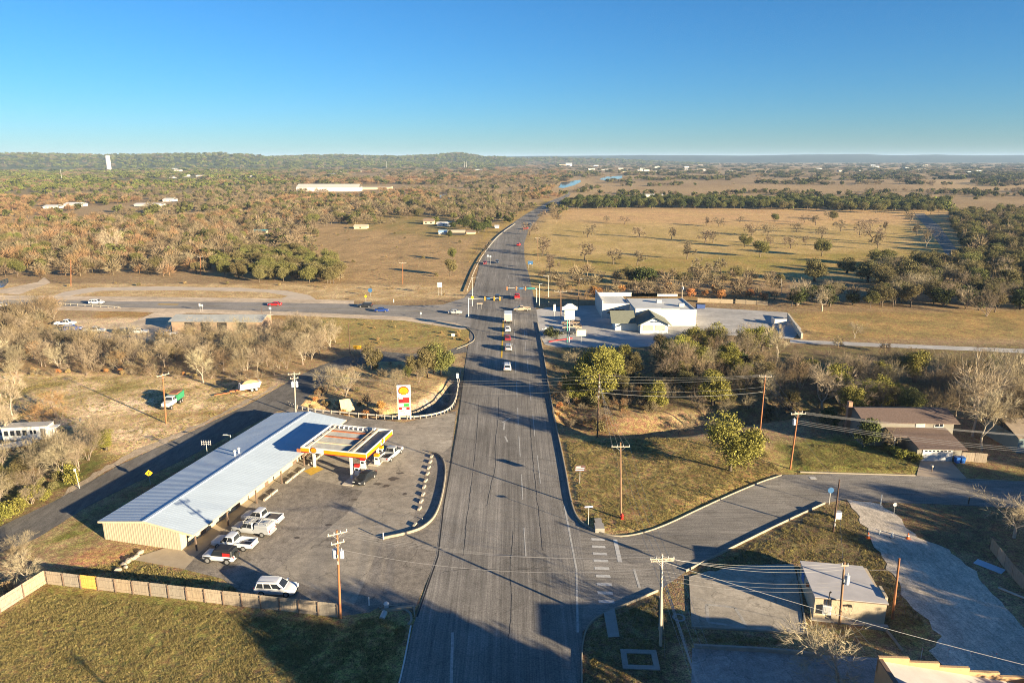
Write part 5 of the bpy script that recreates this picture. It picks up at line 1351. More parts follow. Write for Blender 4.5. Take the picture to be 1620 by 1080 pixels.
boxp("door_casing", WHITEP, hs, (-.08, .09, -.1, -.003, 0, 2.3)); boxp("door_casing", WHITEP, hs, (4.91, 5.08, -.1, -.003, 0, 2.3)); boxp("door_casing", WHITEP, hs, (.091, 4.909, -.1, -.003, 2.16, 2.3))
for x, m_ in ((1.9, WHITEP), (5.2, GLASS)):
    f = boxp("window", WHITEP, hs, (x - .1, x + 1.5, 6.4, 6.498, 3.75, 4.6)); boxp("pane", mat("curtain_pane", (.55, .5, .42), .5, .1, 3) if x < 2 else GLASS, f, (x + .02, x + 1.38, 6.375, 6.399, 3.86, 4.5)); boxp("mullion", WHITEP, f, (x + .66, x + .74, 6.36, 6.374, 3.86, 4.5))
boxp("entry_shade_panel", DARK, hs, (-3.2, -1.01, 6.42, 6.49, .1, 2.4)); boxp("porch_post", WHITEP, hs, (-3.3, -3.15, 3.4, 3.5, 0, 2.98))  # flat dark entry panel: the recess's shade put into its colour
boxp("chimney", mat("chimney_brick", (.34, .2, .13), .9, .2, 3), hs, (-7.95, -7.21, 12.2, 13.0, 0, 6.4))
for i, x in enumerate((5.6, 6.5)):
    p = ho + Vector((x, -.8, .02)); t = thing("wheelie_bin", ("blue wheelie bin touching the garage wall", "blue wheelie bin nearest the wooden gate")[i], "bin", (p.x, p.y, hz(p.x, p.y)), .05, "blue bins beside the garage")
    BB = mat("bin_blue", (.02, .12, .42), .5, .05, 2)
    b = MB(); b.box((0, 0, .55), (.62, .68, .95), taper=1.12); part("bin_body", b, BB, t); boxp("lid", BB, t, (-.37, .37, -.4, .42, 1.03, 1.1))
    for s in (-.3, .3): q = MB(); q.tube((s - .03, .3, .1), (s + .03, .3, .1), .1, n=10); part("wheel", q, DARK, t)
nb = P(1608, 716); nt_ = thing("neighbour_house", "pale blue green house half hidden at the right edge", "house", nb, 0)
b = MB(); b.span(0, 12, 0, 9, -.1, 3); part("wall", b, mat("teal_wall", (.20, .26, .26), .8, .1, 1), nt_); b = MB(); b.xprism([(-.6, 2.9), (4.5, 4.7), (9.6, 2.9), (9.6, 3.05), (4.5, 4.85), (-.6, 3.05)], -.6, 12.6); part("roof", b, mat("tan_shingle", (.24, .19, .14), .95, .2, 2), nt_)
f = boxp("window", WHITEP, nt_, (1.5, 3.2, -.06, -.002, 1, 2.2)); boxp("pane", GLASS, f, (1.6, 3.1, -.08, -.059, 1.1, 2.1))

# ---------------------------------------------------------------- white restaurant
ra = P(1013, 527.5); rx1 = P(1100, 515).x; ry = P(1100, 515.5).y; rl = P(952, 503); rz0 = 0.0
rs_ = thing("white_restaurant", "white flat roofed restaurant with a green gabled front room and stepped parapet", "restaurant", (ra.x, ra.y, .01), 0)
fx = P(1004, 515).x - ra.x; fx1 = rx1 - ra.x; fy = ry - ra.y; lx = rl.x - ra.x; ly = rl.y - ra.y
b = MB(); b.span(fx, fx1, fy, fy + 20, 0, 4.7); b.span(lx, fx - .003, ly, ly + 20, 0, 4.3); part("wall", b, OFFW, rs_)
b = MB(); b.prism([(fx + .4, fy + .4), (fx1 - .4, fy + .4), (fx1 - .4, fy + 19.6), (fx + .4, fy + 19.6)], 4.7, 4.85); b.prism([(lx + .4, ly + .4), (fx - .4, ly + .4), (fx - .4, ly + 19.6), (lx + .4, ly + 19.6)], 4.3, 4.45); part("roof", b, mat("restaurant_roof", (.50, .50, .48), .9, .15, .3), rs_)
for x0, x1, zt_ in ((fx, fx + (fx1 - fx) * .42, 5.6), (fx + (fx1 - fx) * .42, fx + (fx1 - fx) * .72, 5.35), (fx + (fx1 - fx) * .72, fx1, 5.15)):
    boxp("parapet", OFFW, rs_, (x0, x1 - .003, fy, fy + .35, 4.7, zt_)); boxp("coping", GREY, rs_, (x0 - .02, x1 - .01, fy - .06, fy + .41, zt_, zt_ + .12))
for x0, x1, zt_ in ((lx, lx + 12, 5.7), (lx + 12, lx + 21, 5.3), (fx + 3, fx + 12, 5.3), (fx + 12, fx1, 5.1)):
    boxp("parapet", OFFW, rs_, (x0, x1 - .003, max(fy, ly - 2) + 17, max(fy, ly - 2) + 17.35, 4.3, zt_))
boxp("parapet", OFFW, rs_, (lx, lx + .35, ly + .36, ly + 20, 4.3, 5.7)); boxp("parapet", OFFW, rs_, (lx, fx - .01, ly, ly + .35, 4.3, 4.9)); boxp("parapet", OFFW, rs_, (fx1 - .35, fx1, fy + .36, fy + 20, 4.7, 5.15))
f = boxp("window", GREY, rs_, (lx + 2.4, lx + 7.4, ly - .08, ly - .002, 1.0, 3.0))
for i in range(3): boxp("pane", GLASS, f, (lx + 2.55 + i * 1.65, lx + 4.0 + i * 1.65, ly - .1, ly - .079, 1.12, 2.9))
aw = P(1056, 527.5).x - ra.x
b = MB(); b.yprism([(0, 0), (aw, 0), (aw, 2.9), (aw / 2, 4.9), (0, 2.9)], 0, fy - .01); b.span(-7, -.004, 4, fy - .01, 0, 2.7); part("front_room", b, mat("pale_green_wall", (.66, .70, .66), .8, .08, 1), rs_)
b = MB(); b.yprism([(-1, 2.5), (aw / 2, 5.05), (aw / 2, 5.25), (-1, 2.7)], -.9, fy - .02); b.yprism([(aw / 2, 5.05), (aw + 1, 2.5), (aw + 1, 2.7), (aw / 2, 5.25)], -.9, fy - .02)
b.xprism([(2.6, 2.5), (7.2, 5.3), (7.2, 5.5), (2.6, 2.7)], -8.4, -1.01); b.xprism([(7.2, 5.3), (fy + 4, 3.2), (fy + 4, 3.4), (7.2, 5.5)], -8.4, -1.01); part("gable_roof", b, SHINGG, rs_)
for x0 in (.7, aw / 2 + .25):
    f = boxp("picture_window", GREY, rs_, (x0, x0 + aw / 2 - 1.0, -.08, -.002, .9, 2.6)); boxp("pane", mat("warm_blind", (.62, .42, .32), .35, .2, 1), f, (x0 + .12, x0 + aw / 2 - 1.12, -.1, -.079, 1.0, 2.5))  # panes coloured a warm pinkish tan
b = MB()
for x0, x1, z in ((-1.2, -.5, 3.42), (-.4, .1, 3.5), (.2, .5, 3.42), (.6, 1.3, 3.46)): b.span(aw / 2 + x0, aw / 2 + x1, -.06, -.002, z, z + .3)
part("sign_lettering", b, mat("letter_navy", (.03, .05, .09), .6, 0), rs_)
for x, y in ((fx + 9, fy + 12), (fx + 15, fy + 6)): boxp("roof_unit", GALV, rs_, (x, x + 1.6, y, y + 1.4, 4.86, 5.9))
# low stone and block walls round the restaurant yard
BLK = mat("tan_block", (.33, .265, .18), .9, .18, 1.5)
for i, (a, b_) in enumerate((((868, 484), (905, 483)), ((908, 483), (948, 482)), ((1104, 478), (1160, 480)), ((1164, 480), (1215, 483)))):
    pa_, pb_ = P(*a), P(*b_); t = thing("yard_wall", ("tan block wall behind the restaurant, next to the light pole", "tan block wall ending at the restaurant's left corner", "tan block wall behind the blue dumpster", "tan block wall at the back right of the restaurant yard")[i], "wall", pa_, math.atan2((pb_ - pa_).y, (pb_ - pa_).x), "tan block walls round the restaurant")
    L = (pb_ - pa_).length; n = max(2, int(L / 3.2))
    for k in range(n):
        boxp("wall_panel", BLK, t, (k * L / n + .12, (k + 1) * L / n - .12, -.1, .1, 0, 1.5)); boxp("pier", BLK, t, (k * L / n - .16, k * L / n + .115, -.16, .16, 0, 1.65))
STN = mat("pale_stone", (.55, .48, .37), .9, .25, 1.2)
pts = resample([P(1246, 503), P(1258, 520), P(1268, 536)], 2.2); t = thing("stone_wall", "pale stone wall slanting beside the restaurant yard", "wall", pts[0]); rr = random.Random(4)
for a, b_ in zip(pts[:-1], pts[1:]):
    d = b_ - a
    for k in range(3):
        for lv in range(2): mb = MB(); mb.box(a - pts[0] + d * (k + .5) / 3 + Vector((rr.uniform(-.05, .05), 0, .42 + lv * .82)), (d.length / 3 - .03, .5, .80 + rr.uniform(-.03, .03)), math.atan2(d.y, d.x)); part("stone", mb, STN, t)
de = P(1225, 514); t = thing("dumpster_pen", "pale concrete dumpster enclosure against the stone wall", "enclosure", de)
boxp("pen_wall", OFFW, t, (0, 3.8, 0, .2, 0, 1.9)); boxp("pen_wall", OFFW, t, (0, .2, .21, 3, 0, 1.9)); boxp("pen_wall", OFFW, t, (3.6, 3.8, .21, 3, 0, 1.9))
db = P(1103, 489); t = thing("dumpster", "dark blue dumpster behind the right end of the restaurant", "dumpster", db); b = MB(); b.yprism([(0, .15), (2.6, .15), (2.8, 1.5), (-.2, 1.7)], 0, 1.7); part("bin_body", b, mat("dumpster_blue", (.03, .06, .18), .6, .1, 1), t); boxp("lid", DARK, t, (-.1, 2.7, 0, 1.75, 1.72, 1.8))

# ---------------------------------------------------------------- island shed, trailer house, far buildings
so_ = G(548, 641); t = thing("pallet_shed", "small wooden lean shed open to the front on the island", "shed", so_, math.radians(25))
SHW = mat("shed_wood", (.55, .42, .24), .9, .2, 2)
b = MB(); b.xprism([(-1.5, .1), (0, 2.3), (.15, 2.3), (-1.35, .1)], -1.4, 1.4); part("roof_panel", b, SHW, t); b = MB(); b.xprism([(0.15, 2.25), (1.6, .1), (1.75, .1), (.15, 2.4)], -1.4, 1.4); part("roof_panel", b, SHW, t); boxp("post", SHW, t, (-1.35, -1.25, -.05, .05, 0, 2.2)); boxp("back_wall", DARK, t, (1.2, 1.25, -1.0, 1.1, .1, 1.3))
def far_house(name, px, py, wpx, hpx, dep, wall, roof, label, cat, pitch=.35, flat=False, win=0, group=None, ang=0):
    p = P(px, py); dist = p.y * CP + H * SP; k = dist / F
    wm, hm = wpx * k, hpx * k
    t = thing(name, label, cat, (p.x - wm / 2, p.y, -.05), ang, group)
    hw_ = hm * (.95 if flat else 1 - pitch)
    boxp("wall", wall, t, (0, wm, 0, dep, 0, hw_)); b = MB()
    if flat: b.span(-.2, wm + .2, -.2, dep + .2, hw_, hw_ + .25)
    else: b.xprism([(-.5, hw_ - .05), (dep / 2, hm), (dep + .5, hw_ - .05), (dep + .5, hw_ + .15), (dep / 2, hm + .2), (-.5, hw_ + .15)], -.4, wm + .4)
    part("roof", b, roof, t)
    for i in range(win): x = wm * (i + .5) / win; boxp("window", GLASS, t, (x - min(.6, wm / win / 3), x + min(.6, wm / win / 3), -.06, -.002, hw_ * .35, hw_ * .8))
    return t
WT = mat("far_white", (.60, .58, .55), .6, .05, .1); TNW = mat("far_tan", (.55, .44, .30), .8, .1, .1); BRR = mat("far_brown_roof", (.25, .17, .12), .9, .1, .1); TEAL = mat("teal_roof", (.06, .22, .25), .7, .1, .3); TANR = mat("tan_roof", (.58, .46, .32), .8, .1, .3)
far_house("warehouse", 518, 303, 98, 11, 30, WT, mat("warehouse_roof", (.54, .50, .43), .6, .05, .05), "long pale warehouse in the brown woods", "warehouse", .45, win=0)
far_house("warehouse", 590, 300, 50, 3, 40, TNW, TANR, "low tan sheds right of the long pale warehouse", "warehouse", .4, True)
for i, (x, y, wx_, hx, l) in enumerate(((78, 330, 20, 5, "white shed roof, left of two, in the brown wood"), (114, 327, 26, 6, "white shed, right of two, in the brown wood"), (265, 319, 15, 5, "small white house beyond the brown wood"), (232, 326, 40, 4, "grey lot of parked trailers beyond the brown wood"), (142, 266, 44, 3, "pale industrial shed left of the water tank"),
                                       (235, 266, 30, 2.6, "pale industrial shed right of the water tank"), (320, 266, 24, 2.4, "distant pale shed row below the ridge"), (470, 300, 1, 1, ""))):
    if wx_ > 2: far_house("white_shed", x, y, wx_, hx, 14, GREY if i == 3 else WT, WT, l, "shed", .4, win=2 if wx_ < 30 else 0)
tk = P(173, 270.5); k = (tk.y * CP + H * SP) / F
t = thing("water_tank", "tall white cylindrical water tank on the left skyline", "water tank", tk)
b = MB(); b.tube((0, 0, 0), (0, 0, 23 * k), 3.4 * k, n=28); part("tank_shell", b, WT, t, smooth=40); b = MB(); b.tube((0, 0, 23.02 * k), (0, 0, 23.6 * k), 3.45 * k, 1 * k, n=28); part("tank_roof", b, WT, t)
for i, (x, y, wx_, hx, wm_, rm_, l, w_) in enumerate(((405, 371, 26, 7, TNW, TEAL, "house with a teal roof above the oak clump", 2), (570, 362, 20, 6, TNW, TANR, "tan roofed shed behind the brown field", 1), (678, 355, 16, 8, TNW, BRR, "tall tan farmhouse beside the cedars", 2), (702, 358, 22, 6, WT, WT, "white roofed farm shed among cedars", 1),
                                                    (722, 372, 26, 7, DARK, TANR, "open farm carport with a tan roof", 0), (700, 371, 12, 6, WT, mat("blue_tarp", (.35, .5, .62), .6, .1, 1), "small shed with a pale blue roof", 0), (786, 361, 6, 4, WT, WT, "white box beside the highway bend", 0), (745, 370, 14, 5, TNW, BRR, "brown roofed hut by the cedars", 0))):  # carport: solid dark walls painted for the shade under its roof
    far_house("farm_building", x, y, wx_, hx, 8, wm_, rm_, l, "farm building", .4, win=w_)
fr_ = random.Random(5)
for i in range(46):
    x = fr_.choice((fr_.uniform(930, 1110), fr_.uniform(1380, 1560), fr_.uniform(820, 1620), fr_.uniform(250, 760))); y = fr_.uniform(262, 274) if x > 820 else fr_.uniform(268, 282)
    far_house("distant_house", x, y, fr_.uniform(5, 16), fr_.uniform(1.6, 3.2), 20, fr_.choice((WT, WT, TNW)), fr_.choice((WT, GREY, TANR)), "tiny pale building in the distant town", "distant building", .4, fr_.random() < .5, group="buildings of the distant town")
far_house("lodge", 900, 263, 10, 5, 14, WT, GREY, "white lodge on the rise above the river", "house", .4, win=0); far_house("white_barn", 1032, 312, 34, 4.5, 12, WT, WT, "long white barn just behind the dark hedgerow", "barn", .3)
far_house("hill_house", 402, 245, 10, 4, 14, TNW, TANR, "tan house crowning the left ridge", "house", .3)
# ---------------------------------------------------------------- vehicles
TYRE = mat("tyre_rubber", (.022, .022, .022), .9, .1, 4)
RIM = mat("wheel_rim", (.42, .42, .42), .4, .05, 4, metal=.6)
HEADL = mat("headlight_lens", (.75, .75, .72), .15, 0, spec=.6)
TAILL = mat("tail_lens", (.45, .012, .012), .25, 0, spec=.5)
BLACKP = mat("black_plastic", (.025, .025, .027), .6, .1, 4)
def paint(name, c, rough=.28): return mat(name, c, rough, .03, .8, spec=.5)
def body_ring(x, w_, lo, hi):
    m_ = (hi - lo)
    return [(x, -w_ * .90, lo), (x, -w_, lo + m_ * .28), (x, -w_ * .985, lo + m_ * .72), (x, -w_ * .90, hi - .02), (x, -w_ * .5, hi), (x, w_ * .5, hi), (x, w_ * .90, hi - .02), (x, w_ * .985, lo + m_ * .72), (x, w_, lo + m_ * .28), (x, w_ * .90, lo)]
def cab_ring(x0, x1, w_, z): return [(x0, -w_ * .85, z), (x0 + .12, -w_, z), (x1 - .12, -w_, z), (x1, -w_ * .85, z), (x1, w_ * .85, z), (x1 - .12, w_, z), (x0 + .12, w_, z), (x0, w_ * .85, z)]
def wheels(t, xs, half, r, wd=.24, twin=False):
    for x in xs:
        for s in (-1, 1):
            w_ = MB(); w_.tube((x, s * half, r), (x, s * (half - wd), r), r, n=16); o = part("wheel", w_, TYRE, t, smooth=40)
            q = MB(); q.tube((x, s * (half + .012), r), (x, s * (half - .1), r), r * .62, n=12); part("rim", q, RIM, o, smooth=40)
def glass_quad(name, t, pts, m=GLASS):
    b = MB(); b.quad(*pts); return part(name, b, m, t)
def cabin(t, m, b0, b1, t0, t1, wb, wt, z0, z1, roof_m=None, posts=(0.5,), solid_rear=False):
    """greenhouse: rounded frustum with a windscreen, rear window and side windows proud of it; front is +x"""
    b = MB(); b.loft([cab_ring(b0, b1, wb, z0), cab_ring(b0 + (t0 - b0) * .88, b1 + (t1 - b1) * .88, wb + (wt - wb) * .85, z0 + (z1 - z0) * .86), cab_ring(t0, t1, wt, z1 - .03), cab_ring(t0 + .2, t1 - .2, wt - .15, z1)])
    part("cabin", b, m, t, smooth=35)
    if roof_m: q = MB(); q.loft([cab_ring(t0 - .03, t1 + .03, wt + .015, z1 - .1), cab_ring(t0, t1, wt, z1 + .01), cab_ring(t0 + .2, t1 - .2, wt - .15, z1 + .035)]); part("roof", q, roof_m, t, smooth=35)
    def at(s, k, e=.012):                    # point on the side wall: s along, k up
        x = (b0 + (t0 - b0) * k) * (1 - s) + (b1 + (t1 - b1) * k) * s
        return x, wb + (wt - wb) * k + e, z0 + (z1 - z0) * k
    cuts = [0.05] + list(posts) + [.95]
    for a, c in zip(cuts[:-1], cuts[1:]):
        for sd in (-1, 1):
            P4 = [at(a + .02, .1), at(c - .02, .1), at(c - .02, .84), at(a + .02, .84)]
            glass_quad("window", t, [(p[0], sd * p[1], p[2]) for p in P4])
    e = .015
    def end(xb, xt, sgn, nm):
        pts = []
        for y, k in ((-.80, .1), (.80, .1), (.78, .84), (-.78, .84)): pts.append((xb + (xt - xb) * k + sgn * e, y * (wb + (wt - wb) * k), z0 + (z1 - z0) * k))
        glass_quad(nm, t, pts)
    end(b1, t1, 1, "windscreen"); end(b0, t0, -1, "rear_window")
def lights(t, xf, xr, half, zf, zr, h=.16, wd=.34):
    for s in (-1, 1):
        boxp("headlight", HEADL, t, (xf - .12, xf, s * half - (wd if s > 0 else 0), s * half + (0 if s > 0 else wd), zf, zf + h))
        boxp("taillight", TAILL, t, (xr, xr + .1, s * half - (.2 if s > 0 else 0), s * half + (0 if s > 0 else .2), zr, zr + h * 1.6))
def vehicle(kind, col, loc, rot, label, name, cat, group=None, **kw):
    t = thing(name, label, cat, loc, rot, group); m = col
    if kind == 'sedan':
        b = MB(); b.loft([body_ring(*q) for q in ((-2.38, .78, .36, .84), (-2.25, .88, .26, .95), (-1.3, .91, .2, .97), (0, .91, .2, .95), (1.1, .91, .2, .93), (2.05, .87, .22, .80), (2.38, .74, .32, .64))]); part("body", b, m, t, smooth=40)
        cabin(t, m, -1.95, 1.2, -1.15, .35, .82, .64, .92, 1.45); wheels(t, (-1.42, 1.42), .92, .33); lights(t, 2.36, -2.38, .72, .58, .68)
    elif kind == 'suv':
        b = MB(); b.loft([body_ring(*q) for q in ((-2.48, .82, .42, .95), (-2.38, .95, .32, 1.05), (-1.3, .98, .28, 1.08), (0, .98, .28, 1.08), (1.2, .98, .28, 1.07), (2.2, .94, .3, .98), (2.48, .80, .4, .80))]); part("body", b, m, t, smooth=40)
        cabin(t, m, -2.38, 1.3, -2.1, .45, .92, .74, 1.05, 1.75, kw.get('roof'), (.32, .62)); wheels(t, (-1.5, 1.5), .98, .38); lights(t, 2.46, -2.48, .78, .74, .82)
        for s in (-1, 1):
            q = MB(); q.tube((-1.9, s * .62, 1.82), (.2, s * .62, 1.82), .025, n=5); part("roof_rail", q, GREY, t); boxp("mirror", m, t, (.95, 1.15, s * 1.08 - .12, s * 1.08 + .12, 1.12, 1.3))
        boxp("bumper", BLACKP, t, (2.36, 2.5, -.75, .75, .32, .5)); boxp("bumper", BLACKP, t, (-2.5, -2.38, -.8, .8, .34, .55))
    elif kind == 'offroad':
        b = MB(); b.loft([body_ring(*q) for q in ((-2.15, .88, .5, 1.05), (-2.05, .95, .45, 1.12), (0, .95, .42, 1.14), (1.2, .95, .42, 1.13), (2.05, .92, .45, 1.08), (2.15, .85, .5, 1.0))]); part("body", b, m, t, smooth=40)
        cabin(t, BLACKP, -2.05, .95, -1.95, .55, .90, .80, 1.1, 1.85, BLACKP, (.45,)); wheels(t, (-1.35, 1.35), 1.02, .43, .3); lights(t, 2.16, -2.16, .8, .8, .85)
        for s in (-1, 1): boxp("rear_side_panel", REDP, t, (-1.75, -.75, s * .89 - .03, s * .89 + .03, 1.16, 1.62))
        q = MB(); q.tube((-2.12, 0, 1.05), (-2.38, 0, 1.05), .42, n=16); part("spare_wheel", q, TYRE, t, smooth=40); boxp("fender", BLACKP, t, (.85, 1.85, -1.05, -.951, .86, .95), (.85, 1.85, .951, 1.05, .86, .95), (-1.85, -.85, -1.05, -.951, .86, .95), (-1.85, -.85, .951, 1.05, .86, .95))
        boxp("bumper", BLACKP, t, (2.16, 2.34, -.9, .9, .5, .75)); boxp("roof_rack", BLACKP, t, (-1.5, .2, -.7, .7, 1.9, 1.96))
    elif kind in ('pickup', 'utility'):
        L = 2.9
        cr = kw.get('cab', -.55)             # rear of the cab
        b = MB(); b.loft([body_ring(*q) for q in ((cr, .98, .42, 1.10), (cr + .2, 1.0, .38, 1.12), (1.3, 1.0, .38, 1.13), (2.6, .97, .4, 1.08), (2.88, .86, .48, .95))]); part("body", b, m, t, smooth=40)
        cabin(t, m, cr + .05, 1.6, cr + .25, .85, .92, .76, 1.1, 1.88, None, (.5,))
        boxp("bed", m, t, (-L, cr - .03, -1.0, -.88, .55, 1.12), (-L, cr - .03, .88, 1.0, .55, 1.12), (-L, cr - .03, -.88, .88, .55, .66), (cr - .12, cr - .03, -.88, .88, .66, 1.12))
        boxp("bed_liner", kw.get('liner', BLACKP), t, (-L + .1, cr - .15, -.87, .87, .661, .69)); boxp("tailgate", m, t, (-L - .03, -L + .06, -.87, .87, .6, 1.1)); boxp("bumper", GALV, t, (-L - .18, -L - .04, -.9, .9, .48, .64)); boxp("bumper", GALV, t, (2.8, 2.96, -.85, .85, .45, .66))
        wheels(t, (-1.85, 1.8), 1.01, .40, .27); lights(t, 2.86, -L - .05, .84, .82, .78)
        for s in (-1, 1): boxp("mirror", BLACKP, t, (1.05, 1.22, s * 1.12 - .14, s * 1.12 + .14, 1.16, 1.4))
        boxp("bed_cargo", mat("cargo_dark", (.10, .085, .075), .9, .3, 4), t, *kw.get('cargo', ((-2.5, -1.6, -.6, .5, .695, .95),)))
        if kind == 'utility':
            b = MB(); b.loft([cab_ring(-L + .02, cr - .05, .98, 1.125), cab_ring(-L + .06, cr - .1, .94, 1.72), cab_ring(-L + .2, cr - .25, .8, 1.8)]); part("camper_shell", b, m, t, smooth=35)
            for s in (-.7, .7): boxp("ladder_rack", GALV, t, (-L, 1.2, s - .03, s + .03, 2.06, 2.12))
            for x in (-2.6, -1.3, 0.0, 1.0): boxp("rack_bar", GALV, t, (x - .03, x + .03, -.78, .78, 2.0, 2.055)); boxp("rack_leg", GALV, t, (x - .03, x + .03, -.78, -.73, 1.72, 2.0), (x - .03, x + .03, .73, .78, 1.72, 2.0))
            b = MB(); b.span(-2.7, 1.3, -.45, -.4, 2.125, 2.18); b.span(-2.7, 1.3, -.05, 0, 2.125, 2.18)
            for i in range(12): b.span(-2.6 + i * .33, -2.55 + i * .33, -.4, -.05, 2.13, 2.17)
            part("ladder", b, GALV, t)
    elif kind == 'boxtruck':
        boxp("cargo_box", m, t, (-3.4, 1.3, -1.2, 1.2, 1.0, 3.3)); boxp("box_roof", mat("box_top", (.55, .62, .68), .6, .05, 1), t, (-3.42, 1.32, -1.22, 1.22, 3.301, 3.36)); boxp("rear_door", mat("box_rear", (.58, .46, .32), .7, .15, 2), t, (-3.44, -3.401, -1.05, 1.05, 1.05, 3.1)); boxp("chassis", BLACKP, t, (-3.5, 3.2, -.5, .5, .6, .99))
        b = MB(); b.loft([body_ring(*q) for q in ((1.45, 1.05, .5, 1.5), (2.4, 1.05, .5, 1.45), (3.3, 1.0, .5, 1.2))]); part("cab", b, m, t, smooth=40); cabin(t, m, 1.45, 2.9, 1.5, 2.3, 1.0, .85, 1.42, 2.3, None, (.5,)); wheels(t, (-2.2, 2.4), 1.05, .45, .3); lights(t, 3.3, -3.5, 1.0, .9, 1.0)
    return t
CWHITE = paint("car_white", (.58, .58, .58)); CSILV = paint("car_silver", (.36, .37, .38)); CBLACK = paint("car_black", (.02, .022, .026)); CRED = paint("car_red", (.45, .02, .02)); CBLUE = paint("car_blue", (.02, .05, .22)); CDARK = paint("car_charcoal", (.05, .055, .06)); CTAN = paint("car_tan", (.42, .33, .23)); CMAR = paint("car_maroon", (.22, .03, .04)); CGREEN = paint("truck_green", (.03, .22, .10), .5); CNAVY = paint("car_navy", (.03, .045, .08)); CBRONZE = paint("car_bronze", (.30, .22, .15))
def drive(kind, col, front, rear, label, cat, name=None, group=None, z=.03, **kw):
    a, b = P(*front), P(*rear); c = (a + b) / 2; d = a - b
    return vehicle(kind, col, (c.x, c.y, z), math.atan2(d.y, d.x), label, name or {'sedan': "sedan_car", 'suv': "suv_car", 'offroad': "offroad_car", 'pickup': "pickup_truck", 'utility': "utility_pickup", 'boxtruck': "box_truck"}[kind], cat, group, **kw)
GP = "trucks parked nose in to the shop porch"
drive('offroad', CWHITE, (327, 884), (374, 888), "white off road car with black roof and red side panels", "off-road car", group=GP)
drive('pickup', CWHITE, (336, 861), (407, 868), "white four door pickup parked next to the off road car", "pickup", group=GP, cargo=((-2.6, -1.0, -.3, .6, .695, .8),), liner=mat("bed_paint", (.45, .47, .5), .6, .1, 2))
drive('utility', CSILV, (374, 839), (430, 846), "silver pickup with a camper shell and ladder on its rack", "pickup", group=GP)
drive('pickup', CWHITE, (385, 821), (446, 828), "white pickup with a dark loaded bed, farthest up the porch row", "pickup", group=GP, cargo=((-2.7, -1.3, -.7, .7, .695, 1.05),))
drive('suv', CWHITE, (470, 938), (406, 936), "large white SUV parked alone along the wooden fence", "SUV")
drive('pickup', CSILV, (634, 711), (604, 735), "pale silver pickup at the right side of the fuel canopy", "pickup", cargo=((-2.6, -1.1, -.6, .6, .695, .85),))
drive('sedan', CBLACK, (562, 771), (592, 750), "black sedan at the near fuel pump", "sedan")
def lane(kind, col, px, py, label, cat, up=True, hdg=None, group="traffic on the highway", **kw):
    p = P(px, py); a = hdg if hdg is not None else (PI / 2 + .015 if up else -PI / 2 + .015)
    return vehicle(kind, col, (p.x, p.y, .03), a, label, {'sedan': "sedan_car", 'suv': "suv_car", 'pickup': "pickup_truck", 'boxtruck': "box_truck"}[kind], cat, group, **kw)
lane('suv', CWHITE, 802.5, 584, "white SUV driving alone up the highway", "SUV")
lane('suv', CSILV, 804, 553, "silver SUV, last in the queue behind the box truck", "SUV")
lane('sedan', CMAR, 803, 537, "dark red car in the queue behind the box truck", "car")
lane('sedan', CWHITE, 803, 523, "white car right behind the box truck", "car")
lane('boxtruck', WHITEP, 804, 509, "white box truck with a tan rear door at the crossing", "truck")
lane('pickup', CTAN, 826, 491.5, "tan pickup crossing the highway sideways", "pickup", hdg=PI + .03)
lane('suv', CNAVY, 787, 474, "dark SUV waiting beyond the yellow traffic signals", "SUV", up=False)
lane('pickup', CRED, 818, 472, "red pickup just past the crossing", "pickup")
lane('sedan', CNAVY, 786.5, 416, "dark blue car coming down the highway", "car", up=False)
lane('sedan', CMAR, 767, 417.5, "maroon car on the left lane of the highway", "car", up=False)
lane('suv', CRED, 820.5, 389, "bright red SUV on the right lane of the highway", "SUV", hdg=1.4)
lane('pickup', CRED, 832, 363, "red pickup far up the highway bend", "pickup", hdg=1.15); lane('sedan', CBLACK, 838.5, 356.5, "tiny black car at the far highway bend", "car", hdg=1.1)
GX_ = "traffic on the cross road"
lane('suv', CWHITE, 153, 481, "white SUV on the left part of the cross road", "SUV", hdg=-.01, group=GX_); lane('sedan', CRED, 435, 483.5, "bright red car on the cross road", "car", hdg=PI - .02, group=GX_); lane('suv', CBLACK, 578, 486, "black SUV on the cross road beside the blue sedan", "SUV", hdg=PI - .03, group=GX_)
lane('sedan', CBLUE, 604, 493, "blue sedan on the cross road", "sedan", hdg=-.03, group=GX_); lane('sedan', CSILV, 720, 496, "silver sedan waiting at the signal pole", "sedan", hdg=-.04, group=GX_); lane('sedan', CWHITE, 4, 485, "white car at the far left of the cross road", "car", hdg=0, group=GX_)
# restaurant lot
GR = "vehicles parked by the pylon sign"
lane('pickup', CTAN, 905, 521, "tan pickup parked under the pylon sign, nearer one", "pickup", hdg=PI - .1, group=GR); lane('pickup', CBRONZE, 903, 513.5, "bronze pickup parked behind the tan one", "pickup", hdg=PI - .1, group=GR); lane('suv', CDARK, 899, 528, "dark SUV parked beside the red kerb", "SUV", hdg=PI - .1, group=GR)
# yard behind the thicket
GY = "vehicles in the yard behind the thicket"
for kind, c, x, y, h, l in (('pickup', CWHITE, 104, 514.5, .2, "white pickup, topmost in the workshop yard"), ('suv', CBLUE, 116, 523, .4, "blue SUV in front of the white pickup in the yard"), ('pickup', CSILV, 150, 526, .1, "silver pickup in the middle of the yard"), ('suv', CBLACK, 200, 528, 0, "black SUV half hidden behind the thicket"), ('sedan', CSILV, 221, 527, .1, "silver car beside the black SUV behind the thicket"), ('sedan', CWHITE, 268, 530, .2, "white car in the shade of the workshop")):
    lane(kind, c, x, y, l, "car" if kind != 'pickup' else "pickup", hdg=h, group=GY)
p = G(15, 692); lane('suv', CWHITE, 12, 694, "white van parked left of the trailer house", "van", hdg=.2, group="vehicles by the trailer house")
p = G(18, 710); t = thing("flat_trailer", "low pale flatbed trailer in front of the trailer house", "trailer", p, .55)
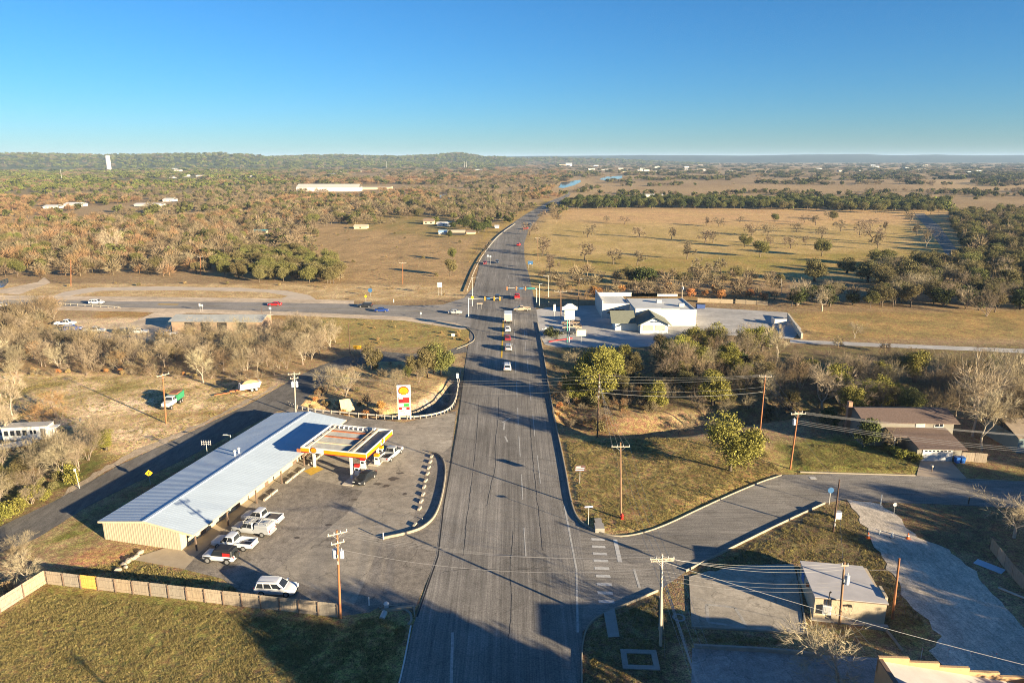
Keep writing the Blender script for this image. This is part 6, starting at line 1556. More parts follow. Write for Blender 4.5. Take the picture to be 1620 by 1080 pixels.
boxp("deck", mat("trailer_deck", (.46, .48, .5), .6, .15, 1), t, (-3.2, 3.2, -1.0, 1.0, .6, .72)); boxp("drawbar", GALV, t, (3.2, 4.4, -.08, .08, .6, .7)); wheels(t, (-.5, .4), 1.05, .33)
for s in (-1, 1): boxp("side_rail", GALV, t, (-3.2, 3.2, s * 1.0 - .03, s * 1.0 + .03, .73, 1.0))
# trailer house
p = G(46, 696); t = thing("trailer_house", "old white trailer house with dark windows among the bare trees", "trailer house", p, .13)
boxp("body", mat("trailer_white", (.64, .62, .57), .7, .12, .7), t, (-3.7, 4.1, -1.2, 1.2, .75, 3.0)); boxp("roof", mat("trailer_roof", (.40, .37, .33), .9, .2, .6), t, (-3.8, 4.2, -1.28, 1.28, 3.001, 3.15)); boxp("skirt", GREY, t, (-3.6, 4.0, -1.1, 1.1, .45, .749))
for i in range(4): f = boxp("window", GREY, t, (-3.4 + i * 1.05, -2.6 + i * 1.05, -1.25, -1.201, 1.45, 2.55)); boxp("pane", GLASS, f, (-3.33 + i * 1.05, -2.67 + i * 1.05, -1.27, -1.249, 1.52, 2.48))
for i in range(2): boxp("window", GLASS, t, (1.1 + i * .6, 1.5 + i * .6, -1.25, -1.201, 1.7, 2.4))
boxp("door", mat("trailer_door", (.16, .15, .14), .7, .1, 2), t, (2.9, 3.7, -1.26, -1.201, .8, 2.7)); wheels(t, (-.4, .5), 1.15, .4); boxp("awning", WHITEP, t, (4.2, 5.6, -1.0, .6, 2.6, 2.7)); boxp("awning_post", GALV, t, (5.4, 5.5, -1.0, -.9, .1, 2.6))
# green dump truck and dump trailer
p = (P(258, 652) + P(284, 634)) / 2; t = thing("dump_truck", "old dump truck with white cab and green tipper bed", "dump truck", p, math.atan2((P(258, 652) - P(284, 634)).y, (P(258, 652) - P(284, 634)).x))
b = MB(); b.yprism([(-1.0, 1.2), (-4.4, 1.2), (-4.6, 2.8), (-1.1, 2.6)], -1.25, 1.25); bd = part("tipper_bed", b, CGREEN, t); boxp("bed_rib", CGREEN, bd, *[(x, x + .14, -1.32, -1.251, 1.25, 2.5) for x in (-4.2, -3.3, -2.4, -1.5)]); boxp("load", mat("load_rust", (.22, .10, .06), .95, .4, 2), t, (-4.2, -1.3, -1.0, 1.0, 2.62, 3.0))
t.scale = (.86, .86, .86)
boxp("chassis", BLACKP, t, (-4.2, 3.0, -.45, .45, .75, 1.15)); b = MB(); b.loft([body_ring(*q) for q in ((-.8, 1.15, .9, 1.9), (.9, 1.15, .9, 1.9), (2.9, 1.0, .9, 1.75), (3.05, .8, 1.0, 1.6))]); part("cab", b, mat("cab_white", (.58, .58, .54), .7, .15, 1), t, smooth=40); cabin(t, MATS["cab_white"], -.8, 1.0, -.7, .6, 1.1, .95, 1.85, 2.75, None, (.5,)); wheels(t, (-3.3, -2.2, 2.2), 1.2, .5, .35)
p = P(396, 618); t = thing("dump_trailer", "white dump trailer with a sloped front and earth load by the back road", "dump trailer", p, math.radians(32))
t.scale = (.8, .8, .8)
DT = mat("trailer_pale", (.70, .64, .54), .75, .15, 1)
b = MB(); b.yprism([(-3.0, .95), (2.3, .95), (3.0, 2.5), (-2.7, 2.5)], -1.25, 1.25); part("hopper", b, DT, t); b = MB(); b.loft([cab_ring(-2.4, 2.5, 1.1, 2.505), cab_ring(-1.4, 1.4, .6, 3.1), cab_ring(-.6, .5, .25, 3.3)]); part("load", b, mat("earth_load", (.45, .27, .14), .95, .3, 2), t)
boxp("chassis", RUST, t, (-5.5, 2.0, -.4, .4, .6, .94)); wheels(t, (.3, 1.5), 1.2, .52, .35); boxp("rail", RUST, t, (-9.5, -5.51, -.35, -.2, .35, .5), (-9.5, -5.51, .2, .35, .35, .5)); boxp("landing_leg", BLACKP, t, (-5.2, -5.0, -.4, -.3, 0, .59), (-5.2, -5.0, .3, .4, 0, .59))
# ---------------------------------------------------------------- utility poles and wires
WOODP = mat("pole_wood_red", (.30, .125, .055), .9, .25, 2, stretch=(2, 2, .4)); WOODG = mat("pole_wood_grey", (.42, .36, .28), .9, .25, 2, stretch=(2, 2, .4)); WOODB = mat("pole_wood_brown", (.26, .155, .09), .9, .25, 2, stretch=(2, 2, .4))
WOODD = mat("pole_wood_dark", (.10, .06, .042), .9, .2, 2); ARMW = mat("crossarm_wood", (.46, .38, .28), .9, .2, 2); PORC = mat("porcelain", (.58, .58, .57), .35, .05, 4); CAN = mat("transformer_grey", (.52, .56, .60), .5, .08, 2)
def top_height(px, py, ty):
    p = P(px, py); v = (ty - 540) / F; t = p.y / (CP - v * SP)
    return H - t * (SP + v * CP)
POLES = {}
def pole(key, base, top, label, m, arms=(), cans=(), lean=0.0, ang=0.0, r=.16, extra=None, hh=None):
    p = G(*base); h = hh or top_height(base[0], base[1], top[1])
    tx = (top[0] - 810) / F * (p.y * CP + (H - h) * SP) - p.x   # how far the head leans sideways
    t = thing("utility_pole", label, "utility pole", p, 0)
    b = MB(); b.tube((0, 0, -.3), (tx, 0, h), r, r * .68, n=12); part("pole", b, m, t, smooth=40)
    def at(z): return Vector((tx * z / h, 0, z))
    ends = []
    for dz, L, n in arms:
        a = MB(); c = at(h - dz); d = Vector((math.cos(ang), math.sin(ang), 0)); nn = Vector((-d.y, d.x, 0)) * .14
        a.box(c - nn, (L, .1, .13), ang); o = part("crossarm", a, ARMW, t)
        br = MB(); br.tube(c - nn + d * L * .28, at(h - dz - .7) - nn * .6, .02, n=4); br.tube(c - nn - d * L * .28, at(h - dz - .7) - nn * .6, .02, n=4); part("arm_brace", br, GALV, t)
        for k in range(n):
            s = (-.5 + (k + .06 / max(1, n)) / max(1, n - 1) * .98) * L if n > 1 else 0
            q = c - nn + d * max(-L / 2 + .08, min(L / 2 - .08, s)); ib = MB(); ib.tube(q + Vector((0, 0, .066)), q + Vector((0, 0, .30)), .055, .035, n=7); part("insulator", ib, PORC, o); ends.append(p + q + Vector((0, 0, .30)))
    for dz, a, rad, hgt in cans:
        c = at(h - dz) + Vector((math.cos(a), math.sin(a), 0)) * (rad + r * .9); cb = MB(); cb.tube(c - Vector((0, 0, hgt / 2)), c + Vector((0, 0, hgt / 2)), rad, n=14); o = part("transformer", cb, CAN, t, smooth=40)
        cb = MB(); cb.tube(c + Vector((0, 0, hgt / 2)), c + Vector((.05, 0, hgt / 2 + .3)), .05, .03, n=6); part("bushing", cb, PORC, o)
    if extra:
        for (z, rr_) in extra: eb = MB(); eb.tube(at(z) + Vector((0, -r - .02, -.15)), at(z) + Vector((0, -r - .02, .25)), rr_, n=7); part("bracket", eb, GALV, t)
    POLES[key] = (p, h, tx, ends); return t
def on(key, z):                               # point on a pole, z metres below its top
    p, h, tx, _ = POLES[key]; return p + Vector((tx * (h - z) / h, 0, h - z))
pole('lot', (538.5, 977), (533, 838), "leaning red brown utility pole with transformers at the end of the wooden fence", WOODP, ((.35, 2.2, 4), (1.5, 1.5, 3)), ((3.0, 2.6, .3, 1.0), (3.0, .3, .26, .9)), ang=.5, extra=((7.2, .07), (8, .06)))
pole('lawn', (982.5, 822), (981.5, 702), "tan utility pole with one crossarm on the lawn behind the hydrant", WOODB, ((.6, 2.6, 4),), ang=.0, r=.15)
pole('corner', (1045, 1022), (1047, 877), "grey corner utility pole with doubled crossarms and many wires", WOODG, ((.5, 2.6, 5), (.75, 2.4, 4)), ang=.08, r=.19, extra=((8.6, .09), (7.5, .07), (9.1, .08)))
pole('house', (1328.5, 986), (1336, 888), "brown utility pole with a transformer in front of the buff pump house", WOODB, ((.35, .8, 2),), ((2.1, -.3, .26, 1.1),), extra=((5.6, .08),))
pole('brace', (1412, 978), (1423, 882), "plain orange brown utility pole right of the buff pump house", WOODP, (), r=.15)
pole('street', (1318, 843), (1328, 760), "thin dark utility pole at the side street corner", WOODD, (), r=.13, extra=((1.2, .12), (1.9, .1)))
pole('curve', (1250, 741), (1263, 650), "orange brown utility pole with a crossarm at the bend of the side street", WOODP, ((.45, 2.6, 4), (.2, 1.4, 2)), ((1.9, 2.9, .27, 1.0),), ang=.1)
pole('creek', (1202, 686), (1211, 592), "dark red utility pole with a crossarm beside the creek wood", WOODP, ((.35, 2.4, 3),), ang=-.05, r=.15)
pole('oak', (945, 692), (948, 592), "dark utility pole standing in front of the tallest oak", WOODD, (), extra=((10, .09), (9, .09), (8, .08), (10.8, .08)))
pole('dirt', (263, 669), (257, 590), "rust coloured utility pole on the dirt lot beside the dump truck", WOODP, ((.35, 2.6, 3),), ang=1.0)
pole('back', (468, 656), (465, 588), "grey utility pole with transformers behind the station shop", WOODG, ((.4, 2.4, 3), (1.3, 1.6, 2)), ((2.6, 3.4, .28, 1.1), (2.6, .2, .28, 1.1)), ang=.3)
pole('yard', (1079, 480), (1079, 446), "pale utility pole behind the right end of the restaurant", WOODG, (), ((2.2, -.3, .25, .9),))
pole('field', (637, 449), (637, 414), "brown utility pole with a crossarm in the brown field", WOODP, ((.5, 3.0, 3),)); pole('wood', (317, 434), (316.5, 404), "red brown utility pole at the edge of the brown wood", WOODP, ((.5, 2.6, 2),)); pole('wood2', (112, 452), (112, 410), "red brown utility pole among the river trees at the left", WOODP, ())
pole('rest', (887.5, 505), (887, 458), "red brown utility pole with a crossarm left of the pylon sign", WOODB, ((.6, 4.0, 4),)); pole('orch', (851, 412), (850.5, 375), "brown utility pole at the orchard edge beside the highway", WOODB, ((.5, 2.4, 2),)); pole('meadow', (1237, 468), (1236.5, 440), "thin pale utility pole at the near edge of the orchard field", WOODG, (), r=.12)
pole('bridge', (554, 560), (551, 510), "dark utility pole beside the yellow arrow sign", WOODD, (), r=.13)
pole('verge', (126, 772), (119, 744), "short pale pole with a box on the back road verge", WOODG, (), r=.09, extra=((3.2, .2),)); pole('camp', (128, 690), (127.5, 660), "short pole with a white meter box beside the dirt lot trees", WOODG, (), r=.08, extra=((3.3, .25),)); pole('trunk', (418, 514), (413, 486), "thin post with a dark sign board along the cross road", WOODD, (), r=.09)
WIRE = mat("wire_metal", (.34, .32, .30), .5, 0, metal=.4); WIREB = mat("wire_bright", (.42, .40, .37), .5, 0)
WN = [0]
def wire(a, b, sag, label, r=.0135, m=None, group=None):
    a, b = Vector(a), Vector(b); n = 18; pts = [a.lerp(b, i / n) - Vector((0, 0, sag * 4 * (i / n) * (1 - i / n))) for i in range(n + 1)]
    mb = MB()
    rings = []
    d = (b - a).normalized(); s = d.cross(Vector((0, 0, 1))).normalized(); u = s.cross(d)
    for p in pts: rings.append([p + s * r, p + (u * .866 - s * .5) * r, p + (-u * .866 - s * .5) * r])
    mb.loft(rings); o = mb.build("overhead_wire", m or WIRE); tag(o, label, "wire", group)
def E(k, i): return POLES[k][3][i]
for i in range(4): wire(E('lot', i), E('corner', i), 1.2 + .1 * i, "overhead wire crossing the highway between the lot pole and corner pole", group="wires across the near highway")
wire(on('lot', 2.3), on('corner', 1.7), 1.5, "lowest cable crossing the highway from the transformer pole", r=.025)
for i in range(4): wire(E('lawn', i), E('corner', i), .7, "overhead wire from the lawn pole to the corner pole", group="wires over the side street mouth")
for i in range(4): wire(E('lawn', i), on('oak', .4 + .7 * i), .6, "overhead wire from the lawn pole to the pole by the tallest oak", group="wires over the roadside lawn")
for i, (z, e) in enumerate(((.3, 0), (.9, 1), (1.6, 2), (2.9, 2))):
    wire(on('oak', z), E('creek', e) if i < 3 else on('creek', 2.4), .5 + .1 * i, "overhead wire along the creek between the oak pole and creek pole", group="wires along the creek", m=WIREB)
    wire(on('oak', z), E('back', min(i, 2)) if i < 3 else on('back', 2), 1.4 + .15 * i, "overhead wire crossing the highway above the ditch", group="wires across the far highway")
wire(on('oak', 3.6), on('creek', 3.4), .9, "lowest overhead cable along the creek", r=.03, m=WIREB)
far_r = Vector((98, 101, 8.3))
for i in range(4): wire(E('curve', i), far_r + Vector((0, i * .8, .4 - .2 * i)), .7, "overhead wire running right past the brown roofed house", group="wires past the brown roofed house", m=WIREB)
for i in range(3): wire(on('curve', 1.6 + .3 * i), far_r + Vector((0, 0, -1.6 - .3 * i)), 1.0, "lower cable running right past the brown roofed house", r=.026, group="cables past the brown roofed house")
for i in range(3): wire(E('creek', i), E('curve', i), .4, "overhead wire joining the creek pole and the bend pole", group="wires between creek and bend")
wire(on('curve', 2.6), on('street', .6), .5, "cable from the bend pole down to the thin dark pole"); wire(on('street', .8), on('house', 1.0), .5, "cable from the thin dark pole to the pump house pole")
for i in range(3): wire(E('corner', i), on('house', .15 + .4 * i), .7 + .15 * i, "overhead wire from the corner pole to the pump house pole", group="wires over the slab lot", m=WIREB)
for i in range(3): wire(on('corner', 2.0 + .5 * i), on('house', 2.5 + .5 * i), .8, "lower cable from the corner pole to the pump house pole", group="cables over the slab lot")
wire(on('corner', .9), Vector((66, 50.5, 4.0)), .9, "bright twisted service cable over the pump house roof and gravel drive", r=.022, m=WIREB)
wire(on('house', .5), on('brace', 1.5), .25, "short guy wire between the pump house pole and the plain pole")
wire(on('brace', 1.2), G(1408, 905) + Vector((0, 0, 2.4)), .05, "guy wire from the plain pole down to the pump house roof"); wire(on('brace', 1.6), G(1432, 972), .02, "guy wire from the plain pole to the grass")
wire(on('house', 6), G(1385, 1030) + Vector((0, 0, .1)), .02, "pale guy wire from the pump house pole to the lower wall", m=WIREB); wire(on('house', 6.1), G(1368, 1030), .02, "second pale guy wire from the pump house pole to the grass", m=WIREB)
for i in range(5): wire(E('corner', i), Vector((14.5 + i * .55, 24, 11.4)), .6, "overhead wire running from the corner pole out of the lower edge", group="wires leaving at the lower edge")
for i in range(3): wire(on('corner', 1.6 + .5 * i), Vector((15.0 + i * .3, 24, 9.5 - .5 * i)), .7, "lower cable running from the corner pole out of the lower edge", group="cables leaving at the lower edge", r=.028)
wire(on('corner', 2.2), G(1052, 1040), .02, "guy wire from the corner pole to the grass"); wire(E('dirt', 1), E('back', 1), 1.0, "overhead wire from the dirt lot pole to the pole behind the shop"); wire(on('corner', 1.0), G(1019, 905) + Vector((0, 0, 2)), .02, "short stay wire at the corner pole")
wire(E('rest', 1), E('orch', 0), 1.4, "overhead wire along the highway past the restaurant"); wire(E('rest', 2), on('oak', .4), 1.6, "overhead wire from the restaurant pole to the oak pole"); wire(E('rest', 3), on('yard', .4), 1.3, "overhead wire behind the restaurant roof"); wire(E('field', 1), E('wood', 0), 2.0, "overhead wire across the brown field")
# trailing shadow makers beyond the lower edge: the same line of poles goes on
for k, (x, y) in enumerate(((9.5, 24), (-7, 34))):
    t = thing("utility_pole", ("utility pole beyond the lower edge of the highway", "utility pole beyond the lower edge of the grass field")[k], "utility pole", (x, y, 0)); b = MB(); b.tube((0, 0, -.3), (0, 0, 10.5), .17, .12, n=10); part("pole", b, WOODB, t); boxp("crossarm", ARMW, t, (-1.2, 1.2, -.2, -.1, 9.9, 10.05))

# ---------------------------------------------------------------- signals, signs, rails, small street things
STEEL = mat("signal_steel", (.56, .55, .50), .5, .08, 3, metal=.2); SIGY = mat("signal_yellow", (.45, .26, .03), .6, .05, 3); SIGO = mat("signal_back", (.42, .17, .06), .7, .1, 3)
def signal(base, arm_px, heads, label, hm, h=6.2, boards=()):
    p = P(*base); k = (p.y * CP + (H - h) * SP) / F; L = (arm_px - base[0]) * k
    t = thing("traffic_signal", label, "traffic signal", p); b = MB(); b.tube((0, 0, 0), (0, 0, h + .3), .16, .11, n=10); part("mast", b, STEEL, t); b = MB(); b.tube((0, 0, h), (L, 0, h + .35), .11, .06, n=8); part("arm", b, STEEL, t); boxp("footing", KERB, t, (-.5, .5, -.5, .5, -.05, .12))
    for x in heads:
        dx = (x - base[0]) * k; hd_ = boxp("signal_head", hm, t, (dx - .2, dx + .2, -.28, -.08, h - .55, h + .75)); q = MB()
        for z in (-.35, .1, .55): q.tube((dx, .0, h + z), (dx, .04, h + z), .12, n=8)
        part("lens", q, DARK, hd_)
    for x0, x1, m_ in boards: boxp("name_board", m_, t, ((x0 - base[0]) * k, (x1 - base[0]) * k, -.14, -.1, h - .1, h + .45))
    return t
BLUES = mat("sign_blue_and_shade", (.04, .12, .26), .6, .05, 2); TEALS = mat("sign_teal", (.03, .2, .19), .6, .05, 2); WSIGN = mat("sign_white", (.60, .59, .56), .6, .05, 2); YSIGN = mat("sign_yellow", (.68, .36, .01), .6, .05, 2); GSIGN = mat("sign_back_grey", (.42, .45, .47), .5, .08, 2); BRSIGN = mat("sign_brown", (.10, .055, .05), .7, .05, 2)
signal((741.4, 502), 793, (767.6, 782.3, 791.4), "signal mast at the left corner with yellow signal heads over the highway", SIGY, boards=((771, 776, BLUES),))
signal((848.8, 481), 800, (802, 816.7, 831), "signal mast at the right corner with brown backed signal heads and a teal street name", SIGO, h=5.6, boards=((834, 846, TEALS), (820, 827, BLUES)))
def lamp_post(base, top, label, m=STEEL, arm=1.6, box=None, name="street_lamp"):
    p = P(*base); h = top_height(base[0], base[1], top[1]); t = thing(name, label, "street lamp", p); b = MB(); b.tube((0, 0, 0), (0, 0, h), .11, .07, n=8); part("post", b, m, t); b = MB(); b.tube((0, 0, h - .1), (arm, 0, h + .1), .05, n=6); o = part("arm", b, m, t); boxp("lamp_head", GALV, o, (arm - .1, arm + .6, -.15, .15, h, h + .14))
    if box: boxp("sign_board", box, t, (-.45, .45, -.16, -.12, 2.4, 3.6))
    return t
lamp_post((747.5, 484), (746, 439), "tall lamp post with a yellow warning board at the left corner", box=YSIGN); lamp_post((867.7, 470), (867.5, 436), "lamp post beside the highway near the restaurant", arm=-2.0); lamp_post((915, 487), (916, 441), "lamp post with a white lamp behind the restaurant lot", WOODB, .5); lamp_post((853, 486), (852.8, 449), "slim lamp post at the right signal corner", arm=.4); lamp_post((367, 712), (361, 688), "grey lamp post behind the shop roof", arm=-1.2)
def road_sign(base, h, label, board, shape='rect', w=.75, hh=.75, m2=None, rot=0, posts=1, name="road_sign", cat="road sign", pm=None, z=None):
    p = G(*base); t = thing(name, label, cat, p, rot)
    for i in range(posts): x = 0 if posts == 1 else (-.35 + .7 * i) * w; boxp("post", pm or GALV, t, (x - .035, x + .035, -.03, .03, -.2, h))
    z0 = h - hh if z is None else z; c = z0 + hh / 2
    if shape == 'rect': poly = [(-w / 2, z0), (w / 2, z0), (w / 2, z0 + hh), (-w / 2, z0 + hh)]
    elif shape == 'diamond': poly = [(0, z0), (w / 2, c), (0, z0 + hh), (-w / 2, c)]
    else: poly = [(w / 2 * math.cos(PI / 8 + k * PI / 4) / math.cos(PI / 8), c + hh / 2 * math.sin(PI / 8 + k * PI / 4) / math.cos(PI / 8)) for k in range(8)]
    b = MB(); b.yprism(poly, -.075, -.035); o = part("board", b, board, t)
    if m2: q = MB(); [q.yprism([(a[0], a[1]), (a[2], a[1]), (a[2], a[3]), (a[0], a[3])], -.085, -.074) for a in m2[1](w, z0, hh)]; part("lettering", q, m2[0], o)
    return t
WL = lambda w, z, h: [(-w * .36, z + h * .72, w * .05, z + h * .86), (-w * .44, z + h * .44, w * .40, z + h * .56), (-w * .44, z + h * .14, w * .38, z + h * .28)]
road_sign((917, 767), 3.2, "brown sign with three lines of white lettering on the roadside lawn", BRSIGN, w=1.7, hh=1.0, m2=(WSIGN, WL), pm=GALV, rot=.1)
road_sign((930.5, 834), 3.4, "street name sign with a pale blade at the side street corner", mat("blade_pale", (.62, .60, .72), .4, .03, 2), w=1.2, hh=.22, name="street_name_sign", rot=.1)
road_sign((1311.5, 798), 2.9, "stop sign seen from the back at the side street corner", BLUES, 'oct', .9, .9, name="stop_sign")  # blue board colour stands for the shade on the sign's back
road_sign((238, 766), 2.6, "yellow diamond curve sign beside the back road behind the shop", YSIGN, 'diamond', 1.15, 1.15, m2=(DARK, lambda w, z, h: [(-.08, z + h * .3, .06, z + h * .66), (-.08, z + h * .56, .22, z + h * .68)]), rot=.3)
road_sign((566, 560), 2.4, "wide yellow board with a black double arrow at the loop road", YSIGN, w=2.1, hh=.95, posts=2, m2=(DARK, lambda w, z, h: [(-.6, z + h * .42, .6, z + h * .58), (-.7, z + h * .36, -.5, z + h * .64), (.5, z + h * .36, .7, z + h * .64)]))
road_sign((586, 468), 3.0, "round blue board on a post beside the cross road", BLUES, 'oct', 1.6, 1.6); road_sign((579, 478), 2.8, "yellow diamond sign beside the cross road", YSIGN, 'diamond', 1.2, 1.2); road_sign((696, 467), 5.0, "tall white green guide sign left of the signal corner", mat("guide_pale", (.55, .60, .54), .6, .1, 2), w=1.7, hh=1.9, posts=2)
road_sign((772, 420), 5.2, "white shield sign, left of a pair on the highway guardrail", GSIGN, w=.9, hh=.9); road_sign((776, 419), 4.6, "white shield sign, right of a pair on the highway guardrail", GSIGN, w=.8, hh=.9); road_sign((839, 424), 3.4, "blue information board at the edge of the orchard", BLUES, w=2.4, hh=1.6, posts=2, m2=(WSIGN, lambda w, z, h: [(-.3, z + .1, .3, z + .4)]))
road_sign((317, 492), 2.6, "white marker sign, left of a pair on the cross road", WSIGN, w=.6, hh=.9); road_sign((321, 492), 2.4, "white marker sign, right of a pair on the cross road", WSIGN, w=.5, hh=.8); road_sign((428, 496), 2.3, "white square sign back on the cross road verge", GSIGN, w=.8, hh=.8)
road_sign((666, 503), 2.0, "small white sign on the cross road edge before the signals", WSIGN, w=.5, hh=.7); road_sign((724, 609), 3.0, "white sign back at the end of the station guardrail", GSIGN, w=.6, hh=1.2); road_sign((717, 536), 1.6, "small white board in the grass triangle", WSIGN, w=1.0, hh=.7); road_sign((623, 479), 1.4, "white marker post left of the signals", WSIGN, w=.25, hh=1.2)
road_sign((860, 533), 2.6, "twin white route signs on the verge before the restaurant, front one", WSIGN, w=.9, hh=.8); road_sign((863.5, 531), 2.6, "twin white route signs on the verge before the restaurant, rear one", WSIGN, w=.7, hh=.8); road_sign((877, 505), 5.0, "tilted white banner pole left of the pylon sign", WSIGN, w=.7, hh=2.2, rot=.3)
road_sign((725, 497), 1.2, "low pink and white barricade beside the silver sedan", mat("barricade", (.72, .42, .36), .6, .2, 4), w=1.4, hh=.8, name="barricade", cat="barricade", posts=2); road_sign((759, 489), 2.2, "pale sign frame on the traffic island", mat("frame_tan", (.58, .42, .30), .7, .1, 3), w=2.0, hh=.3, posts=2)
# restaurant pylon and board
p = P(900, 549); t = thing("pylon_sign", "tall pylon sign with an arched white head and green pole", "sign", p, .05)
b = MB(); b.tube((0, 0, 0), (0, 0, 5.2), .13, n=10); part("post", b, WSIGN, t); b = MB(); b.tube((-.5, .3, 0), (-.5, .3, 8.5), .12, n=10); part("post", b, mat("pole_teal", (.10, .50, .36), .5, .05, 2), t); b = MB(); b.tube((0, 0, 5.21), (0, 0, 8.5), .12, n=10); part("post", b, GREY, t)
poly = [(-2.1, 10.6), (2.1, 10.6), (2.1, 11.4), (1.4, 11.7), (.8, 12.2), (0, 12.35), (-.8, 12.2), (-1.4, 11.7), (-2.1, 11.4)]; b = MB(); b.yprism(poly, -.2, .2); o = part("arched_head", b, WSIGN, t)
q = MB(); [q.span(x0, x1, -.23, -.199, z, z + .28) for x0, x1, z in ((-1.6, -1.2, 10.95), (-1.05, -.7, 10.9), (-.55, -.2, 10.95), (-.05, .45, 10.92), (.6, 1.0, 10.95), (1.1, 1.6, 10.9))]; part("lettering", q, GREY, o)
for z0, z1, m_ in ((9.3, 10.4, mat("panel_mint", (.62, .70, .60), .6, .05, 2)), (7.8, 9.2, WSIGN)):
    o = boxp("panel", m_, t, (-1.4, 1.4, -.2, .2, z0, z1)); q = MB(); [q.span(x, x + .35, -.23, -.199, (z0 + z1) / 2 - .12, (z0 + z1) / 2 + .14) for x in (-1.0, -.5, .1, .6)]; part("lettering", q, mat("faded_text", (.45, .45, .35), .7, .1, 2), o)
road_sign((919, 553), 5.6, "cream board on a white post beside the pylon sign", mat("board_cream", (.72, .66, .48), .6, .08, 2), w=2.6, hh=1.7, pm=WSIGN); 
kerb([(868, 541), (880, 538.5), (895, 537), (905, 535)], .2, .5, "red_kerb", m=mat("red_kerb_paint", (.55, .05, .05), .7, .15, 2))
p = P(872, 533); t = thing("hedge_island", "dark clipped hedge block beside the red kerb", "hedge", p, 0)
_, cr = leafy_meshes(333, 2.4, 2400, wid=2.0, size=.22, base=.02, lobes=14, low=.02); o = link(D.objects.new("foliage", raw_mesh("foliage", *cr, LEAF['cedar']))); o.parent = t; o.scale = (1.1, 2.2, 1)
# guardrails
def guardrail(px, label, step=1.9, name="guardrail"):
    pts = resample(smooth_line([P(*q) for q in px], 2), step); t = thing(name, label, "guardrail", (pts[0].x, pts[0].y, 0)); o0_ = Vector((pts[0].x, pts[0].y, 0)); L = [Vector((p.x, p.y, 0)) - o0_ for p in pts]
    b = MB(); b.path(L, [(-.04, .42), (-.09, .50), (-.04, .57), (-.09, .64), (-.04, .73), (.0, .73), (-.05, .64), (.0, .57), (-.05, .50), (.0, .42)]); part("rail", b, mat("rail_zinc", (.44, .41, .36), .55, .12, 2, metal=.1), t)
    for p in L: boxp("post", mat("rail_post", (.36, .31, .25), .8, .15, 3), t, (p.x - .07, p.x + .07, p.y + .01 - .07, p.y + .01 + .07, -.6, .80))
guardrail([(456, 640), (480, 650), (530, 655), (590, 660), (640, 664), (680, 661), (708, 653), (720, 640), (725, 615), (729, 588)], "long curved guardrail round the ditch behind the station")
guardrail([(95, 482), (140, 485), (190, 488)], "short guardrail on the cross road verge", 3.5); guardrail([(739, 462), (752, 425), (768, 398), (790, 372), (815, 355)], "guardrail down the left side of the highway", 4)
# wheel stops, porch stops, bollards
STOP = mat("stop_concrete", (.38, .33, .26), .9, .15, 3)
def wheel_stop(c, ang, L, label, group):
    t = tag(MB().box((0, 0, .15), (L, .34, .30), 0, taper=.88).build("wheel_stop", STOP), label, "wheel stop", group); t.location = (c.x, c.y, .02); t.rotation_euler = (0, 0, ang)
for i, (x, y) in enumerate(((683, 722.5), (681, 731), (678.5, 740.5), (676.5, 750), (673.5, 761), (671, 771), (669.5, 782.5), (666.5, 793.5), (664, 805), (656.5, 831))):
    wheel_stop(P(x, y), math.radians(76), 1.05, "broken concrete wheel stop in the row along the kerb island", "wheel stops along the kerb island")
for i, y in enumerate((16.0, 18.0, 22.2, 24.2, 26.2, 29.4, 31.4, 33.4, 37)):
    c = o0 + Matrix.Rotation(TILT, 3, 'Z') @ Vector((15.0, y, 0)); wheel_stop(c, math.radians(76), 1.75, "concrete wheel stop along the edge of the shop porch", "wheel stops along the shop porch")
def bollard(px, h, label, m=WSIGN, r=.08, lean=0.0, name="bollard"):
    p = G(*px); b = MB(); b.tube((0, 0, -.1), (lean, 0, h), r, n=8); o = b.build(name, m); o.location = p; tag(o, label, name.replace('_', ' ')); return o
bollard((606.5, 853), 1.1, "white bollard at the end of the curved kerb island"); bollard((584, 957), 1.1, "cream bollard at the lot corner above the culvert"); bollard((668, 821), .25, "fallen stub of a post beside the kerb island", STOP); bollard((1393, 798), 1.7, "white marker post at the head of the gravel drive"); bollard((1391, 845), .7, "white marker tube beside the orange cone"); bollard((1532, 797), 1.2, "dark topped marker post by the side street", DARK)
for i, (x, y, hh_) in enumerate(((1457, 1040, 1.3), (1499, 1038, 1.1), (1535, 1043, 1.0), (1574, 1045, 1.1))):
    p = G(x, y); t = thing("survey_stake", ("white survey stake with a red tip beside the orange building", "survey stake with a pink ribbon on the shaded gravel", "survey stake between the pink and the right one", "rightmost survey stake on the shaded gravel")[i], "survey stake", p); boxp("stake", WSIGN, t, (-.03, .03, -.02, .02, -.1, hh_)); boxp("ribbon", mat("pink_ribbon", (.75, .3, .3), .7, 0), t, (-.05, .06, -.03, -.021, hh_ - .25, hh_ - .05))
ORC = mat("cone_orange", (.80, .16, .03), .6, .05, 3)
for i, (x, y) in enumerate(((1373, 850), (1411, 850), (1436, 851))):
    p = G(x, y); t = thing("traffic_cone", ("orange traffic cone, left of three at the gravel drive", "grey traffic cone, middle of three at the gravel drive", "red white traffic cone, right of three at the gravel drive")[i], "traffic cone", p); b = MB(); b.tube((0, 0, .05), (0, 0, .85), .22, .05, n=10); o = part("cone", b, ORC if i != 1 else GSIGN, t); boxp("base", ORC if i != 1 else DARK, t, (-.28, .28, -.28, .28, 0, .049)); b = MB(); b.tube((0, 0, .35), (0, 0, .52), .165, .125, n=10); part("collar", b, WSIGN, o)  # middle cone is plain grey with a dark base
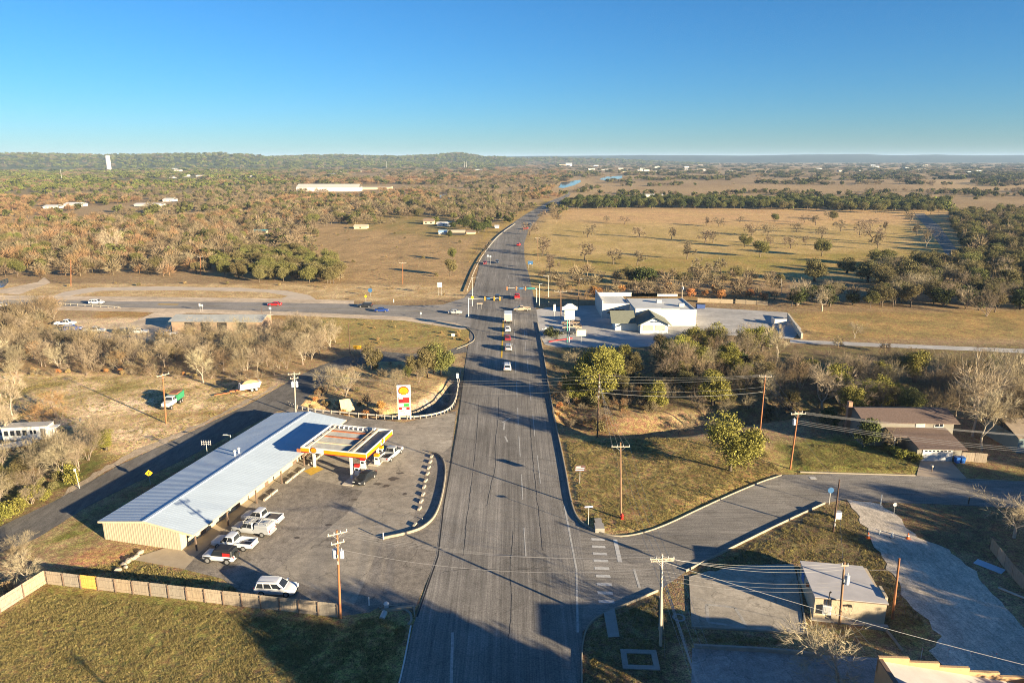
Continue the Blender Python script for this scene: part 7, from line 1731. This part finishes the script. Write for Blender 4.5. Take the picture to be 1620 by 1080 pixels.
# hydrant
p = G(984, 823); t = thing("fire_hydrant", "small red fire hydrant in front of the tan lawn pole", "hydrant", p); HYD = mat("hydrant_red", (.60, .03, .02), .5, .05, 4)
b = MB(); b.tube((0, 0, -.1), (0, 0, .62), .15, .14, n=12); part("barrel", b, HYD, t); b = MB(); b.tube((0, 0, .62), (0, 0, .72), .2, .18, n=12); b.tube((0, 0, .72), (0, 0, .88), .15, .05, n=12); part("bonnet", b, HYD, t)
b = MB(); b.tube((-.28, 0, .45), (.28, 0, .45), .075, n=8); part("hose_outlet", b, HYD, t); b = MB(); b.tube((0, -.26, .42), (0, -.1, .42), .09, n=8); part("pumper_cap", b, HYD, t); boxp("flange", HYD, t, (-.2, .2, -.2, .2, .02, .08))
# concrete block beside the street name sign, culvert, mailboxes, pallet, rocks, satellite mast
t = tag(MB().box((0, 0, .35), (1.3, 1.6, .75)).build("concrete_block", RAMP), "square concrete utility block behind the street corner kerb", "concrete block"); t.location = G(948, 838)
p = G(620, 965); t = thing("culvert", "concrete culvert headwall with a round white lid at the lot corner", "culvert", p, .2); boxp("headwall", KERB, t, (-1.2, 2.6, -.15, .15, -.2, .35), (2.45, 2.6, -1.6, -.151, -.2, .3)); b = MB(); b.tube((-.6, .35, 0), (-.6, .35, .75), .25, n=12); part("standpipe", b, GREY, t); b = MB(); b.tube((-.6, .35, .751), (-.6, .35, .95), .34, .2, n=12); part("lid", b, WSIGN, t)
p = G(604, 978); b = MB(); b.tube((0, 0, 0), (.2, .9, .25), .33, n=12); o = b.build("culvert_pipe", GALV, smooth=40); o.location = p; tag(o, "short grey culvert pipe lying in the shaded grass", "pipe")
MBX = mat("mailbox_grey", (.50, .45, .38), .7, .1, 3)
p = G(1474, 746); t = thing("mailbox", "pale mailbox on a post by the house driveway", "mailbox", p); boxp("post", BROWNM, t, (-.05, .05, -.05, .05, -.1, 1.0)); b = MB(); b.tube((-.1, -.3, 1.15), (-.1, .25, 1.15), .16, n=10); part("box", b, MBX, t)
p = G(1414, 812); t = thing("round_sign", "small round white sign on a post in the shaded verge", "sign", p); boxp("post", GALV, t, (-.03, .03, -.03, .03, -.1, 1.4)); b = MB(); b.tube((0, -.03, 1.5), (0, .0, 1.5), .3, n=14); part("disc", b, WSIGN, t)
p = G(1325, 820); t = thing("utility_box", "blue white utility box beside the thin dark pole", "utility box", p); boxp("cabinet", mat("cabinet_pale", (.50, .56, .66), .5, .05, 2), t, (-.4, .4, -.3, .3, 0, 1.1)); boxp("lid", GREY, t, (-.43, .43, -.33, .33, 1.101, 1.16))
p = G(1565, 896); t = thing("slatted_panel", "pale blue slatted panel lying on the gravel by the fence", "panel", p, math.radians(-52))
for i in range(7): boxp("slat", mat("slat_blue", (.48, .60, .70), .6, .05, 2), t, (-1.6, 1.6, -.75 + i * .22, -.58 + i * .22, .08, .12))
for x in (-1.3, 0, 1.3): boxp("batten", GREY, t, (x - .05, x + .05, -.8, .8, .02, .079))
t = tag(MB().tube((-1.6, 0, .15), (1.6, 0, .15), .14, n=8).build("pale_log", mat("log_pale", (.50, .45, .38), .9, .2, 2)), "pale round log lying beside the right fence", "log"); t.location = G(1603, 940); t.rotation_euler = (0, 0, -.9)
RCK = mat("limestone", (.36, .30, .23), .95, .25, 2, bump=.4)
rr = random.Random(9)
for i, (x, y, s) in enumerate(((187, 902, .55), (196, 893, .5), (203, 888, .6), (210, 884, .5), (216, 880, .45), (222, 874, .5), (199, 897, .4))):
    b = MB(); rings = []
    for z, k in ((-.2, .8), (.05, 1), (.3, .9), (.5, .5)): rings.append([(math.cos(a * PI / 4) * s * k * rr.uniform(.8, 1.2), math.sin(a * PI / 4) * s * .7 * k * rr.uniform(.8, 1.2), z * s * 1.4) for a in range(8)])
    b.loft(rings); o = b.build("limestone_rock", RCK, smooth=30); o.location = G(x, y); o.rotation_euler = (0, 0, rr.uniform(0, 3)); tag(o, "pale limestone rock in the row beside the shop wall", "rock", "limestone rocks beside the shop wall")
t = thing("porch_bench", "dark bench and bins on the shop porch beside the canopy", "bench", o0 + Matrix.Rotation(TILT, 3, 'Z') @ Vector((13.2, 31.5, .02)), TILT); boxp("seat", BROWNM, t, (-.3, .3, -1.2, 1.2, .4, .48)); boxp("backrest", BROWNM, t, (-.36, -.3, -1.2, 1.2, .55, 1.0)); boxp("leg", DARK, t, (-.3, .3, -1.1, -1.0, 0, .4)); boxp("leg", DARK, t, (-.3, .3, 1.0, 1.1, 0, .4))
t = thing("ice_chest", "dark vending chest on the porch next to the bench", "vending chest", o0 + Matrix.Rotation(TILT, 3, 'Z') @ Vector((13.0, 34.3, .02)), TILT); boxp("cabinet", DARK, t, (-.5, .5, -.7, .7, 0, 1.5)); boxp("door", GREY, t, (.501, .53, -.6, .6, .2, 1.3))
sheet("yellow_pad", [(481, 745), (500, 736), (512, 742), (492, 752)], .03, mat("yellow_pad_paint", (.58, .36, .05), .8, .25, 2), keep=False)
t = thing("radio_mast", "small grey H shaped antenna frame behind the shop roof", "antenna", P(330, 735)); b = MB(); b.tube((0, 0, 0), (0, 0, 4.5), .05, n=6); part("mast", b, GALV, t); boxp("antenna_bar", GALV, t, (-.8, .8, -.03, .03, 4.2, 4.27), (-.8, .8, -.03, .03, 3.8, 3.87)); boxp("element", GALV, t, *[(x, x + .05, -.05, .05, 3.6, 4.5) for x in (-.8, -.4, .4, .75)])
b = MB(); 
for i in range(20): a0, a1 = i * PI / 10, (i + 1) * PI / 10; b.add([(math.cos(a0) * .75, math.sin(a0) * .75, .03), (math.cos(a1) * .75, math.sin(a1) * .75, .03), (math.cos(a1) * .5, math.sin(a1) * .5, .03), (math.cos(a0) * .5, math.sin(a0) * .5, .03)], [(0, 1, 2, 3)])
o = b.build("manhole_ring", RAMP); o.location = G(1074, 976); tag(o, "round concrete manhole ring in the grass by the corner pole", "manhole")
o = MB().span(-1.9, 1.9, -1.5, -.9, 0, .12).span(-1.9, 1.9, .9, 1.5, 0, .12).span(-1.9, -1.3, -.9, .9, 0, .12).span(1.3, 1.9, -.9, .9, 0, .12).build("catch_basin", RAMP); o.location = G(1012, 1046); o.rotation_euler = (0, 0, -.05); tag(o, "square concrete catch basin in the shaded lower lawn", "catch basin")
o = MB().span(-.5, .5, -.35, .35, 0, .03).build("manhole_cover", WHITE); p = P(1286, 756); o.location = (p.x, p.y, .02); tag(o, "pale ringed manhole cover in the side street bend", "manhole"); 
for i, (x, y, hh_) in enumerate(((98, 285, 17), (120, 256, 8), (285, 262, 12), (330, 262, 10), (578, 262, 17), (612, 268, 12), (735, 268, 12), (738, 267, 12))):
    p = P(x, y); k = (p.y * CP + H * SP) / F; b = MB(); b.tube((0, 0, 0), (0, 0, hh_ * k), .35 * k, .15 * k, n=5); o = b.build("transmission_mast", GALV); o.location = p; tag(o, "thin transmission mast on the far plain", "mast", "transmission masts on the far plain")
# ---------------------------------------------------------------- air
hm = D.materials.new("air_haze"); hm.use_nodes = True; t_ = hm.node_tree; t_.nodes.clear()
ov = t_.nodes.new("ShaderNodeOutputMaterial"); pv = t_.nodes.new("ShaderNodeVolumePrincipled")
pv.inputs['Color'].default_value = (.50, .71, 1.0, 1); pv.inputs['Density'].default_value = 6e-5; pv.inputs['Anisotropy'].default_value = 0.0
t_.links.new(pv.outputs[0], ov.inputs['Volume'])
hb = MB().span(-17000, 17000, -1000, 17000, -6, 112).build("haze", hm); tag(hb, "thin blue winter haze over the plain", kind='stuff')
